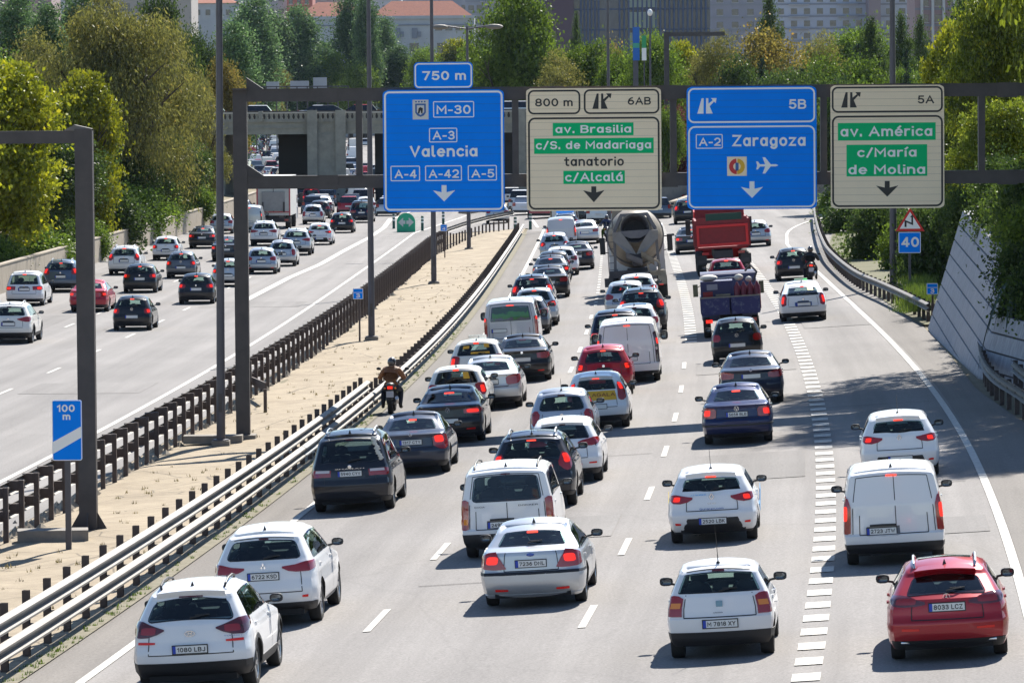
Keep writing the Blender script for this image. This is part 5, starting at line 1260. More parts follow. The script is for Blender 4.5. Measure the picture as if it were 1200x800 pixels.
for q in ((303, 308), (470, 475), (560, 565)):
    a, b = bx(q[0]), bx(q[1]); rel(MB().box((a, YB - .25, zdk), (b, YB + .3, ztop + .1)).obj('balustrade_pier', BG, br), br)
rel(MB().box((bx(371), YB - .2, -1.4), (bx(394), YB + 19, zund)).obj('pier_wall', BG, br), br); rel(MB().box((bx(372), YB - .26, -1.4), (bx(393.5), YB - .2, 1.6)).obj('painted_panel', plain('graffiti_cover_blue', (.12, .17, .30), .8), br), br)
rel(MB().box((bx(322), YB + 6, -1.4), (bx(360), YB + 18, zund)).obj('inner_wall', plain('dark_and_shade_stone', (.05, .048, .045)), br), br)  # inner walls: shade under the deck is painted in as near-black stone
rel(MB().box((bx(437), YB + 5, -1.4), (bx(447), YB + 18, zund)).obj('inner_wall', plain('dark_and_shade_stone', (.05, .048, .045)), br), br)
rel(MB().box((bx(575), YB + 3, -1.4), (bx(760), YB + 19, zund)).obj('inner_wall', plain('dark_and_shade_stone', (.05, .048, .045)), br), br)
rel(MB().box((x0, YB + 1, -1.4), (bx(262), YB + 19, zund)).obj('abutment', BG, br), br)

# ------------------------------------------------------------------ buildings behind the trees
def building(name, label, px0, px1, Y, py_top, wall, floors=None, depth=18, z0=-1, cat='building'):
    a = on_plane_y(px0, py_top, Y); b = on_plane_y(px1, py_top, Y); zt_ = (a.z + b.z) / 2
    r = empty(name, Vector(((a.x + b.x) / 2, Y, z0))); tag(r, label, cat); rel(MB().box((a.x, Y, z0 - 1), (b.x, Y + depth, zt_)).obj('wall', wall, r), r)
    return r, a.x, b.x, zt_
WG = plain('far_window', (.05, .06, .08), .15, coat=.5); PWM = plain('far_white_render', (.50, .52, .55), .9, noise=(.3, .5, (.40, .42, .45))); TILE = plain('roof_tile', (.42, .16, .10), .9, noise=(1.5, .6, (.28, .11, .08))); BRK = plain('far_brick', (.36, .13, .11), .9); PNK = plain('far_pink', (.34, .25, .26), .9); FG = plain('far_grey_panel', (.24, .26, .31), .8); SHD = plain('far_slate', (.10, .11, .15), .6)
def windows(r, x0, x1, Y, zlist, step, w, h, mat=WG, frame=PWM, lim=140, off=.0):
    n = 0; me = MB().box((-w / 2, -.06, 0), (w / 2, .0, h)).mesh('window', mat); fr = MB().box((-w / 2 - .12, -.16, -.14), (w / 2 + .12, -.0, -.02)).mesh('sill', frame)
    for z in zlist:
        x = x0 + step / 2 + off
        while x < x1 - w / 2 and n < lim:
            o = rel(link('window', me, r, (x, Y, z)), r); link('sill', fr, o); x += step; n += 1
def hip(r, x0, x1, Y, D, z0, h, mat, name='roof'):
    v = [(x0 - .5, Y - .5, z0), (x1 + .5, Y - .5, z0), (x1 + .5, Y + D + .5, z0), (x0 - .5, Y + D + .5, z0), (x0 + D * .45, Y + D / 2, z0 + h), (x1 - D * .45, Y + D / 2, z0 + h)]
    o = rel(MB().add(v, [(0, 1, 5, 4), (1, 2, 5), (2, 3, 4, 5), (3, 0, 4), (0, 3, 2, 1)]).obj(name, mat, r), r)
    for i in range(1, 9):
        t = i / 9; rel(MB().beam((x0 - .5 + (D * .45 + .5) * t, Y - .5 + (D / 2 + .5) * t, z0 + h * t + .04), (x1 + .5 - (D * .45 + .5) * t, Y - .5 + (D / 2 + .5) * t, z0 + h * t + .04), .12, .10).obj('tile_course', mat, o), r)
# white hall with red hipped roofs
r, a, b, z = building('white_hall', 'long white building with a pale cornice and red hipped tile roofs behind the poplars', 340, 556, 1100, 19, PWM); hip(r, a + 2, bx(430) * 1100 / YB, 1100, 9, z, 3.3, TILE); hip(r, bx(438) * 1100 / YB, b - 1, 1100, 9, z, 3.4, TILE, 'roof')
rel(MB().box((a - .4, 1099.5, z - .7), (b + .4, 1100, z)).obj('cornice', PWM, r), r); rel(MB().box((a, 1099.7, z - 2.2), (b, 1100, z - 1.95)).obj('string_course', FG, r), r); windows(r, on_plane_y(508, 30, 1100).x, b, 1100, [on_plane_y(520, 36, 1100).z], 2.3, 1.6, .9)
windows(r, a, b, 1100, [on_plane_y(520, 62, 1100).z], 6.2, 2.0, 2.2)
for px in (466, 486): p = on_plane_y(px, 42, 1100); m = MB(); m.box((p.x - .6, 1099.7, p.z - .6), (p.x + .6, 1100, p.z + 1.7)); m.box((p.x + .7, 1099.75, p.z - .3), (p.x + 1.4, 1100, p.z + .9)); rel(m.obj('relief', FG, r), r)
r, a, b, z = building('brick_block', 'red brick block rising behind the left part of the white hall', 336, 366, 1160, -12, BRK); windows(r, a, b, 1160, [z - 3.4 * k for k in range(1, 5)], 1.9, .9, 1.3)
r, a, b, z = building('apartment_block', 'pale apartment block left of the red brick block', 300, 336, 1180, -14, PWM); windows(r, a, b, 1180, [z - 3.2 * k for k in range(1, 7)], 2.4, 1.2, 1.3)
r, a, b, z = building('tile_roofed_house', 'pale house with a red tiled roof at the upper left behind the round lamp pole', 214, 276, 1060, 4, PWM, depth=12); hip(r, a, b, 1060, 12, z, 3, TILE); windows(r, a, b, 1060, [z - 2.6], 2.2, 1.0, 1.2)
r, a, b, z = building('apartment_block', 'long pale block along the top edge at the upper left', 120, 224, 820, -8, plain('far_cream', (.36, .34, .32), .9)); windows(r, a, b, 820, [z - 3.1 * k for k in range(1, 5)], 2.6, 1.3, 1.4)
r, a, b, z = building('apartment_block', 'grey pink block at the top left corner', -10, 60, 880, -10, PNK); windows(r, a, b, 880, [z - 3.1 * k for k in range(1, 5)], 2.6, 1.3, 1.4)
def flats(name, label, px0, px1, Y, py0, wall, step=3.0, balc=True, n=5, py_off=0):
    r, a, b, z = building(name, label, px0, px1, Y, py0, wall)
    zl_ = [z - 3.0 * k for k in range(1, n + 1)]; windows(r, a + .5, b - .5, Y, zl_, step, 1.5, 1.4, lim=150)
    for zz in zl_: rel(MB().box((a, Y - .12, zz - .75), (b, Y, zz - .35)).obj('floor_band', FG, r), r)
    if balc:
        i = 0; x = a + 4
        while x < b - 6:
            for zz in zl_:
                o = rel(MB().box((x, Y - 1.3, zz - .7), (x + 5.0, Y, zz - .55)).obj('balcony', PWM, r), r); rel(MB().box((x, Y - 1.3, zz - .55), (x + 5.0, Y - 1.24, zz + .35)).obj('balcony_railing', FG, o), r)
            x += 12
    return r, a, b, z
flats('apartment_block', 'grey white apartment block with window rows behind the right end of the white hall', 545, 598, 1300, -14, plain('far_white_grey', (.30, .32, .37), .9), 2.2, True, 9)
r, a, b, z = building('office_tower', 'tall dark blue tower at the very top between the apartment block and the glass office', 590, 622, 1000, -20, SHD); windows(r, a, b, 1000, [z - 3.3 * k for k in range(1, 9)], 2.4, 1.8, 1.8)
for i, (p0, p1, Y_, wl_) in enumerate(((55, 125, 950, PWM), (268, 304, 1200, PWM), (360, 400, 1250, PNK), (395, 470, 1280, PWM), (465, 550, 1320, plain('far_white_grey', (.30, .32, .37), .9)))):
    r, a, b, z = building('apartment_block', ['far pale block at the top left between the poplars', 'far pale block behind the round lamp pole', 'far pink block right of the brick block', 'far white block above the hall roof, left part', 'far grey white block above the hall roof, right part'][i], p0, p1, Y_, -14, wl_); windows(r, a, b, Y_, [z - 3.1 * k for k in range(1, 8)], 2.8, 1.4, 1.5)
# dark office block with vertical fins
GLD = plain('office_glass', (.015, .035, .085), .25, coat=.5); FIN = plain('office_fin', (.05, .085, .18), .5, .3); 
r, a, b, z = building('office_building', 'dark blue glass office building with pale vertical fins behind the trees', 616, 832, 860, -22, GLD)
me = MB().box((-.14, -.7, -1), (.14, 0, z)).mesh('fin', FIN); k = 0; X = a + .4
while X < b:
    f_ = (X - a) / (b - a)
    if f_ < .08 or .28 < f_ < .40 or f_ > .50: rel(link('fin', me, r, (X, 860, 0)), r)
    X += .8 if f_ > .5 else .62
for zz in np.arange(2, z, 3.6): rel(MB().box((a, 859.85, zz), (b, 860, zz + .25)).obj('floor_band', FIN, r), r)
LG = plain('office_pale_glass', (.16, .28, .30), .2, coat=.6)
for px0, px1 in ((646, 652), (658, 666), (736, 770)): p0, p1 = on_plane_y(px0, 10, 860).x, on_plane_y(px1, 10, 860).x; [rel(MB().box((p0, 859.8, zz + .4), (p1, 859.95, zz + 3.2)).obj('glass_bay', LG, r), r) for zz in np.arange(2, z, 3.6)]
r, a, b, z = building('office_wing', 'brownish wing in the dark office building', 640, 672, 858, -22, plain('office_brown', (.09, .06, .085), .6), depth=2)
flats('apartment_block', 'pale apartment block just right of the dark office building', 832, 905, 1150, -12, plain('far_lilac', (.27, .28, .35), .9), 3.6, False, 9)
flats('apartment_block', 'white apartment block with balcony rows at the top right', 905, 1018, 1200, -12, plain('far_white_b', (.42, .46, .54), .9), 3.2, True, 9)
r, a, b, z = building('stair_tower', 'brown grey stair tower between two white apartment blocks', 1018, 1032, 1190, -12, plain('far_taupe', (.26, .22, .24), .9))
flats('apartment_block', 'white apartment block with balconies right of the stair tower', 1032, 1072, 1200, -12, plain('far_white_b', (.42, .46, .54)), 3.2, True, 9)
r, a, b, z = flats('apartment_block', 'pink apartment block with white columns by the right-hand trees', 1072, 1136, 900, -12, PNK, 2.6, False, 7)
for i in range(5): X = a + 1 + i * (b - a) / 5; rel(MB().box((X, 899.2, -1), (X + .5, 900, z)).obj('column', PWM, r), r)

# ------------------------------------------------------------------ trees
nr = np.random.default_rng(5)
def leafmat(name, c1, c2, c3=None, tr=.4):
    m = bpy.data.materials.new(name); m.use_nodes = True; n = m.node_tree.nodes; l = m.node_tree.links; n.clear()
    o = n.new('ShaderNodeOutputMaterial'); at = n.new('ShaderNodeAttribute'); at.attribute_name = 'tone'; oi = n.new('ShaderNodeObjectInfo')
    r = n.new('ShaderNodeValToRGB'); e = r.color_ramp.elements; e[0].color = (*c1, 1); e[1].color = (*c2, 1)
    if c3: k = e.new(.86); k.color = (*c2, 1); e[len(e) - 1].color = (*c3, 1)
    l.new(at.outputs['Fac'], r.inputs[0]); hs = n.new('ShaderNodeHueSaturation'); mr = n.new('ShaderNodeMapRange'); mr.inputs[3].default_value = .8; mr.inputs[4].default_value = 1.2; l.new(oi.outputs['Random'], mr.inputs[0]); l.new(mr.outputs[0], hs.inputs['Value']); l.new(r.outputs[0], hs.inputs['Color'])
    d = n.new('ShaderNodeBsdfDiffuse'); t = n.new('ShaderNodeBsdfTranslucent'); g = n.new('ShaderNodeBsdfGlossy'); g.inputs[1].default_value = .45
    l.new(hs.outputs[0], d.inputs[0]); l.new(hs.outputs[0], t.inputs[0]); a = n.new('ShaderNodeMixShader'); a.inputs[0].default_value = tr; l.new(d.outputs[0], a.inputs[1]); l.new(t.outputs[0], a.inputs[2])
    b = n.new('ShaderNodeMixShader'); b.inputs[0].default_value = .03; l.new(a.outputs[0], b.inputs[1]); l.new(g.outputs[0], b.inputs[2]); l.new(b.outputs[0], o.inputs[0]); MATS[name] = m; return m
L_GREEN = leafmat('leaf_green', (.030, .062, .010), (.21, .31, .03)); L_DARK = leafmat('leaf_dark_green', (.014, .034, .010), (.11, .17, .028)); L_YEL = leafmat('leaf_yellow_green', (.07, .10, .008), (.36, .37, .015), (.55, .45, .02))
L_OLIVE = leafmat('leaf_olive', (.045, .05, .015), (.28, .27, .06), (.42, .30, .07)); L_POP = leafmat('leaf_poplar', (.03, .07, .028), (.18, .29, .10)); L_RUST = leafmat('leaf_rust', (.06, .055, .012), (.36, .29, .06), (.46, .23, .05)); L_CYP = leafmat('leaf_cypress', (.008, .022, .012), (.03, .06, .028)); L_PURP = leafmat('leaf_purple', (.06, .015, .02), (.17, .045, .05)); L_GRASS = leafmat('blade_green', (.04, .08, .01), (.16, .22, .03))
BARK = plain('bark', (.075, .055, .042), .95, noise=(6, .5, (.04, .03, .025)), bump=.6)
def crown_mesh(name, blobs, n_leaf, size, mat, droop=0.0, aspect=1.6, shell=.55, seed=1, clump=.55):
    """many leaf faces gathered in twig clumps through the crown's volume; unit crown, height 1"""
    g = np.random.default_rng(seed); B = np.array(blobs, float); vol = B[:, 3] * B[:, 4] * B[:, 5]; pr = vol ** .75; pr /= pr.sum()
    nc = max(30, n_leaf // 26); bi = g.choice(len(B), nc, p=pr); d = g.normal(size=(nc, 3)); d /= np.linalg.norm(d, axis=1)[:, None]; rad = shell + (1 - shell) * g.random(nc) ** .7; rad *= 1 + .10 * g.normal(size=nc)
    cc = B[bi, :3] + d * B[bi, 3:6] * rad[:, None]; ct = g.random(nc); cs = clump * size * 3.2 * (.5 + g.random(nc))
    li = g.integers(0, nc, n_leaf); off = g.normal(size=(n_leaf, 3)) * cs[li][:, None]
    if droop: off[:, 2] = -np.abs(off[:, 2]) * droop + off[:, 2] * .3
    p = cc[li] + off
    ax = g.normal(size=(n_leaf, 3)) + d[li] * .6; 
    if droop: ax[:, 2] -= droop * 1.2
    ax /= np.linalg.norm(ax, axis=1)[:, None]; q = g.normal(size=(n_leaf, 3)); q[:, 2] += .3; s_ = np.cross(ax, q); s_ /= np.linalg.norm(s_, axis=1)[:, None]
    L = size * (.6 + .8 * g.random(n_leaf))[:, None]; W = L / aspect
    v = np.stack([p, p + ax * L * .5 + s_ * W * .5, p + ax * L, p + ax * L * .5 - s_ * W * .5], 1).reshape(-1, 3)
    me = bpy.data.meshes.new(name); nv = len(v); me.vertices.add(nv); me.vertices.foreach_set('co', v.ravel()); me.loops.add(nv); me.loops.foreach_set('vertex_index', np.arange(nv)); me.polygons.add(n_leaf); me.polygons.foreach_set('loop_start', np.arange(n_leaf) * 4); 
    try: me.polygons.foreach_set('loop_total', np.full(n_leaf, 4))
    except Exception: pass
    at = me.attributes.new('tone', 'FLOAT', 'FACE'); tone = np.clip(.25 * g.random(n_leaf) + .75 * ct[li] , 0, 1); at.data.foreach_set('value', tone); me.materials.append(mat); me.update(calc_edges=True); me.validate(); return me
def blobs_round(n, rx, rz, zc, seed, r=(.2, .34), top=1.0):
    g = random.Random(seed); out = []
    for i in range(n):
        a = g.random() * 6.28; u = g.random() ** .5; h = g.uniform(-1, 1); k = math.sqrt(max(.05, 1 - h * h)); q = g.uniform(*r)
        out.append((rx * .72 * k * u * math.cos(a), rx * .72 * k * u * math.sin(a), zc + h * rz * .72, q * rx * 1.5, q * rx * 1.5, q * rz * 1.3))
    return out
CR = {}
def crown(k):
    if k in CR: return CR[k]
    R = blobs_round
    if k == 'round_a': m = crown_mesh('crown', R(16, .42, .40, .60, 1), 30000, .020, L_GREEN, seed=1)
    elif k == 'round_b': m = crown_mesh('crown', R(14, .40, .42, .58, 2), 30000, .020, L_GREEN, seed=2)
    elif k == 'dark': m = crown_mesh('crown', R(14, .42, .42, .56, 3), 30000, .022, L_DARK, seed=3)
    elif k == 'yellow': m = crown_mesh('crown', R(20, .44, .46, .54, 4, (.16, .28)), 34000, .026, L_YEL, droop=.3, seed=4)
    elif k == 'olive': m = crown_mesh('crown', R(22, .42, .46, .54, 5, (.14, .26)), 52000, .0175, L_OLIVE, droop=.9, aspect=2.8, seed=5)
    elif k == 'poplar': m = crown_mesh('crown', [(g_[0] * .55, g_[1] * .55, g_[2], g_[3] * .5, g_[4] * .5, g_[5] * .7) for g_ in R(22, .26, .50, .52, 6, (.2, .36))], 26000, .015, L_POP, seed=6)
    elif k == 'rust': m = crown_mesh('crown', R(14, .46, .42, .56, 7), 26000, .020, L_RUST, seed=7)
    elif k == 'purple': m = crown_mesh('crown', R(10, .44, .42, .56, 8), 16000, .026, L_PURP, seed=8)
    elif k == 'cypress': m = crown_mesh('crown', [(0, 0, .08 + .09 * i, .075 * (1 - .085 * i) + .01, .075 * (1 - .085 * i) + .01, .09) for i in range(10)], 9000, .016, L_CYP, droop=-.5, seed=9, clump=.3)
    elif k == 'cedar': m = crown_mesh('crown', [(math.cos(i * 2.4) * .22 * (1 - i / 16), math.sin(i * 2.4) * .22 * (1 - i / 16), .30 + .045 * i, .22 * (1.05 - i / 17), .22 * (1.05 - i / 17), .035) for i in range(16)], 22000, .018, L_DARK, seed=10, clump=.4)
    elif k == 'pine': m = crown_mesh('crown', R(12, .5, .28, .72, 11, (.2, .32)), 20000, .020, L_DARK, seed=11)
    elif k == 'bush': m = crown_mesh('crown', R(12, .55, .45, .46, 12, (.22, .36)), 16000, .045, L_GREEN, seed=12)
    elif k == 'bushdark': m = crown_mesh('crown', R(12, .55, .45, .46, 13, (.22, .36)), 16000, .045, L_DARK, seed=13)
    elif k == 'willow': m = crown_mesh('crown', R(26, .46, .44, .56, 14, (.12, .24)), 60000, .0165, L_OLIVE, droop=1.7, aspect=3.4, seed=14)
    elif k == 'bigright': m = crown_mesh('crown', R(26, .46, .46, .54, 15, (.14, .26)), 60000, .015, leafmat('leaf_autumn_green', (.03, .05, .008), (.25, .31, .025), (.55, .48, .03)), droop=.3, seed=15)
    CR[k] = m; return m
_tr = {}
def trunk_mesh(k, seed=1):
    if (k, seed) in _tr: return _tr[(k, seed)]
    g = random.Random(seed * 7 + len(k)); m = MB()
    if k in ('poplar', 'cypress', 'cedar'): m.tube([(0, 0, -.02), (.005, 0, .3), (0, .005, .6), (0, 0, .95)], [.016, .012, .008, .003], 7)
    else:
        bz = .24 if k not in ('pine',) else .5
        m.tube([(0, 0, -.02), (.008, .004, bz * .5), (0, .0, bz)], [.024, .018, .015], 8)
        for i in range(7):
            a = i * 2.4 + g.random(); t = g.uniform(.15, .34); z1 = bz + g.uniform(.25, .5); p0 = Vector((0, 0, bz * g.uniform(.7, 1.))); p2 = Vector((math.cos(a) * t, math.sin(a) * t, z1)); p1 = (p0 + p2) / 2 + Vector((-.02, .02, .04)); m.tube([p0, p1, p2], [.011, .008, .003], 6)
            for j in range(2): q = p1.lerp(p2, .4 + .3 * j); b = a + (1 if j else -1) * .8; m.tube([q, q + Vector((math.cos(b) * .10, math.sin(b) * .10, .08))], [.005, .0015], 5)
    _tr[(k, seed)] = m.mesh('trunk', BARK, 60); return _tr[(k, seed)]
def tree(name, label, px, Y, py_top, width_px, k, group=None, py_bot=None, z0=None, cat='tree', depthf=1.0):
    tp = on_plane_y(px, py_top, Y); z0 = zt(tp.x, Y) if z0 is None else z0
    if py_bot is not None: z0 = on_plane_y(px, py_bot, Y).z
    h = tp.z - z0; w = width_px * Y / F; base = {'poplar': .42, 'cypress': .18, 'cedar': .62}.get(k, .92)
    if k in ('pine', 'bush', 'bushdark'): base = 1.1
    sx = w / base; r = empty(name, Vector((tp.x, Y, z0)), nr.random() * 6.28 if k not in ('bigright',) else 0); tag(r, label, cat, group)
    for nm, me in (('trunk', trunk_mesh(k, int(px) % 5)), ('crown', crown(k))):
        o = link(nm, me, r); o.scale = (sx, sx * depthf, h) if nm == 'crown' else (min(sx, h), min(sx, h), h)
    return r
def Yw(px):
    Y = 200.0
    while Y < 470 and on_plane_y(px, 260, Y).x - XL(Y) > -33.9: Y += 1.0
    return Y
GT = 'trees behind the bridge and the junction'
tree('autumn_tree', 'bright yellow green tree at the left edge behind the gantry arm', 2, Yw(2) + 9, 68, 185, 'yellow', py_bot=300)
tree('autumn_tree', 'yellow green tree between the gantry arm and the willow', 96, Yw(96) + 12, 80, 125, 'yellow', py_bot=300)
tree('willow_tree', 'large olive brown tree with drooping twigs behind the low wall', 140, Yw(140) + 22, -14, 250, 'willow', py_bot=290)
tree('willow_tree', 'olive brown tree with bare arching limbs left of the round lamp pole', 196, Yw(196) + 12, 8, 150, 'willow', py_bot=275)
tree('willow_tree', 'smaller olive tree just left of the round lamp pole', 236, Yw(236) + 8, 92, 80, 'olive', py_bot=262)
tree('broadleaf_tree', 'dark tree under the yellow one at the left edge', 44, Yw(44) + 20, 150, 150, 'dark', py_bot=300)
tree('broadleaf_tree', 'dark leaning tree beside the low wall near the round lamp pole', 200, Yw(200) + 6, 158, 90, 'dark', py_bot=262)
tree('broadleaf_tree', 'dark olive tree filling the gap left of the dark gantry post', 75, Yw(75) + 28, 110, 150, 'dark', py_bot=290)
tree('broadleaf_tree', 'olive tree behind the yellow trees at the upper left', 40, 380, 30, 150, 'olive', py_bot=290)
tree('broadleaf_tree', 'tree top behind the large willow, nearer the left', 120, 460, -22, 120, 'olive')
tree('broadleaf_tree', 'tree top behind the large willow, nearer the round lamp pole', 185, 480, -14, 110, 'dark')
tree('broadleaf_tree', 'shaded tree mass behind the upper right trees', 1150, 300, -20, 160, 'dark')
tree('broadleaf_tree', 'dark tree far behind the América sign right edge', 1105, 330, 60, 110, 'dark')
for i, (px, Y) in enumerate(((-90, 235), (-170, 262), (-230, 225), (-150, 320), (-60, 350))):
    tree('broadleaf_tree', ['first', 'second', 'third', 'fourth', 'fifth'][i] + ' tree out of frame to the left behind the low wall', px, Y, 30, 190, ('yellow', 'olive', 'round_a', 'dark', 'round_b')[i])
tree('broadleaf_tree', 'shaded green tree right of the dark gantry post', 150, Yw(150) + 14, 170, 120, 'dark', py_bot=285)
for i, (px, t, w, k, pb_) in enumerate(((50, 262, 90, 'bush', 318), (128, 215, 95, 'bushdark', 300), (160, 212, 90, 'bush', 285), (222, 208, 60, 'bush', 258), (5, 272, 60, 'bush', 328), (188, 232, 60, 'bush', 272), (95, 250, 70, 'bush', 305), (240, 226, 40, 'bush', 250))):
    Y = Yw(px) + 2.5 + w * .5 * 300 / F
    tree('laurel_bush', ['bright green bush behind the low wall, lowest left one', 'dark green bush right of the dark gantry post', 'sunlit laurel bush above the low wall below the willow', 'sunlit bush by the trunk near the round lamp pole', 'bush at the very left edge above the low wall', 'green bush under the leaning dark tree', 'green bush left behind the dark gantry post', 'small sunlit bush at the far end of the low wall'][i], px, Y, t, w, k, 'bushes behind the low wall', py_bot=pb_, cat='bush')
for i, (px, t, w, Y) in enumerate(((20, -8, 92, 520), (55, 6, 80, 500), (95, -10, 90, 540), (275, 26, 84, 620), (298, -4, 92, 900), (322, 16, 76, 1040), (350, 8, 84, 1050), (410, -6, 66, 1060), (428, -8, 50, 1040), (450, 22, 54, 1080), (380, 50, 60, 1070), (466, 54, 60, 1050))):
    tree('poplar_tree', 'bluish green poplar %s' % ['at the top left corner', 'second at the top left', 'behind the willow at the upper left', 'left of the round lamp pole top', 'tall one right of the round lamp pole', 'between the two tall poplars behind the gantry post', 'above the gantry post cap', 'tallest, in front of the white hall', 'just left of the thin lamp pole, in front of the hall', 'just right of the thin lamp pole', 'low one between hall and gantry beam', 'low one left of the 750 m plate'][i], px, Y, t, w, 'poplar', GT)
for i, (px, t, w, k, Y, lb) in enumerate(((262, 64, 78, 'rust', 480, 'brownish tree low behind the round lamp pole'), (225, 32, 78, 'dark', 560, 'dark tree below the tile-roofed house'), (350, 74, 71, 'round_b', 1050, 'green tree behind the bridge left of the pier'), (385, 54, 80, 'round_a', 1055, 'green tree below the white hall'), (318, 68, 59, 'olive', 1006, 'yellowish tree just right of the gantry post top'), (425, 56, 71, 'round_b', 1035, 'green tree behind the thin lamp pole'), (470, 56, 80, 'dark', 1050, 'bluish dark tree left of the 750 m plate'), (500, 46, 65, 'round_a', 1020, 'tree behind the 750 m plate'), (535, 34, 78, 'yellow', 1025, 'light green tree below the twin-armed lamp'),
          (600, -16, 145, 'round_a', 482, 'big green tree right above the 750 m plate'), (575, 32, 104, 'round_b', 520, 'green tree between the first two gantry signs'), (655, 44, 104, 'olive', 470, 'yellow green tree above the Brasilia sign'), (630, 38, 78, 'round_b', 500, 'green tree at the upper left corner of the Brasilia sign'), (690, 38, 104, 'round_a', 480, 'light green tree above the middle of the Brasilia sign'), (735, 32, 85, 'round_b', 470, 'green tree behind the small blue banners'), (675, 18, 30, 'cedar', 560, 'small dark conifer in front of the office building'), (718, 36, 78, 'rust', 520, 'rusty tree behind the slim lamp post'), (770, 28, 111, 'round_a', 450, 'sunlit green tree left of the Zaragoza sign top'), (800, 34, 78, 'yellow', 500, 'pale green tree behind the gap by the Zaragoza sign'), (790, 110, 60, 'purple', 400, 'purple leaved tree between the Brasilia and Zaragoza signs'), (778, 102, 59, 'round_b', 395, 'bright green tree in the gap between Brasilia and Zaragoza'),
          (840, 22, 124, 'olive', 440, 'olive brown tree above the left part of the Zaragoza sign'), (895, 16, 143, 'rust', 430, 'broad rusty tree above the Zaragoza sign'), (865, 54, 104, 'dark', 420, 'dark tree low above the Zaragoza sign'), (960, 22, 117, 'olive', 460, 'grey green tree between the last two signs'), (985, 38, 117, 'round_b', 400, 'green tree above the América sign'), (930, 68, 130, 'pine', 390, 'round umbrella pine above the Zaragoza sign corner'), (1000, 72, 104, 'bush', 385, 'green pine tops just above the América sign'), (1010, 20, 117, 'round_a', 520, 'green tree behind the cedars'), (1060, 54, 78, 'round_b', 420, 'green tree low behind the grey lamp post'),
          (902, -8, 54, 'cedar', 600, 'dark cedar against the pale apartment block'), (1020, 24, 76, 'cedar', 470, 'drooping dark cedar left of the grey lamp post'), (1056, 18, 60, 'cedar', 500, 'dark cedar right of the grey lamp post'), (1078, 22, 50, 'cedar', 560, 'dark cedar farther right against the pink block'),
          (892, 62, 20, 'cypress', 400, 'slim cypress above the Zaragoza sign'), (940, 74, 14, 'cypress', 390, 'small slim cypress right of the Zaragoza sign top'), (1005, 44, 16, 'cypress', 410, 'slim cypress above the left of the América sign'), (1062, 50, 18, 'cypress', 380, 'slim cypress right beside the grey lamp post'), (902, 82, 16, 'cypress', 395, 'low cypress above the right part of the Zaragoza sign'))):
    tree({'cypress': 'cypress_tree', 'cedar': 'cedar_tree', 'pine': 'pine_tree', 'bush': 'pine_tree'}.get(k, 'broadleaf_tree'), lb, px, Y, t + (12 if 620 < px < 1070 and k not in ('cypress', 'cedar') else 10 if 320 < px < 560 else 0), w, k, GT)
# right-hand side above the exit lane
tree('broadleaf_tree', 'big yellow green tree filling the upper right corner', 1178, 205, -45, 175, 'bigright', py_bot=330)
tree('broadleaf_tree', 'sunlit yellow green tree left of the big upper right one', 1115, 250, 22, 110, 'yellow', py_bot=262)
tree('broadleaf_tree', 'green tree hanging over the retaining wall', 1185, 182, 100, 170, 'bigright', py_bot=322)
tree('broadleaf_tree', 'darker tree behind the América sign right edge', 1130, 235, 100, 110, 'bigright', py_bot=300)
tree('broadleaf_tree', 'dark tree between the Zaragoza and América signs', 985, 330, 90, 90, 'dark', py_bot=262)
def tree_xy(name, label, x, Y, h, w, k):
    r = empty(name, Vector((x, Y, 2.0)), 1.3 + x); tag(r, label, 'tree')
    for nm, me in (('trunk', trunk_mesh(k, 2)), ('crown', crown(k))):
        o = link(nm, me, r); o.scale = (w / .92, w / .92, h)
tree_xy('broadleaf_tree', 'very tall tree at the right edge whose shade falls across the exit lane', 18.0, 153, 26, 9.5, 'bigright')
tree_xy('broadleaf_tree', 'tall tree out of frame to the right of the retaining wall', 17.6, 141, 26, 9, 'bigright')
tree_xy('broadleaf_tree', 'tall tree rising behind the very tall one at the right edge', 21.5, 147, 27, 11, 'bigright')
tree_xy('broadleaf_tree', 'nearest tall tree out of frame on the right', 18.6, 128, 24, 9, 'bigright')
tree_xy('broadleaf_tree', 'second nearest tall tree out of frame on the right', 22.0, 135, 27, 10, 'bigright')
tree('broadleaf_tree', 'crown reaching in at the right edge over the agave', 1232, 150, 170, 120, 'dark', py_bot=350)
for i, (px, Y, t, w, k, pb_, lb) in enumerate(((1000, 285, 232, 90, 'bushdark', 300, 'dark bushes below the América sign'), (1030, 240, 225, 90, 'bushdark', 318, 'dark bush left of the bend warning sign'), (1095, 205, 236, 90, 'bushdark', 352, 'dark bush right of the bend warning sign'), (1065, 225, 240, 70, 'bush', 330, 'green bush behind the bend warning sign'), (1180, 165, 225, 90, 'bushdark', 300, 'dark creeper mass spilling over the wall top'), (1140, 180, 215, 80, 'bushdark', 300, 'dark leaves over the left top corner of the wall'), (1200, 146, 262, 60, 'bushdark', 345, 'dark growth above the agave'), (1168, 158, 245, 50, 'bushdark', 300, 'dark trailing leaves at the corner of the wall'), (1222, 138, 300, 60, 'bushdark', 370, 'dark leaves at the right edge beside the agave'), (970, 330, 222, 44, 'bush', 262, 'shrub at the end of the right guardrail'), (1110, 240, 190, 90, 'bush', 330, 'olive green shrub behind the wall corner'))):
    tree('roadside_bush', lb, px, Y, t, w, k, 'bushes beside the exit lane', py_bot=pb_, cat='bush')
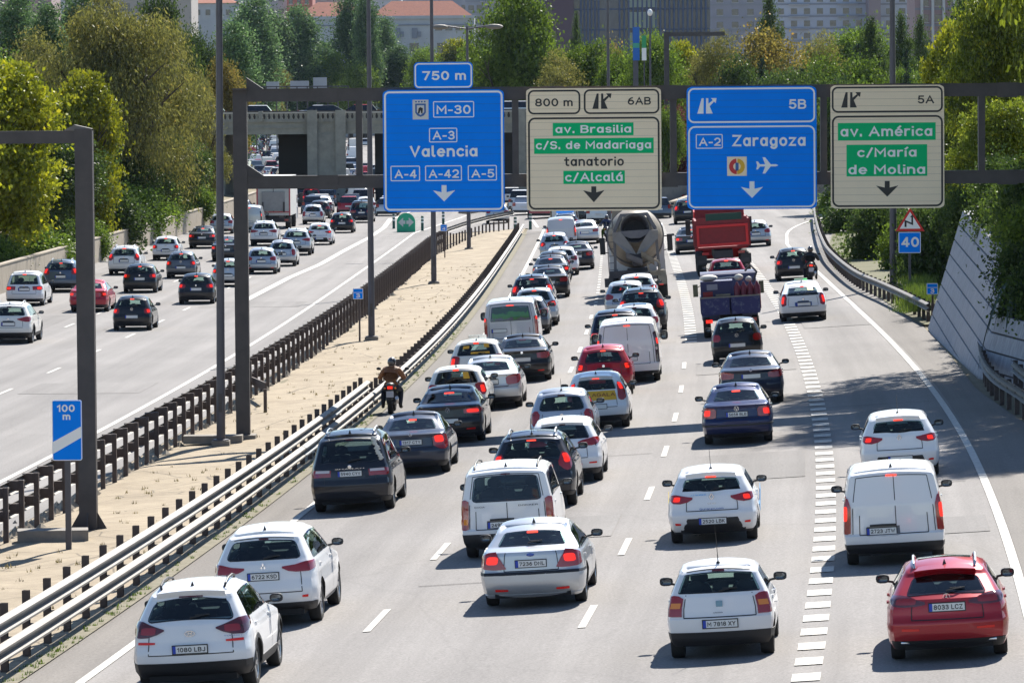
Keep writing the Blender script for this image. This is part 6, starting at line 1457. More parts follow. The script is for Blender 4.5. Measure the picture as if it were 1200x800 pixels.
for i, t in enumerate(np.arange(3.0, Lr[3] - 3, 2.6)):
    p = wpt(t, wtop(t) - .55, 1.25); r = empty('wall_creeper', p, i * 1.7); g3 = random.Random(i)
    tag(r, 'dark leafy creeper hanging over the retaining wall top, %s' % ('by its far corner', 'next to the far corner one', 'third from the far corner', 'fourth from the far corner', 'fifth from the far corner', 'sixth from the far corner', 'seventh from the far corner', 'eighth from the far corner', 'ninth from the far corner', 'tenth from the far corner', 'above the wall bend', 'just past the wall bend', 'second past the wall bend', 'third past the wall bend', 'fourth past the wall bend', 'fifth past the wall bend', 'sixth past the wall bend', 'seventh past the wall bend', 'eighth past the wall bend', 'ninth past the wall bend', 'tenth past the wall bend', 'eleventh past the wall bend', 'twelfth past the wall bend', 'last past the wall bend')[min(i, 23)], 'creeper', 'creepers on the retaining wall')
    w = 1.3 + .7 * g3.random() + min(.7, t * .03); o = link('foliage', crown('bushdark' if i % 3 else 'bush'), r); o.scale = (w, w, 1.7 + g3.random() * .8 + min(.6, t * .03))
# agave leaves spilling at the right edge of the wall
ag = empty('agave_plant', on_plane_y(1190, 330, 139)); tag(ag, 'large agave with long drooping grey green leaves on the wall at the right edge', 'plant')
AGM = plain('agave_leaf', (.05, .085, .06), .5, noise=(4, .5, (.03, .055, .04)))
for i in range(26):
    a = -2.6 + i * .21 + (i % 3) * .1; L_ = 1.0 + .35 * math.sin(i * 1.7); up = .2 + .5 * abs(math.sin(i * 2.3)); vs = []
    for q in range(6):
        t = q / 5; wd = .065 * (1 - t ** 1.8) + .006; c = Vector((math.cos(a) * L_ * t, math.sin(a) * L_ * t * .8, up * t - (1.5 + .5 * (i % 4)) * t * t)); s_ = Vector((-math.sin(a), math.cos(a), 0)) * wd
        vs += [c - s_, c + Vector((0, 0, -.025)), c + s_]
    MB().add(vs, [f for q in range(5) for f in ((3 * q, 3 * q + 1, 3 * q + 4, 3 * q + 3), (3 * q + 1, 3 * q + 2, 3 * q + 5, 3 * q + 4))]).obj('leaf', AGM, ag)
# grass tufts and dead weeds along the kerb and verges (uncountable)
def tufts(name, label, pts, size, n, mat, cat):
    g = np.random.default_rng(len(pts)); vs = []; fs = []
    for p in pts:
        for j in range(n):
            a = g.random() * 6.28; l_ = size * (.5 + g.random()); o = Vector(p) + Vector((g.normal() * size * .5, g.normal() * size * .5, 0)); d = Vector((math.cos(a) * l_ * .5, math.sin(a) * l_ * .5, l_)); s_ = Vector((-math.sin(a), math.cos(a), 0)) * .012
            k = len(vs); vs += [o - s_, o + s_, o + d]; fs.append((k, k + 1, k + 2))
    me = bpy.data.meshes.new(name); me.from_pydata([tuple(v) for v in vs], [], fs); me.materials.append(mat); at = me.attributes.new('tone', 'FLOAT', 'FACE'); at.data.foreach_set('value', g.random(len(fs))); o = link(name, me); tag(o, label, cat, kind='stuff'); return o
r4 = random.Random(9)
tufts('kerb_weeds', 'sparse green weeds in the dirt at the foot of the front guardrail', [SY(-8.95 + r4.random() * .25, 76 + r4.random() ** 1.4 * 120, .02) for _ in range(230)], .055, 9, L_GRASS, 'weeds')
tufts('verge_grass', 'bright grass on the bank below the bend warning sign', [G(1055 + r4.random() * 38, 300 + r4.random() * 78) + Vector((0, 0, .35)) for _ in range(420)], .30, 14, L_GRASS, 'grass')
tufts('verge_grass', 'dry grass edge beneath the right guardrail', [G(962 + r4.random() * 22, 262 + r4.random() * 55) + Vector((.6, 0, .03)) for _ in range(160)], .16, 10, L_GRASS, 'grass')
tufts('dry_weeds', 'dry straw and small weeds scattered over the cracked median', [SY(-13 + r4.random() * 3.6, 78 + r4.random() ** 1.3 * 190, .02) for _ in range(330)], .07, 7, leafmat('dry_straw', (.10, .09, .03), (.30, .24, .11)), 'weeds')
# service fence and pale panels standing behind the bridge
sf = empty('service_fence', on_plane_y(350, 105, 520)); tag(sf, 'thin rail fence with pale panels seen above the bridge behind the gantry', 'fence')
for pa, pb_, ya, yb in ((312, 327, 96, 107), (340, 362, 95, 108), (367, 383, 91, 108)):
    p, q = on_plane_y(pa, ya, 520), on_plane_y(pb_, yb, 520); rel(MB().box((p.x, 520, q.z), (q.x, 520.2, p.z)).obj('panel', PWM, sf), sf)
for yy in (102, 107): p, q = on_plane_y(298, yy, 519), on_plane_y(408, yy, 519); rel(MB().box((p.x, 519, p.z - .06), (q.x, 519.1, p.z + .06)).obj('rail', POLE, sf), sf)
for px in range(300, 410, 12): p = on_plane_y(px, 101, 519); rel(MB().box((p.x - .06, 519, 3.0), (p.x + .06, 519.12, p.z)).obj('fence_post', POLE, sf), sf)
# loose rubble against the foot of the rear guardrail
g = np.random.default_rng(4); vs = []; fs = []
for i in range(900):
    Y = 94 + 160 * g.random() ** 1.3; s_ = -13.95 + .35 * g.normal() * .6; c = SY(s_, Y, .02); k = len(vs); r_ = .07 + .11 * g.random()
    for d in ((1, 0, 0), (0, 1, 0), (-1, 0, 0), (0, -1, 0), (0, 0, 1)): q = g.uniform(.6, 1.2); vs.append((c.x + d[0] * r_ * q, c.y + d[1] * r_ * q, c.z + d[2] * r_ * q - .02))
    fs += [(k, k + 1, k + 4), (k + 1, k + 2, k + 4), (k + 2, k + 3, k + 4), (k + 3, k, k + 4)]
me = bpy.data.meshes.new('rubble'); me.from_pydata(vs, [], fs); me.materials.append(plain('rubble_stone', (.36, .32, .26), .95, noise=(3, .5, (.22, .19, .15)))); tag(link('rubble', me), 'broken stones heaped along the foot of the rear guardrail', 'rubble', kind='stuff')
# banners and service poles above the Brasilia sign
r = empty('banner_mast', G(745, 232)); tag(r, 'slim mast with a tall blue banner above the Brasilia sign', 'mast'); Yb = r.location.y
p0 = on_plane_y(741.5, 32, Yb); p1 = on_plane_y(749.5, 71, Yb); rel(MB().box((p0.x, Yb - .05, p1.z), (p1.x, Yb + .05, p0.z)).obj('banner', plain('banner_blue', (.01, .13, .48), .5), r), r); rel(MB().box((p0.x, Yb - .07, p0.z - 1.75), (p1.x, Yb - .05, p0.z - 1.35)).obj('banner_band', plain('banner_green', (.05, .35, .25), .5), r), r); pz = on_plane_y(745, 71, Yb); rel(MB().box((pz.x - .22, Yb + .06, r.location.z), (pz.x + .22, Yb + .3, p0.z)).obj('mast_post', POLE, r), r)
r = empty('banner_mast', G(755, 232)); tag(r, 'slim mast with a green and white banner right of the blue one', 'mast'); q0 = on_plane_y(752, 42, Yb); q1 = on_plane_y(757.5, 71, Yb)
rel(MB().box((q0.x, Yb - .05, (q0.z + q1.z) / 2), (q1.x, Yb + .05, q0.z)).obj('banner_green_part', plain('banner_green2', (.03, .32, .12), .5), r), r); rel(MB().box((q0.x, Yb - .05, q1.z), (q1.x, Yb + .05, (q0.z + q1.z) / 2)).obj('banner_white_part', WHITE, r), r); rel(MB().box((q0.x + .15, Yb + .06, r.location.z), (q0.x + .25, Yb + .16, q0.z)).obj('mast_post', POLE, r), r)
g_ = G(780, 228); r = empty('far_gantry', g_); tag(r, 'distant dark gantry post with an arm to the right above the Brasilia sign', 'gantry'); t = on_plane_y(781, 38, g_.y); rel(MB().box((t.x - .22, g_.y - .2, g_.z), (t.x + .22, g_.y + .2, t.z)).obj('post', GANT, r), r); rel(MB().box((t.x + .22, g_.y - .15, t.z - .35), (t.x + 5, g_.y + .15, t.z)).obj('arm', GANT, r), r)
g_ = G(763, 232); r = empty('camera_pole', g_); tag(r, 'thin pole with a small white head between the blue banner and the distant gantry', 'pole'); t = on_plane_y(763, 15, g_.y); rel(MB().tube([g_, Vector((g_.x, g_.y, t.z))], [.12, .07], 8).obj('pole', POLE, r, 40), r); rel(MB().ell((g_.x, g_.y, t.z), (.22, .2, .3)).obj('head', WHITE, r, 60), r)
# haze: the air between the camera and the far buildings
hm = bpy.data.materials.new('haze_air'); hm.use_nodes = True; n_ = hm.node_tree.nodes; n_.clear(); ho = n_.new('ShaderNodeOutputMaterial'); pv = n_.new('ShaderNodeVolumePrincipled'); pv.inputs['Color'].default_value = (.62, .78, 1, 1); pv.inputs['Density'].default_value = .000022; pv.inputs['Anisotropy'].default_value = .0
hm.node_tree.links.new(pv.outputs[0], ho.inputs[1])
hz = MB().box((-1600, -100, -2.6), (1600, 3100, 60)).obj('haze', hm); hz['kind'] = 'stuff'; hz['label'] = 'thin bluish air over the motorway and the far trees'
# ------------------------------------------------------------------ vehicle types and the queue
def lf(*a): return list(a)
PROTOS = {
 'tucson': spec('suv', rails='black', cladding=True, lower=(.2, .50), lit=False, lampmat=LAMPD, badge='oval_h', badge_z=.93, plate=.70, recess=False, exhaust=[.42, .56], reflect=(.66, .98, .80), spoiler=.06, bow=.04, litw=(.66, .95), wiper_x=.0, gate=(.78, .62, 1.0), dark=True, w3=.30,
    lamps=[(.50, .98, 1.0), (.62, .93, 1.03), (.80, .885, 1.07), (.97, .88, 1.12), (1.12, .92, 1.13), (1.34, 1.02, 1.10)], handlemat=PAINTBASE),
 'outlander': spec('suv', L=4.70, W=1.81, H=1.68, ro=.96, lit=False, lampmat=LAMP, badge='three', plate=.88, recess=False, dark=True, cladding=False, lower=(.2, .42), reflect=(.80, .92, .52), exhaust=[], gate=(.80, .60, 1.0), litw=(.6, 1.0),
    lamps=[(.42, 1.00, 1.03), (.55, .95, 1.04), (.70, .93, 1.05), (.97, .93, 1.09), (1.25, .98, 1.10)]),
 'sharan': spec('mpv', L=4.63, W=1.81, H=1.76, ro=.90, lit=False, lampmat=LAMP, rails='silver', dark=True, plate=.86, plate_x=.0, recess=False, lower=(.2, .34), exhaust=[],
    lamps=[(.52, .80, .94), (.75, .80, .945), (.97, .79, .95), (1.08, .82, .94)], litw=(.55, .96), litz=(.05, .55), lampclear=(.56, .95, .62, .98, LAMPC), bow=.0, wiper_x=-.05),
 'volvo': spec('sedan', L=4.47, W=1.77, H=1.45, ro=.92, wb=2.64, plate=.80, recess=False, lamps=[(.68, .70, .90), (.72, .68, .93), (.86, .62, .95), (.98, .60, .96), (1.22, .66, .93)], lit=True, w3=.16, lower=(.2, .34), litz=(.45, .95), litw=(.74, 1.0)),
 'passat': spec('sedan', L=4.77, W=1.82, H=1.47, ro=1.05, badge='ring', badge_z=.90, plate=.62, lamps=[(.52, .80, .90), (.70, .78, .93), (.97, .77, .95), (1.2, .83, .93)], lit=True, w3=.22, recess=False, reflect=(.58, .86, .40), gate=(.60, .70, .98), lower=(.2, .33), litw=(.62, 1.0)),
 'focus': spec('sedan', L=4.49, W=1.84, H=1.50, ro=.95, wb=2.64, plate=.80, lamps=[(.60, .74, .90), (.70, .70, .96), (.97, .72, 1.0), (1.3, .86, .98)], lit=False, w3=.15, lower=(.2, .36)),
 'corolla': spec('sedan', L=4.56, W=1.78, H=1.46, ro=1.0, lamps=[(.60, .76, .90), (.8, .73, .92), (.97, .73, .93), (1.2, .80, .92)], lit=False, w3=.18, reflect=(.6, .85, .36)),
 'skoda': spec('hatch', L=4.48, W=1.77, H=1.46, ro=.94, lit=True, dark=True, rl=.02, lamps=[(.72, .68, .96), (.82, .66, .99), (.98, .66, 1.0), (1.12, .75, .98)]),
 'wagon': spec('hatch', L=4.70, W=1.78, H=1.50, ro=1.05, wb=2.65, lit=True, rails='silver', rl=.01, rear=[(.20, .16), (.30, .06), (.42, .0), (.58, .0), (.66, .05), (.80, .08), (.93, .10), (1.0, .13), (1.40, .32), (1.46, .38), (1.49, .52)]),
 'mondeo': spec('sedan', L=4.73, W=1.81, H=1.43, ro=1.05, wb=2.75, plate=.78, recess=False, badge='oval', badge_z=.93, lit=True, bumper_strip=.62, reflect=(.52, .80, .34), w3=.16, wiper=True, wiper_len=.34, wiper_x=-.1, lower=(.2, .26), gate=(.58, .66, .98), exhaust=[], lowmat=PAINTBASE,
    rear=[(.20, .16), (.30, .05), (.42, .0), (.60, .0), (.66, .05), (.92, .08), (.985, .10), (1.01, .18), (1.03, .40), (1.06, .50), (1.34, .95), (1.39, 1.12), (1.42, 1.35)],
    lamps=[(.54, .70, .72), (.66, .69, .86), (.80, .69, .99), (.97, .70, .98), (1.15, .74, .92)], litw=(.72, .97), litz=(.3, .75)),
 'dokker': spec('smallvan', rails='black', lit=False, dark=True, plate=.66, plate_x=-.12, recess=True, recmat=paint('recess_grey', (.12, .12, .13)), double_door=True, split=.0, badge='none_', lampclear=(.88, 1.04, .18, .36, LAMPO), rr=.09, lower=(.2, .50), lower_step=-.0, w3=.12,
    lamps=[(.86, .60, 1.12), (.95, .58, 1.16), (1.06, .60, 1.14)], litz=(.5, .8)),
 'clio': spec('hatch', L=4.06, W=1.73, H=1.45, ro=.70, wb=2.59, badge='diamond', badge_z=.90, plate=.44, recess=False, lower=(.2, .50), lower_w=.80, lower_step=.26, reflect=(.80, .94, .40), w3=.17, antenna='mast', ant_h=.40, exhaust=[-.34, -.26], gate=(.64, .64, .86), spoiler=.03, lowbow=.10,
    rw=(.80, 1.00, 1.30), rr=.06, lamps=[(.50, .86, .90), (.62, .81, .91), (.80, .78, .93), (.97, .79, .95), (1.1, .84, .94)], litw=(.82, .99)),
 'arosa': spec('hatch', L=3.54, W=1.64, H=1.46, ro=.52, wb=2.32, wr=.285, badge='s', badge_z=.84, plate=.54, recess=False, antenna='mast', ant_h=.62, lit=False, lampmat=LAMP, lower=(.2, .42), lower_w=1.3, gate=(.72, .64, .98), exhaust=[.38], w3=.17, tr=.06,
    rear=[(.20, .10), (.30, .03), (.44, .0), (.62, .0), (.66, .03), (.80, .06), (.95, .10), (1.0, .14), (1.36, .34), (1.42, .40), (1.45, .52)],
    rw=(.86, 1.0, 1.36), rr=.03, lamps=[(.76, .66, .93), (.86, .66, .96), (.97, .66, .97), (1.06, .67, .96)], litw=(.78, 1.0), litz=(.36, .7), lampclear=(.79, .99, .40, .66, LAMPO)),
 'partner': spec('smallvan', W=1.81, H=1.80, no_rear_window=True, panel_van=True, double_door=True, split=.05, plate=.64, plate_x=-.22, recess=True, lit=True, lower=(.2, .42), badge='none_', w3=.13, spoiler=None,
    lamps=[(.88, .62, 1.08), (.96, .60, 1.24), (1.05, .62, 1.30)], litz=(.35, .75)),
 'aclass': spec('hatch', L=4.42, W=1.80, H=1.44, ro=.86, wb=2.73, badge='star', badge_z=.96, plate=.82, recess=False, dark=True, lit=False, lampmat=LAMPD, lower=(.2, .34), lower_w=.9, reflect=(.52, .84, .50), exhaust=[], spoiler=.10, rails='silver', w3=.0, gate=(.66, .64, .96), bow=.03,
    rear=[(.20, .16), (.30, .06), (.42, .0), (.60, .0), (.68, .04), (.85, .06), (.94, .08), (1.0, .18), (1.32, .62), (1.38, .66), (1.43, .74)],
    wid=[(.20, .92), (.30, .97), (.55, 1.), (.80, .985), (.93, .92), (1.0, .87), (1.32, .70), (1.40, .64), (1.44, .55)],
    rw=(.78, 1.01, 1.31), rr=.06, lamps=[(.42, .86, .90), (.58, .84, .93), (.80, .83, .98), (.97, .84, 1.0), (1.2, .90, .99)], litw=(.6, .98)),
 'octavia': spec('sedan', L=4.67, W=1.75, H=1.45, ro=1.05, wb=2.70, lit=True, plate=.76, recess=False, badge='ring', badge_z=.90, lamps=[(.66, .70, .86), (.74, .68, .92), (.97, .68, .94), (1.1, .72, .92)], w3=.18, lower=(.2, .30), bumper_strip=.50),
 'audi': spec('sedan', L=4.70, W=1.81, H=1.43, ro=1.0, lit=False, plate=.80, recess=False, lamps=[(.60, .76, .88), (.75, .74, .92), (.97, .74, .95), (1.2, .80, .93)], w3=.0),
 'fiesta': spec('hatch', L=3.97, W=1.72, H=1.49, ro=.66, wb=2.49, lit=True, lampmat=LAMP, w3=.16, spoiler=.05, lamps=[(.76, .78, .86), (.84, .74, 1.16), (.93, .74, 1.30), (1.0, .78, 1.26), (1.08, .86, 1.1)], litz=(.5, .95), plate=.6, rw=(.74, 1.04, 1.36), badge='none_', recess=False),
 'beetle': spec('hatch', L=3.85, W=1.70, H=1.50, ro=.66, wb=2.43, lit=True, w3=.14, rr=.14, rw=(.78, 1.0, 1.36), tr=.13, lamps=[(.72, .82, .92), (.80, .76, .98), (.90, .74, 1.0), (1.0, .76, .98), (1.08, .82, .92)], litz=(.2, .8), bow=.05),
 'micra': spec('hatch', L=3.78, W=1.67, H=1.53, ro=.62, wb=2.45, lit=False, w3=.17, rr=.12, rw=(.83, 1.0, 1.40), tr=.13, antenna='mast', ant_h=.3, lamps=[(.80, .70, .92), (.90, .64, 1.0), (1.0, .64, 1.0), (1.1, .72, .95)]),
 'auris': spec('hatch', L=4.33, W=1.76, H=1.48, ro=.80, wb=2.60, lit=False, dark=True, w3=.12, lower=(.2, .34), reflect=(.74, .96, .46), spoiler=.04, lamps=[(.46, .90, .93), (.62, .85, .97), (.85, .84, 1.0), (1.0, .86, 1.03), (1.3, .95, 1.02)]),
 'crossover': spec('suv', L=4.37, W=1.84, H=1.63, ro=.88, lit=True, lampmat=LAMP, w3=.17, antenna='mast', ant_h=.35, rw=(.80, 1.08, 1.50), bow=.08, lamps=[(.72, .92, 1.0), (.82, .84, 1.12), (.92, .80, 1.22), (1.0, .82, 1.18), (1.1, .92, 1.05)], litz=(.4, .9), rails='silver'),
 'suv': spec('suv', lit=True, rails='silver', dark=True, cladding=True, lower=(.2, .46), lamps=[(.70, .95, 1.05), (.80, .90, 1.2), (.92, .88, 1.28), (1.02, .9, 1.26), (1.1, 1.0, 1.2)]),
 'hatch': spec('hatch', lit=True), 'hatch_dim': spec('hatch', lit=False, reflect=(.7, .9, .36)),
 'polo': spec('hatch', L=3.90, W=1.66, H=1.46, ro=.62, wb=2.46, lit=True, badge='ring', badge_z=.91, plate=.60, lamps=[(.72, .76, .86), (.80, .72, .93), (.97, .72, .94), (1.08, .78, .92)], litz=(.2, .8), w3=.15),
 'polo_dim': spec('hatch', L=3.90, W=1.66, H=1.46, ro=.62, wb=2.46, lit=False, badge='ring', badge_z=.91, plate=.60, lamps=[(.72, .76, .86), (.80, .72, .93), (.97, .72, .94), (1.08, .78, .92)], w3=.15),
 'sedan': spec('sedan', lit=True), 'sedan_dim': spec('sedan', lit=False), 'suv_dim': spec('suv', lit=False, rails='silver', lower=(.2, .46), cladding=True),
 'prius': spec('hatch', L=4.46, W=1.75, H=1.49, ro=.86, wb=2.70, lit=True, w3=.10, rw=(.78, .98, 1.30), plate=.66, lamps=[(.80, .66, .90), (.88, .62, 1.02), (.98, .60, 1.06), (1.08, .68, 1.0)], rl=.05, rear=[(.20, .14), (.30, .05), (.42, .0), (.60, .0), (.68, .04), (.92, .08), (1.0, .10), (1.08, .14), (1.12, .30), (1.38, .90), (1.42, 1.0), (1.46, 1.3)]),
 'van': spec('van', no_rear_window=True, panel_van=True, double_door=True, lit=True, plate=.75, recess=False, badge='none_', lamps=[(.90, .62, 1.55), (.97, .60, 1.62), (1.04, .62, 1.60)], litz=(.55, .75), lampmat=plain('lamp_cluster_dark', (.05, .012, .014), .15, coat=1), lampclear=(.91, 1.03, .38, .46, LAMPC), w3=.12),
 'trafic': spec('van', lit=True, double_door=True, dark=True, plate=.86, plate_x=-.42, recess=False, badge='none_', w3=.16, rw=(.78, 1.18, 1.76), lamps=[(.90, .70, 1.30), (.97, .66, 1.34), (1.04, .70, 1.32)], litz=(.78, .98)),
 'mpv': spec('mpv', lit=False), 'mpv_lit': spec('mpv', lit=True, W=1.80, H=1.66, L=4.4),
}
Pw = paint('white', (.80, .80, .80)); Pw2 = paint('warm_white', (.76, .74, .69)); Ps = paint('silver', (.52, .54, .56), .55); Pg = paint('grey', (.14, .15, .17), .5)
Pdg = paint('dark_grey', (.020, .022, .030), .3); Pb = paint('black', (.010, .010, .013)); Pnb = paint('night_blue', (.006, .009, .028), .2); Pbl = paint('blue', (.005, .014, .075), .3)
Pr = paint('red', (.40, .012, .028), .15); Pr2 = paint('deep_red', (.36, .008, .018), .25); Psb = paint('slate_blue', (.10, .13, .18), .5); Pgd = paint('gold_grey', (.33, .31, .27), .5)
Q = 'cars and vans queueing on the main carriageway'
T1 = car('suv_car', 'white SUV with black rear window and plate 1080 LBJ, nearest at the bottom left', 236, 806, 'tucson', Pw, 'car', Q, plate='1080 LBJ')
T2 = car('suv_car', 'white SUV with plate KSD just ahead of the nearest white SUV', 320, 729, 'outlander', Pw, 'car', Q, plate='6722 KSD')
T3 = car('minivan', 'black people carrier with silver roof rails and plate 5940', 417, 597, 'sharan', Pdg, 'car', Q, plate='5940 CYV')
T4 = car('sedan_car', 'grey blue saloon with lit corner lamps ahead of the black people carrier', 487, 554, 'volvo', paint('grey_blue', (.035, .045, .07), .4), 'car', Q, plate='1317 CTY')
T5 = car('sedan_car', 'black saloon with round badge beside the motorcyclist', 530, 518, 'passat', Pb, 'car', Q)
T6 = car('hatchback', 'white hatchback with an orange square sticker in its rear window', 539, 489, 'skoda', Pw2, 'car', Q)
T7 = car('sedan_car', 'silver white saloon with dark red corner lamps beside the orange-stickered hatchback', 577, 478, 'focus', Ps, 'car', Q)
T8 = car('taxi', 'white taxi with yellow notices in its rear window and a roof sign box', 562, 452, 'skoda', Pw2, 'taxi', Q)
T9 = car('sedan_car', 'black saloon with pale glossy boot behind the grey passenger van', 615, 446, 'corolla', Pb, 'car', Q)
T10 = car('passenger_van', 'pale grey passenger van with a green landscape film in its rear window', 602, 414, 'trafic', paint('van_grey', (.56, .56, .58)), 'van', Q)
T11 = car('hatchback', 'dark silver hatchback with lit high lamp directly ahead of the grey passenger van', 619, 392, 'hatch', Pg, 'car', Q)
car('estate_car', 'silver grey estate roof seen above the dark silver hatchback', 629, 382, 'wagon', Ps, 'car', Q)
car('suv_car', 'blue black SUV with pale roof rails ahead of the silver estate', 626, 368, 'suv', Pnb, 'car', Q)
car('sedan_car', 'black saloon with dim red lamps on the right of the blue black SUV', 645, 349, 'sedan_dim', Pb, 'car', Q)
car('sedan_car', 'dark saloon with bright brake lamps ahead of the black saloon', 647, 335, 'sedan', Pdg, 'car', Q)
car('hatchback', 'brown black hatchback roof tucked ahead of the dark saloon', 650, 329, 'hatch_dim', Pb, 'car', Q)
car('hatchback', 'white hatchback with one lamp showing, between the dark saloons and the grey one', 659, 323, 'hatch_dim', Pw, 'car', Q)
car('sedan_car', 'charcoal saloon with a green-tinged rear window in the second lane', 677, 316, 'sedan_dim', Pdg, 'car', Q)
car('hatchback', 'silver white hatchback with a large round red lamp in the first lane', 651, 304, 'beetle', Ps, 'car', Q)
car('small_van', 'pale grey small van with a flat blank back in the first lane', 659, 289, 'partner', paint('van_grey', (.5, .5, .52)), 'van', Q, lod=0)
PC = car('police_car', 'dark car with a blue light bar on its roof', 664, 281, 'suv', Pnb, 'police car', Q, lod=0)
car('hatchback', 'silver saloon to the right of the car with the blue light bar', 686, 286, 'sedan_dim', Ps, 'car', Q, lod=0)
car('box_van', 'large pale grey van just under the beige Brasilia sign', 662, 266, 'van', paint('van_grey', (.5, .5, .52)), 'van', Q, lod=0)
T20 = car('hatchback', 'small bright red hatchback with a rounded rear window', 710, 463, 'beetle', Pr, 'car', Q)
T21 = car('panel_van', 'white panel van with tall dark lamp clusters ahead of the red hatchback', 739, 447, 'van', Pw, 'van', Q)
T22 = car('hatchback', 'white hatchback with an orange panel on its tailgate', 702, 501, 'fiesta', Pw, 'car', Q)
T23 = car('hatchback', 'silver blue small hatchback with a wide arched rear window', 662, 526, 'micra', paint('pale_blue_silver', (.42, .46, .52), .5), 'car', Q)
T24 = car('hatchback', 'white hatchback with thin swept lamps behind the arched-window one', 664, 564, 'auris', Pw, 'car', Q)
T25 = car('crossover_car', 'black crossover with tall triangular lit lamps', 629, 593, 'crossover', Pdg, 'car', Q)
T26 = car('leisure_van', 'white leisure van with black roof rails and twin rear doors', 601, 650, 'dokker', Pw, 'van', Q, plate='2490 JSM')
T27 = car('sedan_car', 'silver saloon with plate 7236 DNL in the second lane', 630, 706, 'mondeo', Ps, 'car', Q, plate='7236 DNL')
T30 = car('people_carrier', 'dark people carrier with both brake lamps lit beside the white panel van', 724, 420, 'mpv_lit', Pnb, 'car', Q)
T31 = car('suv_car', 'black SUV with one bright lamp on the right ahead of the white panel van', 754, 389, 'suv', Pb, 'car', Q)
car('hatchback', 'silver hatchback half hidden by the black SUV', 735, 372, 'hatch_dim', Ps, 'car', Q)
car('hatchback', 'white hatchback close behind the concrete mixer lorry', 748, 362, 'hatch', Pw, 'car', Q)
T33 = car('hatchback', 'white car with a dark glass roof just ahead of the panel van', 746, 404, 'hatch_dim', Pw, 'car', Q)
T40 = car('hatchback', 'white rental hatchback with blue lettering and plate 2520 LBK', 838, 633, 'clio', Pw, 'car', Q, plate='2520 LBK')
T41 = car('hatchback', 'boxy white hatchback with square lamps and plate M 7818 XY', 848, 767, 'arosa', Pw, 'car', Q, plate='M 7818 XY')
T42 = car('sedan_car', 'dark blue saloon with lit square lamps in the third lane', 866, 518, 'octavia', Pbl, 'car', Q, plate='5658 BLB')
T43 = car('sedan_car', 'dark saloon with dim lamps ahead of the blue one in the third lane', 882, 472, 'audi', Pnb, 'car', Q)
T44 = car('hatchback', 'black hatchback right behind the blue flatbed lorry', 865, 425, 'polo_dim', Pb, 'car', Q)
T45 = car('hatchback', 'bright red hatchback squeezed between the red tipper and the blue flatbed', 853, 342, 'skoda', Pr, 'car', Q)
T46 = car('sedan_car', 'dark saloon to the left of the red tipper lorry', 811, 297, 'sedan', Pdg, 'car', Q)
car('suv_car', 'dark car with one red lamp just under the lower left corner of the Zaragoza sign', 806, 262, 'suv', Pb, 'car', Q, lod=0)
car('hatchback', 'silver hatchback peeping out to the right of the red tipper lorry', 886, 289, 'hatch_dim', Ps, 'car', Q)
T50 = car('hatchback', 'white hatchback ahead of the white panel van in the right lane, both lamps lit', 1056, 558, 'clio', Pw, 'car', Q)
T51 = car('panel_van', 'white small panel van with twin blind rear doors and plate 2723', 1050, 658, 'partner', Pw, 'van', Q, plate='2723 JTW')
T52 = car('hatchback', 'red hatchback with plate 8033 LCZ at the bottom right', 1113, 768, 'aclass', Pr2, 'car', Q, plate='8033 LCZ')
T53 = car('taxi', 'white taxi with a green-lit roof sign in the exit lane', 942, 376, 'prius', Pw, 'taxi', Q)
T54 = car('hatchback', 'black hatchback ahead of the white taxi in the exit lane', 931, 328, 'polo', Pb, 'car', Q)
# details that only these cars have
def cpart(root, name, mb, mats, smooth=None, loc=None): return mb.obj(name, mats, root, smooth, loc)
def ontail(proto, w0, z0, w1, z1, off, name, root, mat, nz=2):
    m = MB(); patch(m, PROTO[proto]['sh'].rpt, [(w, z0, z1) for w in np.linspace(w0, w1, 6)], nz, off, 0); return cpart(root, name, m, mat, 60)
ORG = plain('sticker_orange', (.85, .42, .03), .5)
ontail('skoda', .32, 1.12, .58, 1.32, .018, 'window_sticker', T6, ORG); ontail('skoda', .40, 1.24, .66, 1.36, .018, 'window_sticker', T8, ORG); ontail('skoda', -.66, 1.22, -.35, 1.31, .018, 'window_sticker', T8, ORG); ontail('skoda', -.25, 1.04, .6, 1.10, .018, 'window_sticker', T8, ORG)
cpart(T8, 'roof_sign', MB().box((-.28, .55, 1.44), (.28, .72, 1.56)), CHROME)
cpart(T53, 'roof_sign', MB().box((-.24, .95, 1.46), (.24, 1.10, 1.55)), plain('roof_sign_pale', (.45, .62, .42), .4)); cpart(T53, 'roof_lamp', MB().box((.10, .93, 1.47), (.22, .96, 1.54)), plain('taxi_green_lamp', (.05, .45, .12), .4, emit=(.1, 1, .2), es=.25))
ontail('prius', .30, 1.16, .62, 1.32, .018, 'window_sticker', T53, plain('sticker_yellow', (.85, .65, .10), .5)); ontail('prius', -.4, .60, .4, .74, .02, 'advert_strip', T53, plain('advert_blue', (.05, .13, .35), .5))
cpart(PC, 'light_bar', MB().box((-.55, .9, 1.66), (.55, 1.2, 1.80)), plain('beacon_blue', (.01, .16, .7), .2, coat=1, emit=(0, .3, 1), es=.25))
ontail('fiesta', -.62, .76, .70, 1.0, .014, 'tailgate_advert', T22, plain('advert_orange', (.72, .40, .02), .45))
def tail_text(root, proto, txt, x0, z0, x1, z1, mat, off=.02, bold=.01):
    sh = PROTO[proto]['sh']; y = min(sh.rpt(x / (sh.d['W'] / 2), z, off).y for x in (x0, x1, 0) for z in (z0, z1)); return letter('tailgate_lettering', txt, root, mat, x0, z0, x1, z1, y, bold, .003)
tail_text(T22, 'fiesta', 'AGALA', -.12, .86, .50, .96, plain('print_brown', (.25, .05, .02), .5), .018)
BT = plain('print_blue', (.03, .10, .35), .5); SK = plain('print_sky', (.05, .38, .75), .5)
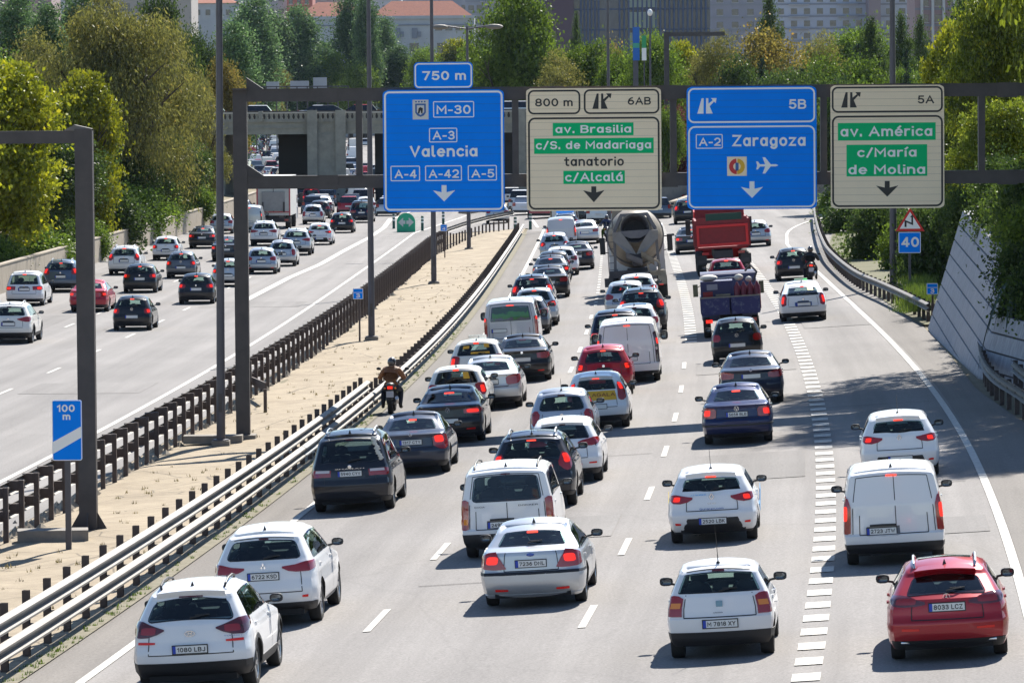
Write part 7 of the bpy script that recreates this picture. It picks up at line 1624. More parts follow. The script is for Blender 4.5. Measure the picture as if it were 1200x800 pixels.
tail_text(T40, 'clio', 'Quraren.com', -.24, .655, .22, .695, BT); tail_text(T40, 'clio', 'ALQUIBER', -.40, .93, -.10, .96, SK); tail_text(T40, 'clio', 'CLIO', -.08, .765, .08, .79, CHROME)
tail_text(T1, 'tucson', 'TUCSON', .52, .865, .80, .885, BT, .02); tail_text(T3, 'sharan', 'SHARAN', -.32, .955, .32, .98, CHROME, .02); tail_text(T26, 'dokker', 'DACIA', -.62, 1.00, -.42, 1.03, INK, .015); tail_text(T26, 'dokker', 'DOKKER', .22, 1.0, .60, 1.03, INK, .015); tail_text(T41, 'arosa', 'AROSA', -.10, .70, .05, .72, INK, .02)
cpart(T40, 'side_decal', MB().beam((.875, 1.2, .5), (.885, 1.9, .85), .01, .16), SK); cpart(T40, 'side_decal', MB().beam((-.875, .4, .45), (-.885, 1.1, .8), .01, .25), plain('decal_ochre', (.55, .40, .03), .4))
def landscape():
    m, n, l, b = nt('landscape_film'); b.inputs['Roughness'].default_value = .2; b.inputs['Coat Weight'].default_value = .8
    tc = n.new('ShaderNodeTexCoord'); sp = n.new('ShaderNodeSeparateXYZ'); l.new(tc.outputs['Object'], sp.inputs[0]); t = n.new('ShaderNodeTexNoise'); t.inputs['Scale'].default_value = 5; l.new(tc.outputs['Object'], t.inputs['Vector'])
    a = n.new('ShaderNodeMath'); a.operation = 'MULTIPLY_ADD'; a.inputs[1].default_value = .35; l.new(t.outputs['Fac'], a.inputs[0]); l.new(sp.outputs[2], a.inputs[2])
    r = n.new('ShaderNodeValToRGB'); e = r.color_ramp; mr = n.new('ShaderNodeMapRange'); mr.inputs[1].default_value = 1.30; mr.inputs[2].default_value = 1.98; l.new(a.outputs[0], mr.inputs[0]); l.new(mr.outputs[0], r.inputs[0])
    for p_, c in ((.0, (.10, .09, .11)), (.18, (.09, .08, .09)), (.24, (.04, .16, .02)), (.45, (.05, .22, .03)), (.52, (.02, .06, .03)), (.8, (.03, .07, .04)), (.9, (.16, .18, .26))):
        el = e.elements.new(p_); el.color = (*c, 1)
    l.new(r.outputs[0], b.inputs['Base Color']); return m
m = MB(); patch(m, PROTO['trafic']['sh'].rpt, rounded(-.73, .73, 1.21, 1.73, .03), 4, .014, 0); cpart(T10, 'window_film', m, landscape(), 60)
cpart(T33, 'glass_roof', MB().add([PROTO['hatch_dim']['sh'].P(a, b, 1.46) + Vector((0, 0, .012)) for b in (.08, .3, .6, .9) for a in (-.86, -.3, .3, .86)], [(4 * j + i, 4 * j + i + 1, 4 * j + i + 5, 4 * j + i + 4) for j in range(3) for i in range(3)]), FRIT, 60)
m = MB(); m.tube([PROTO['volvo']['sh'].rpt(w, z, .03) for w, z in ((-.4, .6), (.4, .6))], .01, 6)
m = MB()
rr_ = random.Random(5)
shn = PROTO['sharan']['sh']
for i in range(26):
    z = 1.66 - i * .021; p = shn.rpt(.84 + .003 * i, z, .03); m.ell((p.x + rr_.uniform(-.02, .02), p.y, p.z), (.03 + rr_.random() * .03, .02, .02 + rr_.random() * .02), 6, 4)
cpart(T3, 'peeling_window_trim', m, plain('peeled_foam', (.62, .58, .50), .9), None)
cpart(T52, 'sunroof', MB().add([PROTO['aclass']['sh'].P(a, b, 1.44) + Vector((0, 0, .012)) for b in (.45, .6, .8) for a in (-.8, 0, .8)], [(3 * j + i, 3 * j + i + 1, 3 * j + i + 4, 3 * j + i + 3) for j in range(2) for i in range(2)]), FRIT, 60)
for sg in (-1, 1):
    y = PROTO['aclass']['sh'].rpt(0, .32, .0).y; m = MB(); m.tube([(sg * .50, y + .07, .31), (sg * .70, y + .09, .31)], .028, 8); cpart(T52, 'exhaust_trim', m, CHROME, 50)

# ------------------------------------------------------------------ the left carriageway
QL = 'cars on the left carriageway'
def lc(name, label, x, y, proto, pm, lod=1, cat='car'): return car(name, label, x, y, proto, pm, cat, QL, lod)
lc('crossover_car', 'white crossover cut by the left edge of the picture', 13, 402, 'suv_dim', Pw2)
lc('hatchback', 'white tall hatchback behind the crossover at the left edge', 31, 358, 'mpv_lit', Pw)
lc('suv_car', 'slate blue SUV just left of the dark gantry post', 73, 342, 'suv', Psb)
lc('sedan_car', 'red coupe half hidden by the dark gantry post', 106, 365, 'sedan', Pr)
lc('hatchback', 'black hatchback nearest to the camera on the left carriageway', 156, 387, 'polo', Pb)
lc('hatchback', 'black hatchback behind the red coupe and ahead of the nearest black one', 165, 343, 'hatch', Pb)
lc('suv_car', 'white high-roofed car next to the low wall with both lamps lit', 147, 322, 'crossover', Pw)
lc('hatchback', 'grey green hatchback with wide dark rear window', 213, 326, 'polo', Pg)
lc('hatchback', 'black hatchback with pale plate just left of the round lamp pole', 231, 356, 'hatch', Pb)
lc('hatchback', 'white hatchback close to the low wall, farther than the high-roofed one', 195, 305, 'polo', Pw)
lc('sedan_car', 'dark saloon with orange lit lamp at the wall side', 238, 291, 'sedan', Pb)
lc('hatchback', 'silver white hatchback half behind the round lamp pole', 260, 274, 'hatch_dim', Ps)
lc('sedan_car', 'maroon dark car between the round lamp pole and the gantry post', 266, 306, 'sedan', Pdg)
lc('hatchback', 'silver hatchback right behind the gantry post', 268, 336, 'polo', Ps)
lc('hatchback', 'silver blue hatchback with plate, first right of the gantry post', 307, 321, 'hatch_dim', paint('pale_blue_silver', (.42, .46, .52), .5))
lc('hatchback', 'silver compact car between the silver blue hatchback and the grey crossover', 331, 312, 'micra', Ps)
lc('crossover_car', 'white crossover in front of the box lorry', 310, 288, 'suv_dim', Pw)
lc('suv_car', 'silver crossover with white roof and black lower bumper', 348, 299, 'suv_dim', Ps)
lc('hatchback', 'white hatchback to the right of the silver crossover', 375, 287, 'clio', Pw)
lc('hatchback', 'black hatchback with lit high lamp near the solid line', 401, 273, 'hatch', Pb)
lc('hatchback', 'silver white hatchback right of the box lorry', 367, 263, 'micra', Ps)
lc('hatchback', 'dark hatchback close ahead of the silver white one', 375, 256, 'hatch_dim', Pdg, 0)
lc('hatchback', 'white saloon farther ahead right of the box lorry', 378, 250, 'sedan_dim', Pw, 0)
lc('hatchback', 'grey compact beside the red car behind the lorry', 370, 247, 'hatch_dim', Pg, 0)
lc('hatchback', 'red car beyond the box lorry', 365, 242, 'mpv_lit', Pr, 0)
lc('people_carrier', 'dark blue people carrier beside the thin lamp pole', 424, 261, 'mpv', Pnb)
lc('hatchback', 'white car at the lane edge ahead of the dark people carrier', 429, 251, 'hatch_dim', Pw, 0)
lc('hatchback', 'silver car farther along under the gantry beam, at the lane edge', 421, 242, 'mpv', Ps, 0)
lc('hatchback', 'white car behind the thin lamp pole near the lane edge', 409, 239, 'hatch_dim', Pw, 0)
lc('small_van', 'silver panel van between the gantry post and the box lorry', 293, 272, 'van', Ps, 0, 'van')
lc('hatchback', 'grey car behind the gantry post beside the wall', 283, 254, 'hatch', Pg, 0)
lc('hatchback', 'white car crossing the gore under the Valencia sign', 583, 262, 'hatch_dim', Ps, 0)
# far traffic, too small to show parts
def far_mesh(kind):
    m = MB(); w = .88
    H, b, L, r0_, r1_, f0, f1 = {'hatch': (1.48, .92, 4.2, .1, .5, 2.0, 1.1), 'suv': (1.68, 1.05, 4.5, .1, .4, 1.9, 1.1), 'sedan': (1.45, .95, 4.7, .5, 1.3, 2.3, 1.3), 'van': (2.0, 1.2, 5.0, .05, .12, 1.5, .8)}[kind]
    v = lambda x, y, z: (x, y - .9, z)
    lo = [(-w, 0, .25), (w, 0, .25), (w, L, .3), (-w, L, .3)]; mid = [(-w, 0, .7), (w, 0, .7), (w * .9, L, .65), (-w * .9, L, .65)]; be = [(-w * .96, .08, b), (w * .96, .08, b), (w * .9, L - f1, b), (-w * .9, L - f1, b)]
    g = [(-w * .9, r0_, b + .02), (w * .9, r0_, b + .02), (w * .88, L - f1 - .05, b + .02), (-w * .88, L - f1 - .05, b + .02)]; t = [(-w * .7, r1_, H - .05), (w * .7, r1_, H - .05), (w * .68, L - f0, H - .05), (-w * .68, L - f0, H - .05)]
    t2 = [(-w * .6, r1_ + .12, H), (w * .6, r1_ + .12, H), (w * .6, L - f0 - .1, H), (-w * .6, L - f0 - .1, H)]
    L5 = [lo, mid, be, g, t, t2]; vs = [v(*q) for l_ in L5 for q in l_]
    for i in range(5):
        for j in range(4):
            j2 = (j + 1) % 4; mt = 1 if i == 3 else 0
            if kind == 'van' and i == 3 and j != 2: mt = 0
            m.add([vs[i * 4 + j], vs[i * 4 + j2], vs[i * 4 + 4 + j2], vs[i * 4 + 4 + j]], [(0, 1, 2, 3)], mt)
    m.add(vs[20:24], [(0, 1, 2, 3)], 0)
    for sx in (-1, 1):
        m.box((sx * w * .86 - .12, -.93, .72), (sx * w * .86 + .12, -.84, .98), 2)
        for y in (0, L * .58): m.lathe([(sx * w - .12, .001), (sx * w - .12, .32), (sx * w + .01, .32), (sx * w + .01, .001)], (0, y, .32), 'x', 10, 3)
        m.box((sx * (w + .1) - .1, L - 2.7, b + .0), (sx * (w + .1) + .1, L - 2.6, b + .15), 3)
    m.box((-.26, -.93, .62), (.26, -.89, .74), 4); m.box((-w * .95, -.91, .22), (w * .95, -.6, .4), 3)
    return m.mesh('far_car', [PAINTBASE, FRIT, LAMP, TRIM, PLATE], 30)
FM = {k: far_mesh(k) for k in ('hatch', 'suv', 'sedan', 'van')}
rc = random.Random(11); PAL = [('white', Pw), ('white', Pw2), ('silver', Ps), ('silver', Ps), ('grey', Pg), ('dark grey', Pdg), ('black', Pb), ('red', Pr), ('blue', Psb)]
def farcar(p, rz, kind, cname, pm, label, group):
    o = link('distant_van' if kind == 'van' else 'distant_car', FM[kind], None, p, (0, 0, rz)); o.material_slots[0].link = 'OBJECT'; o.material_slots[0].material = pm
    tag(o, label, 'van' if kind == 'van' else 'car', group); return o
KN = {'hatch': 'hatchback', 'suv': 'tall car', 'sedan': 'saloon', 'van': 'van'}
def far_at(px, py, kind, ci, where, group='distant cars around the bridge'):
    c, pm = PAL[ci]; p = G(px, py); farcar(p, -head(p.y), kind, c, pm, '%s %s %s' % (c, KN[kind], where), group)
for a in ((293, 200, 'hatch', 2, 'seen left under the bridge, just right of the gantry post'), (300, 207, 'van', 8, 'blue-sided under the bridge above the box lorry'), (297, 188, 'hatch', 7, 'under the bridge behind the blue van'), (303, 180, 'van', 4, 'in the left opening of the bridge'), (313, 188, 'hatch', 5, 'in the left opening of the bridge beside the pier shade'), (306, 168, 'suv', 6, 'farther off in the left bridge opening'), (316, 171, 'hatch', 0, 'farther off in the left bridge opening near the pier'), (293, 170, 'hatch', 2, 'farther off in the left bridge opening by the gantry post'), (296, 163, 'suv', 3, 'farthest up the left bridge opening'), (305, 174, 'hatch', 8, 'in the middle of the left bridge opening'),
          (330, 208, 'sedan', 7, 'coming out of the dark bridge opening'), (337, 211, 'sedan', 0, 'just above the lower gantry beam before the dark opening'), (360, 211, 'hatch', 2, 'just above the lower gantry beam before the pier'), (318, 204, 'suv', 7, 'beside the blue van at the dark opening'),
          (413, 188, 'van', 0, 'in the right opening of the bridge'), (411, 198, 'hatch', 2, 'below the van in the right bridge opening'), (412, 207, 'sedan', 0, 'left of the strut in the right bridge opening'), (428, 172, 'hatch', 3, 'far off between the strut and the lamp pole'), (427, 205, 'hatch', 6, 'between the strut and the lamp pole above the beam'), (441, 207, 'hatch', 1, 'right of the thin lamp pole above the beam'), (447, 211, 'suv', 7, 'at the left edge of the Valencia sign above the beam'), (413, 176, 'van', 1, 'farther off in the right bridge opening'),
          (398, 232, 'sedan', 4, 'under the lower beam left of the lane edge'), (387, 231, 'suv', 5, 'under the lower beam between lorry and lane edge'), (600, 240, 'hatch', 1, 'right of the Valencia sign above the gore'), (609, 247, 'suv', 2, 'in the gap between the first two gantry signs'), (604, 226, 'hatch', 5, 'farther back in the gap between the first two gantry signs'), (614, 252, 'sedan', 0, 'under the left corner of the Brasilia sign'), (634, 256, 'suv', 7, 'under the Brasilia sign left of the large grey van'), (689, 258, 'sedan', 6, 'under the Brasilia sign right of the large grey van'), (702, 262, 'van', 3, 'under the Brasilia sign beside the traffic officer'), (722, 250, 'hatch', 5, 'left behind the mixer drum'), (772, 256, 'hatch', 8, 'right of the mixer drum under the Brasilia sign')):
    far_at(*a)
seen_ = {}
def uniq(t):
    seen_[t] = seen_.get(t, 0) + 1; return ('', 'farther ', 'even farther ', 'farthest ', 'most remote ', 'utmost ')[min(5, seen_[t] - 1)] + t
LANE = {-30.5: 'by the low wall', -27.5: 'second from the wall', -24.5: 'third from the wall', -21: 'beside the lane split', -5.6: 'in the first lane past the gore', -1.8: 'in the second lane past the gore', -29: 'far beyond the bridge', -28: 'farthest past the bridge', 2: 'beyond the mixer lorry'}
for s_, y0, y1 in ((-30.5, 400, 470), (-27.5, 395, 470), (-24.5, 400, 1050), (-21, 380, 1050), (-28, 750, 1050), (-5.6, 350, 430), (-1.8, 355, 430), (-29, 480, 740), (2, 370, 430)):
    Y = y0 + rc.random() * 5; prev = None
    while Y < y1:
        if rc.random() < .8:
            kd = rc.choice(['hatch', 'hatch', 'suv', 'sedan', 'van']); c, pm = rc.choice(PAL); p = SY(s_ + rc.uniform(-.3, .3), Y)
            farcar(p, -head(Y), kd, c, pm, uniq('%s %s %s, %s' % (c, KN[kd], LANE[s_], 'last in that row' if not prev else 'ahead of a %s' % prev)), 'distant cars in slow traffic'); prev = c + ' ' + KN[kd]
        Y += 7.5 + rc.random() * 4
# ------------------------------------------------------------------ lorries
def vehicle(name, label, px, py, cat, group=None):
    g = G(px, py); r = empty(name, g); r.rotation_euler = (0, -math.atan(.055), -head(g.y)); tag(r, label, cat, group); return r
def big_wheel(root, x, y, r=.5, w=.3, name='wheel'):
    m = MB(); h = w / 2; m.lathe([(-h, r * .5), (-h, r * .9), (-h * .7, r), (h * .7, r), (h, r * .9), (h, r * .5), (-h, r * .5)], n=24); o = m.obj(name, RUBBER, root, 40, loc=(x, y, r))
    sg = 1 if x > 0 else -1; m = MB(); m.lathe([(sg * h * .2, .001), (sg * h * .3, r * .3), (sg * h * .7, r * .5), (sg * h * .95, r * .54)], n=16); m.obj('rim', STEEL, o, 40)
def lorry_cab(root, y0, col, w=2.45, h0=.6, h1=3.0, L=1.9, mir=True):
    m = MB(); hw = w / 2
    pr = [(y0, h0), (y0, h1 - .08), (y0 + .15, h1), (y0 + L - .45, h1), (y0 + L - .1, h1 - .7), (y0 + L, 1.6), (y0 + L, h0)]
    vs = [(-hw, y, z) for y, z in pr] + [(hw, y, z) for y, z in pr]; n = len(pr)
    m.add(vs, [tuple(range(n))[::-1], tuple(range(n, 2 * n))] + [(i, (i + 1) % n, n + (i + 1) % n, n + i) for i in range(n)]); m.obj('cab', col, root)
    m = MB(); m.add([(-hw * .9, y0 + L - .095 + .0, h1 - .78), (hw * .9, y0 + L - .095, h1 - .78), (hw * .9, y0 + L + .012, 1.65), (-hw * .9, y0 + L + .012, 1.65)], [(0, 1, 2, 3)]); m.obj('windshield', FRIT, root)
    for sg in (-1, 1):
        MB().box((sg * hw - .012, y0 + .55, 1.75), (sg * hw + .012, y0 + L - .55, h1 - .55)).obj('side_window', FRIT, root)
        MB().box((sg * hw - .02, y0 + L - .3, h0), (sg * hw + .02, y0 + L - .15, 1.4)).obj('step_panel', TRIM, root)
        if mir:
            m = MB(); m.box((sg * (hw + .28) - .12, y0 + L - .1, 1.75), (sg * (hw + .28) + .12, y0 + L + .03, 2.5)); m.beam((sg * hw, y0 + L - .05, 2.4), (sg * (hw + .3), y0 + L - .04, 2.45), .04, .04); m.beam((sg * hw, y0 + L - .05, 1.8), (sg * (hw + .3), y0 + L - .04, 1.85), .04, .04); m.obj('wing_mirror', TRIM, root)
# concrete mixer
MX = vehicle('concrete_mixer', 'grey concrete mixer lorry with pale drum and V shaped chute hopper', 749, 350, 'lorry')
CRM = plain('mixer_cream', (.30, .255, .19), .55, noise=(3, .5, (.17, .14, .105))); MG = plain('mixer_grey', (.11, .11, .13), .7, noise=(4, .5, (.17, .16, .16))); MD = plain('mixer_dark', (.035, .035, .045), .8, noise=(5, .5, (.07, .06, .06)))
for y in (0, 1.4, 5.2):
    for sx in (-1, 1): big_wheel(MX, sx * 1.05, y, .52, .42 if y < 5 else .3)
MB().box((-.45, -1.2, .8), (.45, 7.2, 1.15)).obj('chassis', MD, MX)
lorry_cab(MX, 5.6, plain('cab_white', (.6, .6, .6), .4), h1=3.0)
cz = 2.62; tilt = .16
def drum(prof, n=28):
    m = MB(); vs = []; fs = []
    for y, r in prof:
        for k in range(n):
            t = 2 * math.pi * k / n; vs.append((r * math.cos(t), y, cz - (y - 2) * tilt + r * math.sin(t)))
    for i in range(len(prof) - 1):
        for k in range(n):
            k2 = (k + 1) % n; fs.append((i * n + k, i * n + k2, (i + 1) * n + k2, (i + 1) * n + k))
    return m.add(vs, fs)
drum([(-.75, .62), (-.72, .66), (-.2, .85), (.8, 1.12), (1.8, 1.2), (3.4, 1.2), (4.3, .95), (4.9, .55), (4.95, .01)]).obj('drum', CRM, MX, 35)
drum([(-.76, .62), (-.74, .55), (-.1, .45), (0, .01)], 20).obj('drum_mouth', MD, MX, 40)
drum([(1.7, 1.205), (1.72, 1.25), (1.92, 1.25), (1.94, 1.205)]).obj('drum_ring', MG, MX, 40)
# rear frame: arch, hopper, chute, ladders
m = MB()
for sx in (-1, 1):
    m.beam((sx * .95, -.55, 1.1), (sx * .88, -.6, 3.0), .12, .14); m.beam((sx * .88, -.6, 3.0), (sx * .55, -.65, 3.65), .12, .14); m.beam((sx * .9, -.6, 1.1), (sx * .9, 1.1, 1.2), .12, .2)
m.beam((-.6, -.65, 3.65), (.6, -.65, 3.65), .12, .14); m.beam((-1., -.6, 1.1), (1., -.6, 1.1), .2, .14); m.obj('rear_frame', MG, MX)
MB().prism([(-.72, 2.98), (.72, 2.98), (.72, 2.80), (.36, 2.72), (.2, 2.65), (-.2, 2.65), (-.36, 2.72), (-.72, 2.80)], -.98, -.85).obj('hopper_rim', MG, MX)
for sx in (-1, 1): MB().add([(sx * .98, -1.0, 2.95), (sx * .62, -1.02, 2.95), (sx * .20, -1.08, 2.35), (sx * .0, -1.08, 1.95), (sx * .42, -1.05, 2.05), (sx * .98, -.9, 2.6)] + [(sx * .98, -.8, 2.95), (sx * .62, -.8, 2.95), (sx * .2, -.8, 2.35), (0, -.8, 1.95), (sx * .42, -.8, 2.05), (sx * .98, -.8, 2.6)], [(0, 1, 2, 3, 4, 5), (11, 10, 9, 8, 7, 6)] + [(i, (i + 1) % 6, 6 + (i + 1) % 6, 6 + i) for i in range(6)]).obj('chute_wing', plain('hopper_grey', (.17, .165, .17), .6, noise=(4, .5, (.24, .23, .22))), MX)
MB().prism([(-.3, 2.0), (.3, 2.0), (.16, 1.45), (-.16, 1.45)], -1.05, -.75).obj('collector', MD, MX)
def trough(a, b, w, mat, name):
    a = Vector(a); b = Vector(b); d = (b - a).normalized(); s_ = d.cross(Vector((0, 1, 0))).normalized(); u = s_.cross(d)
    prof = [(-w, .12), (-w * .7, -.05), (0, -.14), (w * .7, -.05), (w, .12)]; vs = [p + Vector((0, 1, 0)) * o * 1 + Vector((0, 0, 1)) * z for p in (a, b) for o, z in prof]; m = MB()
    m.add(vs, [(i, i + 1, 6 + i, 5 + i) for i in range(4)]); vs2 = [v + Vector((0, 0, -.03)) for v in vs]; m.add(vs2, [(5 + i, 6 + i, i + 1, i) for i in range(4)]); return m.obj(name, mat, MX)
trough((-.45, -1.15, 1.95), (.25, -1.35, 1.62), .24, MG, 'chute'); trough((.2, -1.2, 1.98), (.75, -1.3, 1.62), .14, CRM, 'chute_extension')
m = MB(); m.lathe([(-.07, .22), (-.07, .30), (.07, .30), (.07, .22), (-.07, .22)], (.72, -1.25, 1.42), 'y', 18); m.obj('hose_ring', CRM, MX, 40)
for sx in (-1, 1): MB().box((sx * 1.15 - .28, -1.25, .62), (sx * 1.15 + .1, -1.1, 1.0)).obj('mudguard', MD if sx < 0 else CRM, MX)
MB().box((-1.2, -1.15, .58), (1.2, -1.02, .76)).obj('rear_bumper', MD, MX)
MB().box((.55, -1.2, 1.0), (1.22, -1.05, 1.22)).obj('tool_box', CRM, MX); MB().box((-1.22, -1.2, .98), (-.4, -.7, 1.28)).obj('water_tank', MD, MX)
for sx in (-1, 1): MB().box((sx * 1.0 - .09, -1.19, .60), (sx * 1.0 + .09, -1.14, .70)).obj('taillight', BRAKE, MX)
m = MB(); [m.beam((x, .2, 1.2), (x, .3, 3.4), .04, .04) for x in (-1.22, -.95)]; [m.beam((-1.22, .2 + .1 * i / 7, 1.3 + .3 * i), (-.95, .2 + .1 * i / 7, 1.3 + .3 * i), .03, .03) for i in range(7)]; m.obj('ladder', MG, MX)
# red tipper
RT = vehicle('tipper_lorry', 'red tipper lorry with a bright red framed tailgate and crane behind its cab', 849, 322, 'lorry')
RDK = plain('tipper_dark_red', (.27, .012, .018), .6, noise=(5, .5, (.18, .01, .012))); RBR = plain('tipper_bright_red', (.62, .012, .015), .5)
for y in (0, 1.35, 5.2):
    for sx in (-1, 1): big_wheel(RT, sx * 1.05, y, .52, .42)
MB().box((-.45, -.9, .8), (.45, 7.2, 1.2)).obj('chassis', MD, RT); lorry_cab(RT, 5.6, RBR, h1=3.0)
m = MB(); [m.box((sx * 1.23 - .05, -.95, 1.35), (sx * 1.23 + .05, 4.9, 2.65)) for sx in (-1, 1)]; m.box((-1.18, -.9, 1.28), (1.18, 4.9, 1.38)); m.box((-1.18, 4.8, 1.38), (1.18, 4.9, 3.35)); m.obj('body', RDK, RT)
for i in range(7):
    for sx in (-1, 1): MB().box((sx * 1.3 - .03, -.7 + i * .85, 1.35), (sx * 1.3 + .03, -.6 + i * .85, 2.65)).obj('side_rib', RDK, RT)
MB().box((-1.18, -1.0, 1.40), (1.18, -.94, 2.42)).obj('tailgate', RDK, RT)
m = MB(); m.box((-1.22, -1.07, 1.42), (1.22, -1.0, 1.54)); m.box((-1.22, -1.07, 2.30), (1.22, -1.0, 2.42)); m.box((-1.22, -1.07, 1.54), (-1.10, -1.0, 2.30)); m.box((1.10, -1.07, 1.54), (1.22, -1.0, 2.30)); m.obj('tailgate_frame', RBR, RT)
MB().box((-.75, -.99, 2.62), (.95, -.9, 2.95)).obj('tarpaulin', plain('tarp_green', (.02, .06, .045), .8), RT); MB().box((-1.2, -.97, 2.44), (1.2, -.92, 2.75)).obj('headboard', RDK, RT)
m = MB(); m.beam((-.5, 5.1, 1.3), (-.5, 5.1, 3.6), .3, .3); m.beam((-.5, 5.1, 3.6), (.9, 5.0, 3.75), .22, .22); m.beam((.9, 5.0, 3.75), (-.1, 4.9, 3.45), .18, .18); m.beam((-.8, 5.1, 3.3), (1.1, 5.1, 3.3), .2, .15); m.obj('crane', RBR, RT)
for sx in (-1, 1): MB().box((sx * .85 - .16, -1.0, 1.02), (sx * .85 + .16, -.93, 1.14)).obj('taillight', LAMP, RT); MB().box((sx * 1.05 - .25, -.95, .55), (sx * 1.05 + .25, -.9, 1.0)).obj('mudguard', TRIM, RT)
MB().box((-1.2, -.98, .62), (1.2, -.86, .78)).obj('rear_bumper', MD, RT)
# blue flatbed
BF = vehicle('flatbed_lorry', 'small dark blue flatbed lorry with scuffed tailboard, loaded with red gas cylinders', 858, 394, 'lorry')
NB = plain('flatbed_blue', (.010, .012, .095), .5, noise=(6, .5, (.008, .008, .06)), bump=.2)
def scuffed():
    m, n, l, b = nt('scuffed_blue'); b.inputs['Roughness'].default_value = .55; tc = n.new('ShaderNodeTexCoord'); t = n.new('ShaderNodeTexNoise'); t.inputs['Scale'].default_value = 4.5; t.inputs['Detail'].default_value = 9; t.inputs['Roughness'].default_value = .75
    l.new(tc.outputs['Object'], t.inputs['Vector']); r = n.new('ShaderNodeValToRGB'); e = r.color_ramp.elements; e[0].position = .52; e[0].color = (.010, .012, .095, 1); e[1].position = .68; e[1].color = (.13, .15, .22, 1); l.new(t.outputs['Fac'], r.inputs[0]); l.new(r.outputs[0], b.inputs['Base Color']); return m
SC = scuffed()
for y in (0, 3.1):
    for sx in (-1, 1): big_wheel(BF, sx * .86, y, .36, .26)
MB().box((-.4, -1.0, .5), (.4, 4.6, .75)).obj('chassis', MD, BF); lorry_cab(BF, 2.7, plain('cab_blue', (.05, .06, .14), .4), w=2.0, h0=.45, h1=2.2, L=1.7, mir=False)
MB().box((-1.03, -1.1, .88), (1.03, 2.6, .97)).obj('load_bed', MD, BF)
for x0, x1 in ((-1.04, -.03), (.03, 1.04)): MB().box((x0, -1.15, .84), (x1, -1.10, 1.46)).obj('tailboard', SC, BF)
MB().box((-1.05, -1.17, 1.44), (1.05, -1.10, 1.49)).obj('tailboard_rail', STEEL, BF)
for sx in (-1, 1): MB().box((sx * 1.04 - .02, -1.08, .9), (sx * 1.04 + .02, 2.6, 1.46)).obj('side_board', NB, BF); MB().box((sx * .78 - .12, -1.1, .56), (sx * .78 + .12, -1.03, .68)).obj('taillight', BRAKE if sx < 0 else LAMP, BF)
m = MB(); m.box((-1.02, -.85, .98), (.12, .6, 2.02)); m.obj('load_chest', NB, BF); MB().box((-.8, -.88, 1.72), (-.42, -.85, 1.92)).obj('chest_hatch', plain('hatch_grey', (.2, .2, .26), .5), BF); MB().box((-.5, -.95, 1.50), (.02, -.88, 1.56)).obj('pale_bar', CRM, BF); MB().box((-.95, -.88, 1.45), (-.6, -.85, 1.66)).obj('red_panel', RDK, BF)
for i in range(4):
    for j in range(2):
        m = MB(); m.lathe([(.98, .001), (.98, .115), (1.78, .115), (1.86, .06), (1.95, .03), (1.95, .001)], (.27 + i * .235, -.85 + j * .27, 0), 'z', 14); m.obj('gas_cylinder', plain('cylinder_maroon', (.14, .012, .025), .45), BF, 40)
m = MB(); m.tube([(-.6, -.5, 2.08), (.0, -.5, 2.12), (.5, -.55, 2.10)], .03, 6); m.ell((-.72, -.4, 2.13), (.33, .3, .12)); m.ell((.35, -.5, 2.1), (.16, .15, .12)); m.ell((.7, -.4, 2.02), (.12, .12, .10)); m.obj('loose_load', plain('load_pale', (.55, .52, .46), .7), BF, 60)
m = MB(); m.tube([(.85, -.3, 1.9), (1.0, -.2, 2.25), (.8, 0, 2.5), (.6, .2, 2.3)], .04, 6); m.obj('cable_hoop', MD, BF, 60)
for sx in (-1, 1): m = MB(); m.box((sx * 1.2 - .09, 4.2, 1.3), (sx * 1.2 + .09, 4.28, 1.75)); m.beam((sx * 1.0, 4.2, 1.7), (sx * 1.2, 4.22, 1.6), .03, .03); m.obj('wing_mirror', plain('mirror_olive', (.10, .10, .05), .4), BF)
MB().box((-.26, -1.12, .60), (.26, -1.09, .72)).obj('number_plate', PLATE, BF)
# box lorry on the left carriageway
BT_ = vehicle('box_lorry', 'white box lorry with red edged rear and grey tail lift on the left carriageway', 322, 268, 'lorry'); BT_.rotation_euler = (0, 0, -head(BT_.location.y))
BW = plain('box_white', (.60, .60, .58), .6, noise=(2, .4, (.5, .5, .48)))
MB().box((-1.25, -1.2, 1.0), (1.25, 6.0, 3.9)).obj('box_body', BW, BT_); m = MB(); [m.box((sx * 1.2 - .05, -1.25, 1.0), (sx * 1.2 + .05, -1.2, 3.9)) for sx in (-1, 1)]; m.box((-1.15, -1.25, 3.8), (1.15, -1.2, 3.9)); m.box((-1.15, -1.25, 1.22), (1.15, -1.2, 1.3)); m.obj('red_edge', plain('faded_red_trim', (.50, .07, .09), .6), BT_)
MB().box((-.02, -1.23, 1.3), (.02, -1.2, 3.8)).obj('door_seam', MD, BT_); MB().box((-.85, -1.34, 1.35), (.85, -1.24, 2.75)).obj('tail_lift', plain('tail_lift_grey', (.33, .33, .34), .6, noise=(4, .5, (.25, .25, .26))), BT_)
m = MB(); [m.box((sx * .78 - .06, -1.4, 1.25), (sx * .78 + .06, -1.34, 2.0)) for sx in (-1, 1)]; m.obj('lift_arm', MD, BT_)
MB().box((-1.2, -1.2, .5), (1.2, -1.0, .85)).obj('rear_bumper', MD, BT_); MB().box((-.4, -1, .6), (.4, 7.5, 1.0)).obj('chassis', MD, BT_); lorry_cab(BT_, 6.1, plain('cab_white', (.6, .6, .6), .4), h1=2.9)
for y in (0, 5.5):
    for sx in (-1, 1): big_wheel(BT_, sx * 1.02, y, .5, .4)
for sx in (-1, 1): MB().box((sx * .95 - .15, -1.24, .6), (sx * .95 + .15, -1.2, .74)).obj('taillight', LAMP, BT_)
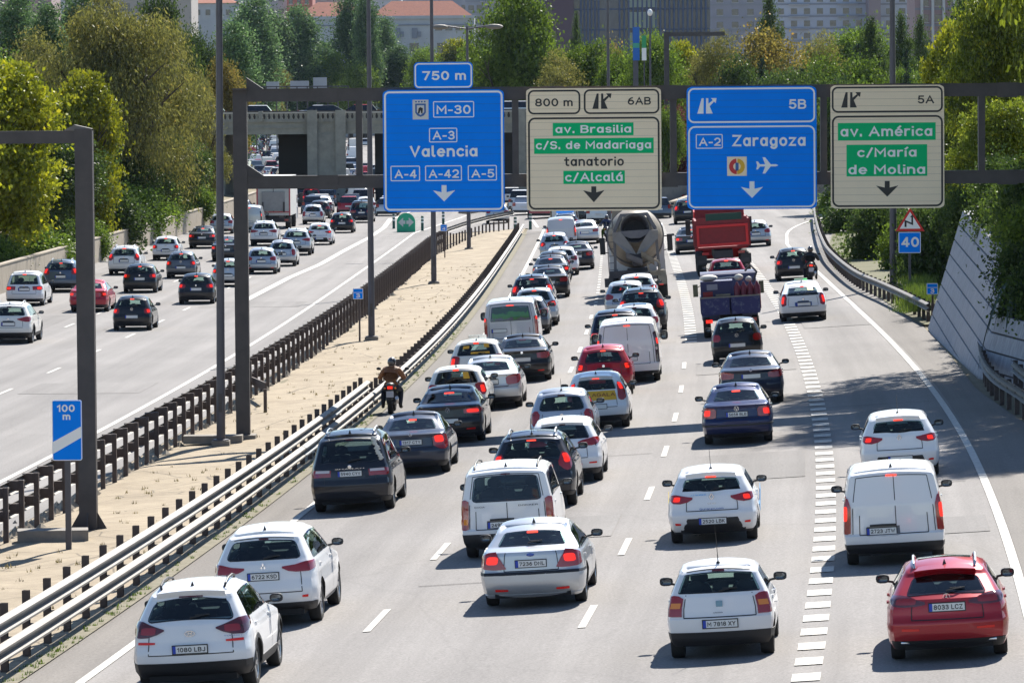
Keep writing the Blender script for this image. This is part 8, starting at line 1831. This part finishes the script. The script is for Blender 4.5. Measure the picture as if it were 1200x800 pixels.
# bus far ahead between the gantry signs
BU = vehicle('coach', 'grey coach seen from behind in the gap beside the blue Valencia sign', 594, 230, 'coach'); gy = BU.location.y
MB().box((-1.27, -1, .35), (1.27, 9, 3.1)).obj('body', plain('coach_grey', (.45, .46, .50), .4), BU); MB().box((-1.05, -1.03, 1.9), (1.05, -.99, 2.8)).obj('rear_window', FRIT, BU); MB().box((-1.2, -1.04, .4), (1.2, -.99, 1.2)).obj('engine_panel', TRIM, BU)
for y in (0.5, 6.5):
    for sx in (-1, 1): big_wheel(BU, sx * 1.05, y, .48, .35)

# ------------------------------------------------------------------ motorcycles and riders
def skin_mesh(name, verts, edges, radii, mats, matfn, sub=2):
    me = bpy.data.meshes.new(name); me.from_pydata([tuple(v) for v in verts], edges, [])
    o = bpy.data.objects.new(name, me); COL.objects.link(o); o.modifiers.new('s', 'SKIN'); 
    for i, r in enumerate(radii): me.skin_vertices[0].data[i].radius = (r if isinstance(r, tuple) else (r, r)); 
    me.skin_vertices[0].data[0].use_root = True
    sb_ = o.modifiers.new('u', 'SUBSURF'); sb_.levels = sub; sb_.render_levels = sub
    dg = bpy.context.evaluated_depsgraph_get(); new = bpy.data.meshes.new_from_object(o.evaluated_get(dg)); bpy.data.objects.remove(o, do_unlink=True)
    new.materials.clear(); [new.materials.append(m) for m in mats]
    for p in new.polygons: p.use_smooth = True; p.material_index = matfn(p.center)
    new.name = name; return new
LEATHER = plain('brown_leather', (.25, .095, .028), .55, noise=(9, .5, (.15, .055, .018)), bump=.8); DARKC = plain('dark_riding_cloth', (.018, .018, .026), .85); BLKC = plain('black_jacket', (.012, .012, .015), .7); HELM = plain('dark_helmet', (.05, .04, .04), .25, coat=.8); GLOVE = plain('black_glove', (.02, .018, .018), .7); SKINM = plain('skin', (.45, .26, .18), .6)
def rider(root_loc, rz, name, label, jacket, trousers, lean=.12, fingers=True):
    r = empty(name, root_loc, rz); tag(r, label, 'person')
    V = []; E = []; R = []
    def nd(p, rad, par=None): V.append(p); R.append(rad); (E.append((par, len(V) - 1)) if par is not None else None); return len(V) - 1
    pel = nd((0, -.06, .80), (.20, .15)); w = nd((0, -.02, .94), (.19, .14), pel); ch = nd((0, .07, 1.13), (.235, .155), w); up = nd((0, .13, 1.27), (.20, .13), ch); nk = nd((0, .16, 1.35), .075, up); hd = nd((0, .19, 1.42), .08, nk)
    hands = []
    for sg in (-1, 1):
        sh = nd((sg * .19, .13, 1.25), .095, up); ue = nd((sg * .28, .17, 1.13), .088, sh); el = nd((sg * .36, .26, 1.00), .072, ue); wr = nd((sg * .35, .48, 1.04), .048, el); hd_ = nd((sg * .34, .57, 1.08), .036, wr); hands.append((sg, V[hd_]))
    for sg in (-1, 1):
        hp = nd((sg * .12, .02, .76), .13, pel); kn = nd((sg * .24, .36, .66), .098, hp); cf_ = nd((sg * .25, .26, .46), .08, kn); an = nd((sg * .25, .10, .24), .056, cf_); ft = nd((sg * .26, .14, .18), .055, an); to = nd((sg * .27, .32, .17), .042, ft)
    me = skin_mesh('body', V, E, R, [jacket, trousers, GLOVE, SKINM], lambda c: 3 if c.z > 1.36 else (2 if (c.y > .50 and c.z > .95) else (0 if c.z > .84 else (1 if c.z > .28 else 2))))
    b = link('body', me, r)
    if fingers:
        for sg, h in hands:
            for k in range(4):
                x = sg * (.30 + k * .023); L_ = (.026, .030, .028, .022)[k]
                m = MB(); m.tube([(x, h[1] + .01, 1.10), (x, h[1] + .01 + L_, 1.105), (x, h[1] + .05, 1.075), (x, h[1] + .025, 1.055)], [.0105, .010, .009, .0075], 6); m.obj('finger', GLOVE, r, 60)
            m = MB(); m.tube([(sg * .30, h[1] - .01, 1.08), (sg * .275, h[1] + .02, 1.06), (sg * .285, h[1] + .045, 1.055)], [.013, .011, .009], 6); m.obj('thumb', GLOVE, r, 60)
    m = MB(); m.ell((0, .205, 1.47), (.128, .155, .145), 18, 12); hm = m.obj('helmet', HELM, r, 60)
    m = MB(); m.add([(.115 * math.sin(a) * 1.06, .205 + .155 * math.cos(a) * 1.03, z) for z in (1.43, 1.51) for a in np.linspace(-1.1, 1.1, 8)], [(i, i + 1, 9 + i, 8 + i) for i in range(7)]); m.obj('visor', FRIT, hm, 60)
    return r
def motorcycle(loc, rz, label, col, lit=True):
    r = empty('motorcycle', loc, rz); tag(r, label, 'motorcycle')
    for y, nm in ((-.35, 'rear_wheel'), (1.08, 'front_wheel')):
        m = MB(); R_ = .31; w = .075 if y < 0 else .055
        m.lathe([(-w, R_ * .72), (-w, R_ * .88), (-w * .5, R_ * .98), (0, R_), (w * .5, R_ * .98), (w, R_ * .88), (w, R_ * .72), (-w, R_ * .72)], (0, 0, 0), 'x', 24); o = m.obj('wheel', RUBBER, r, 40, loc=(0, y, R_))
        m = MB(); m.lathe([(-.04, R_ * .72), (-.04, R_ * .6), (.04, R_ * .6), (.04, R_ * .72)], (0, 0, 0), 'x', 24); [m.beam((0, 0, 0), (0, R_ * .65 * math.cos(a), R_ * .65 * math.sin(a)), .03, .03, up=(1, 0, 0)) for a in np.linspace(0, 5.03, 5)]; m.obj('rim', RIMD, o)
    m = MB(); m.beam((-.09, -.35, .31), (-.09, .3, .42), .04, .08); m.beam((.09, -.35, .31), (.09, .3, .42), .04, .08); m.obj('swingarm', RIMD, r)
    m = MB(); m.ell((0, .32, .48), (.18, .25, .2), 12, 8); m.box((-.16, .15, .3), (.16, .5, .45)); m.obj('engine', MD, r, 40)
    m = MB(); m.ell((0, .42, .83), (.17, .27, .15), 14, 8); m.obj('fuel_tank', col, r, 60)
    m = MB(); m.ell((0, -.08, .80), (.155, .36, .075), 12, 6); m.ell((0, -.42, .86), (.12, .18, .06), 12, 6); m.obj('seat', TRIM, r, 60)
    m = MB(); m.prism([(-.11, .86), (.11, .86), (.07, .70), (-.07, .70)], -.62, -.3); m.obj('tail_unit', col, r); MB().box((-.075, -.645, .74), (.075, -.60, .82)).obj('taillight', BRAKE if lit else LAMP, r)
    m = MB(); m.box((-.03, -.60, .45), (.03, -.50, .72)); m.box((-.09, -.66, .42), (.09, -.62, .46)); m.obj('mudguard', TRIM, r); m = MB(); m.box((-.105, -.665, .50), (.105, -.65, .68)); m.obj('number_plate', plain('plate_grey', (.5, .5, .55), .5), r)
    m = MB(); m.tube([(.14, .2, .3), (.17, -.1, .33), (.19, -.5, .48)], [.035, .05, .055], 10); m.obj('exhaust', RIM, r, 40)
    m = MB(); m.tube([(-.38, .56, 1.06), (-.2, .66, 1.10), (0, .70, 1.06), (.2, .66, 1.10), (.38, .56, 1.06)], .016, 8); m.obj('handlebar', RIMD, r, 60)
    m = MB(); [m.tube([(sx * .07, .75, 1.0), (sx * .07, 1.08, .31)], .025, 8) for sx in (-1, 1)]; m.obj('fork', RIM, r, 60)
    m = MB(); m.ell((0, .88, .92), (.11, .09, .12)); m.obj('headlamp', HEADL, r, 60)
    for sx in (-1, 1): m = MB(); m.tube([(sx * .25, .62, 1.08), (sx * .36, .6, 1.24)], .009, 5); m.ell((sx * .41, .6, 1.26), (.07, .02, .045)); m.obj('mirror', TRIM, r, 60)
    for sx in (-1, 1): m = MB(); m.ell((sx * .15, -.58, .76), (.035, .03, .025), 8, 5); m.obj('indicator', LAMPO, r, 60)
    return r
g = G(459, 484); rz = -head(g.y)
motorcycle(g, rz, 'black motorcycle with a lit red tail lamp on the hard shoulder beside the guardrail', plain('bike_black', (.02, .02, .025), .3, coat=.8))
rider(Vector((g.x, g.y, g.z + .0)), rz, 'person', 'rider in a brown leather jacket and dark helmet on the motorcycle by the guardrail', LEATHER, DARKC)
g = G(950, 331); rz = -head(g.y)
motorcycle(g, rz, 'dark motorcycle between the black hatchback and the white taxi in the exit lane', plain('bike_black', (.02, .02, .025))); rider(g, rz, 'person', 'rider in black clothes and helmet in the exit lane beside the black hatchback', BLKC, DARKC, fingers=False)
g = G(711, 283); rz = -head(g.y)
motorcycle(g, rz, 'motorcycle to the left of the concrete mixer cab', plain('bike_black', (.02, .02, .025)), False); rider(g, rz, 'person', 'rider in a dark jacket and a high visibility strip, left of the concrete mixer', plain('navy_jacket', (.02, .03, .08), .7), plain('hi_vis_green', (.12, .22, .02), .7), fingers=False)
# vehicles crossing the bridge
for px, k, c, lb, sc in ((250, 'hatch', 2, 'pale car on the bridge left of the gantry post', 1), (305, 'hatch', 0, 'white car crossing the bridge, first right of the gantry post', 1), (356, 'sedan', 3, 'silver car on the bridge between the pilaster and the white car', -1), (395, 'sedan', 5, 'dark blue saloon crossing the bridge above the pier', 1), (430, 'hatch', 7, 'car crossing the bridge behind the thin lamp pole', 1), (597, 'suv', 2, 'pale car on the bridge in the gap beside the Valencia sign', -1)):
    p = Vector((bx(px), YB + (4.5 if sc > 0 else 9.5) + (3 if k == 'van' else 0), zdk)); farcar(p, math.radians(90 * sc), k, '', PAL[c][1], lb, 'vehicles crossing the bridge')
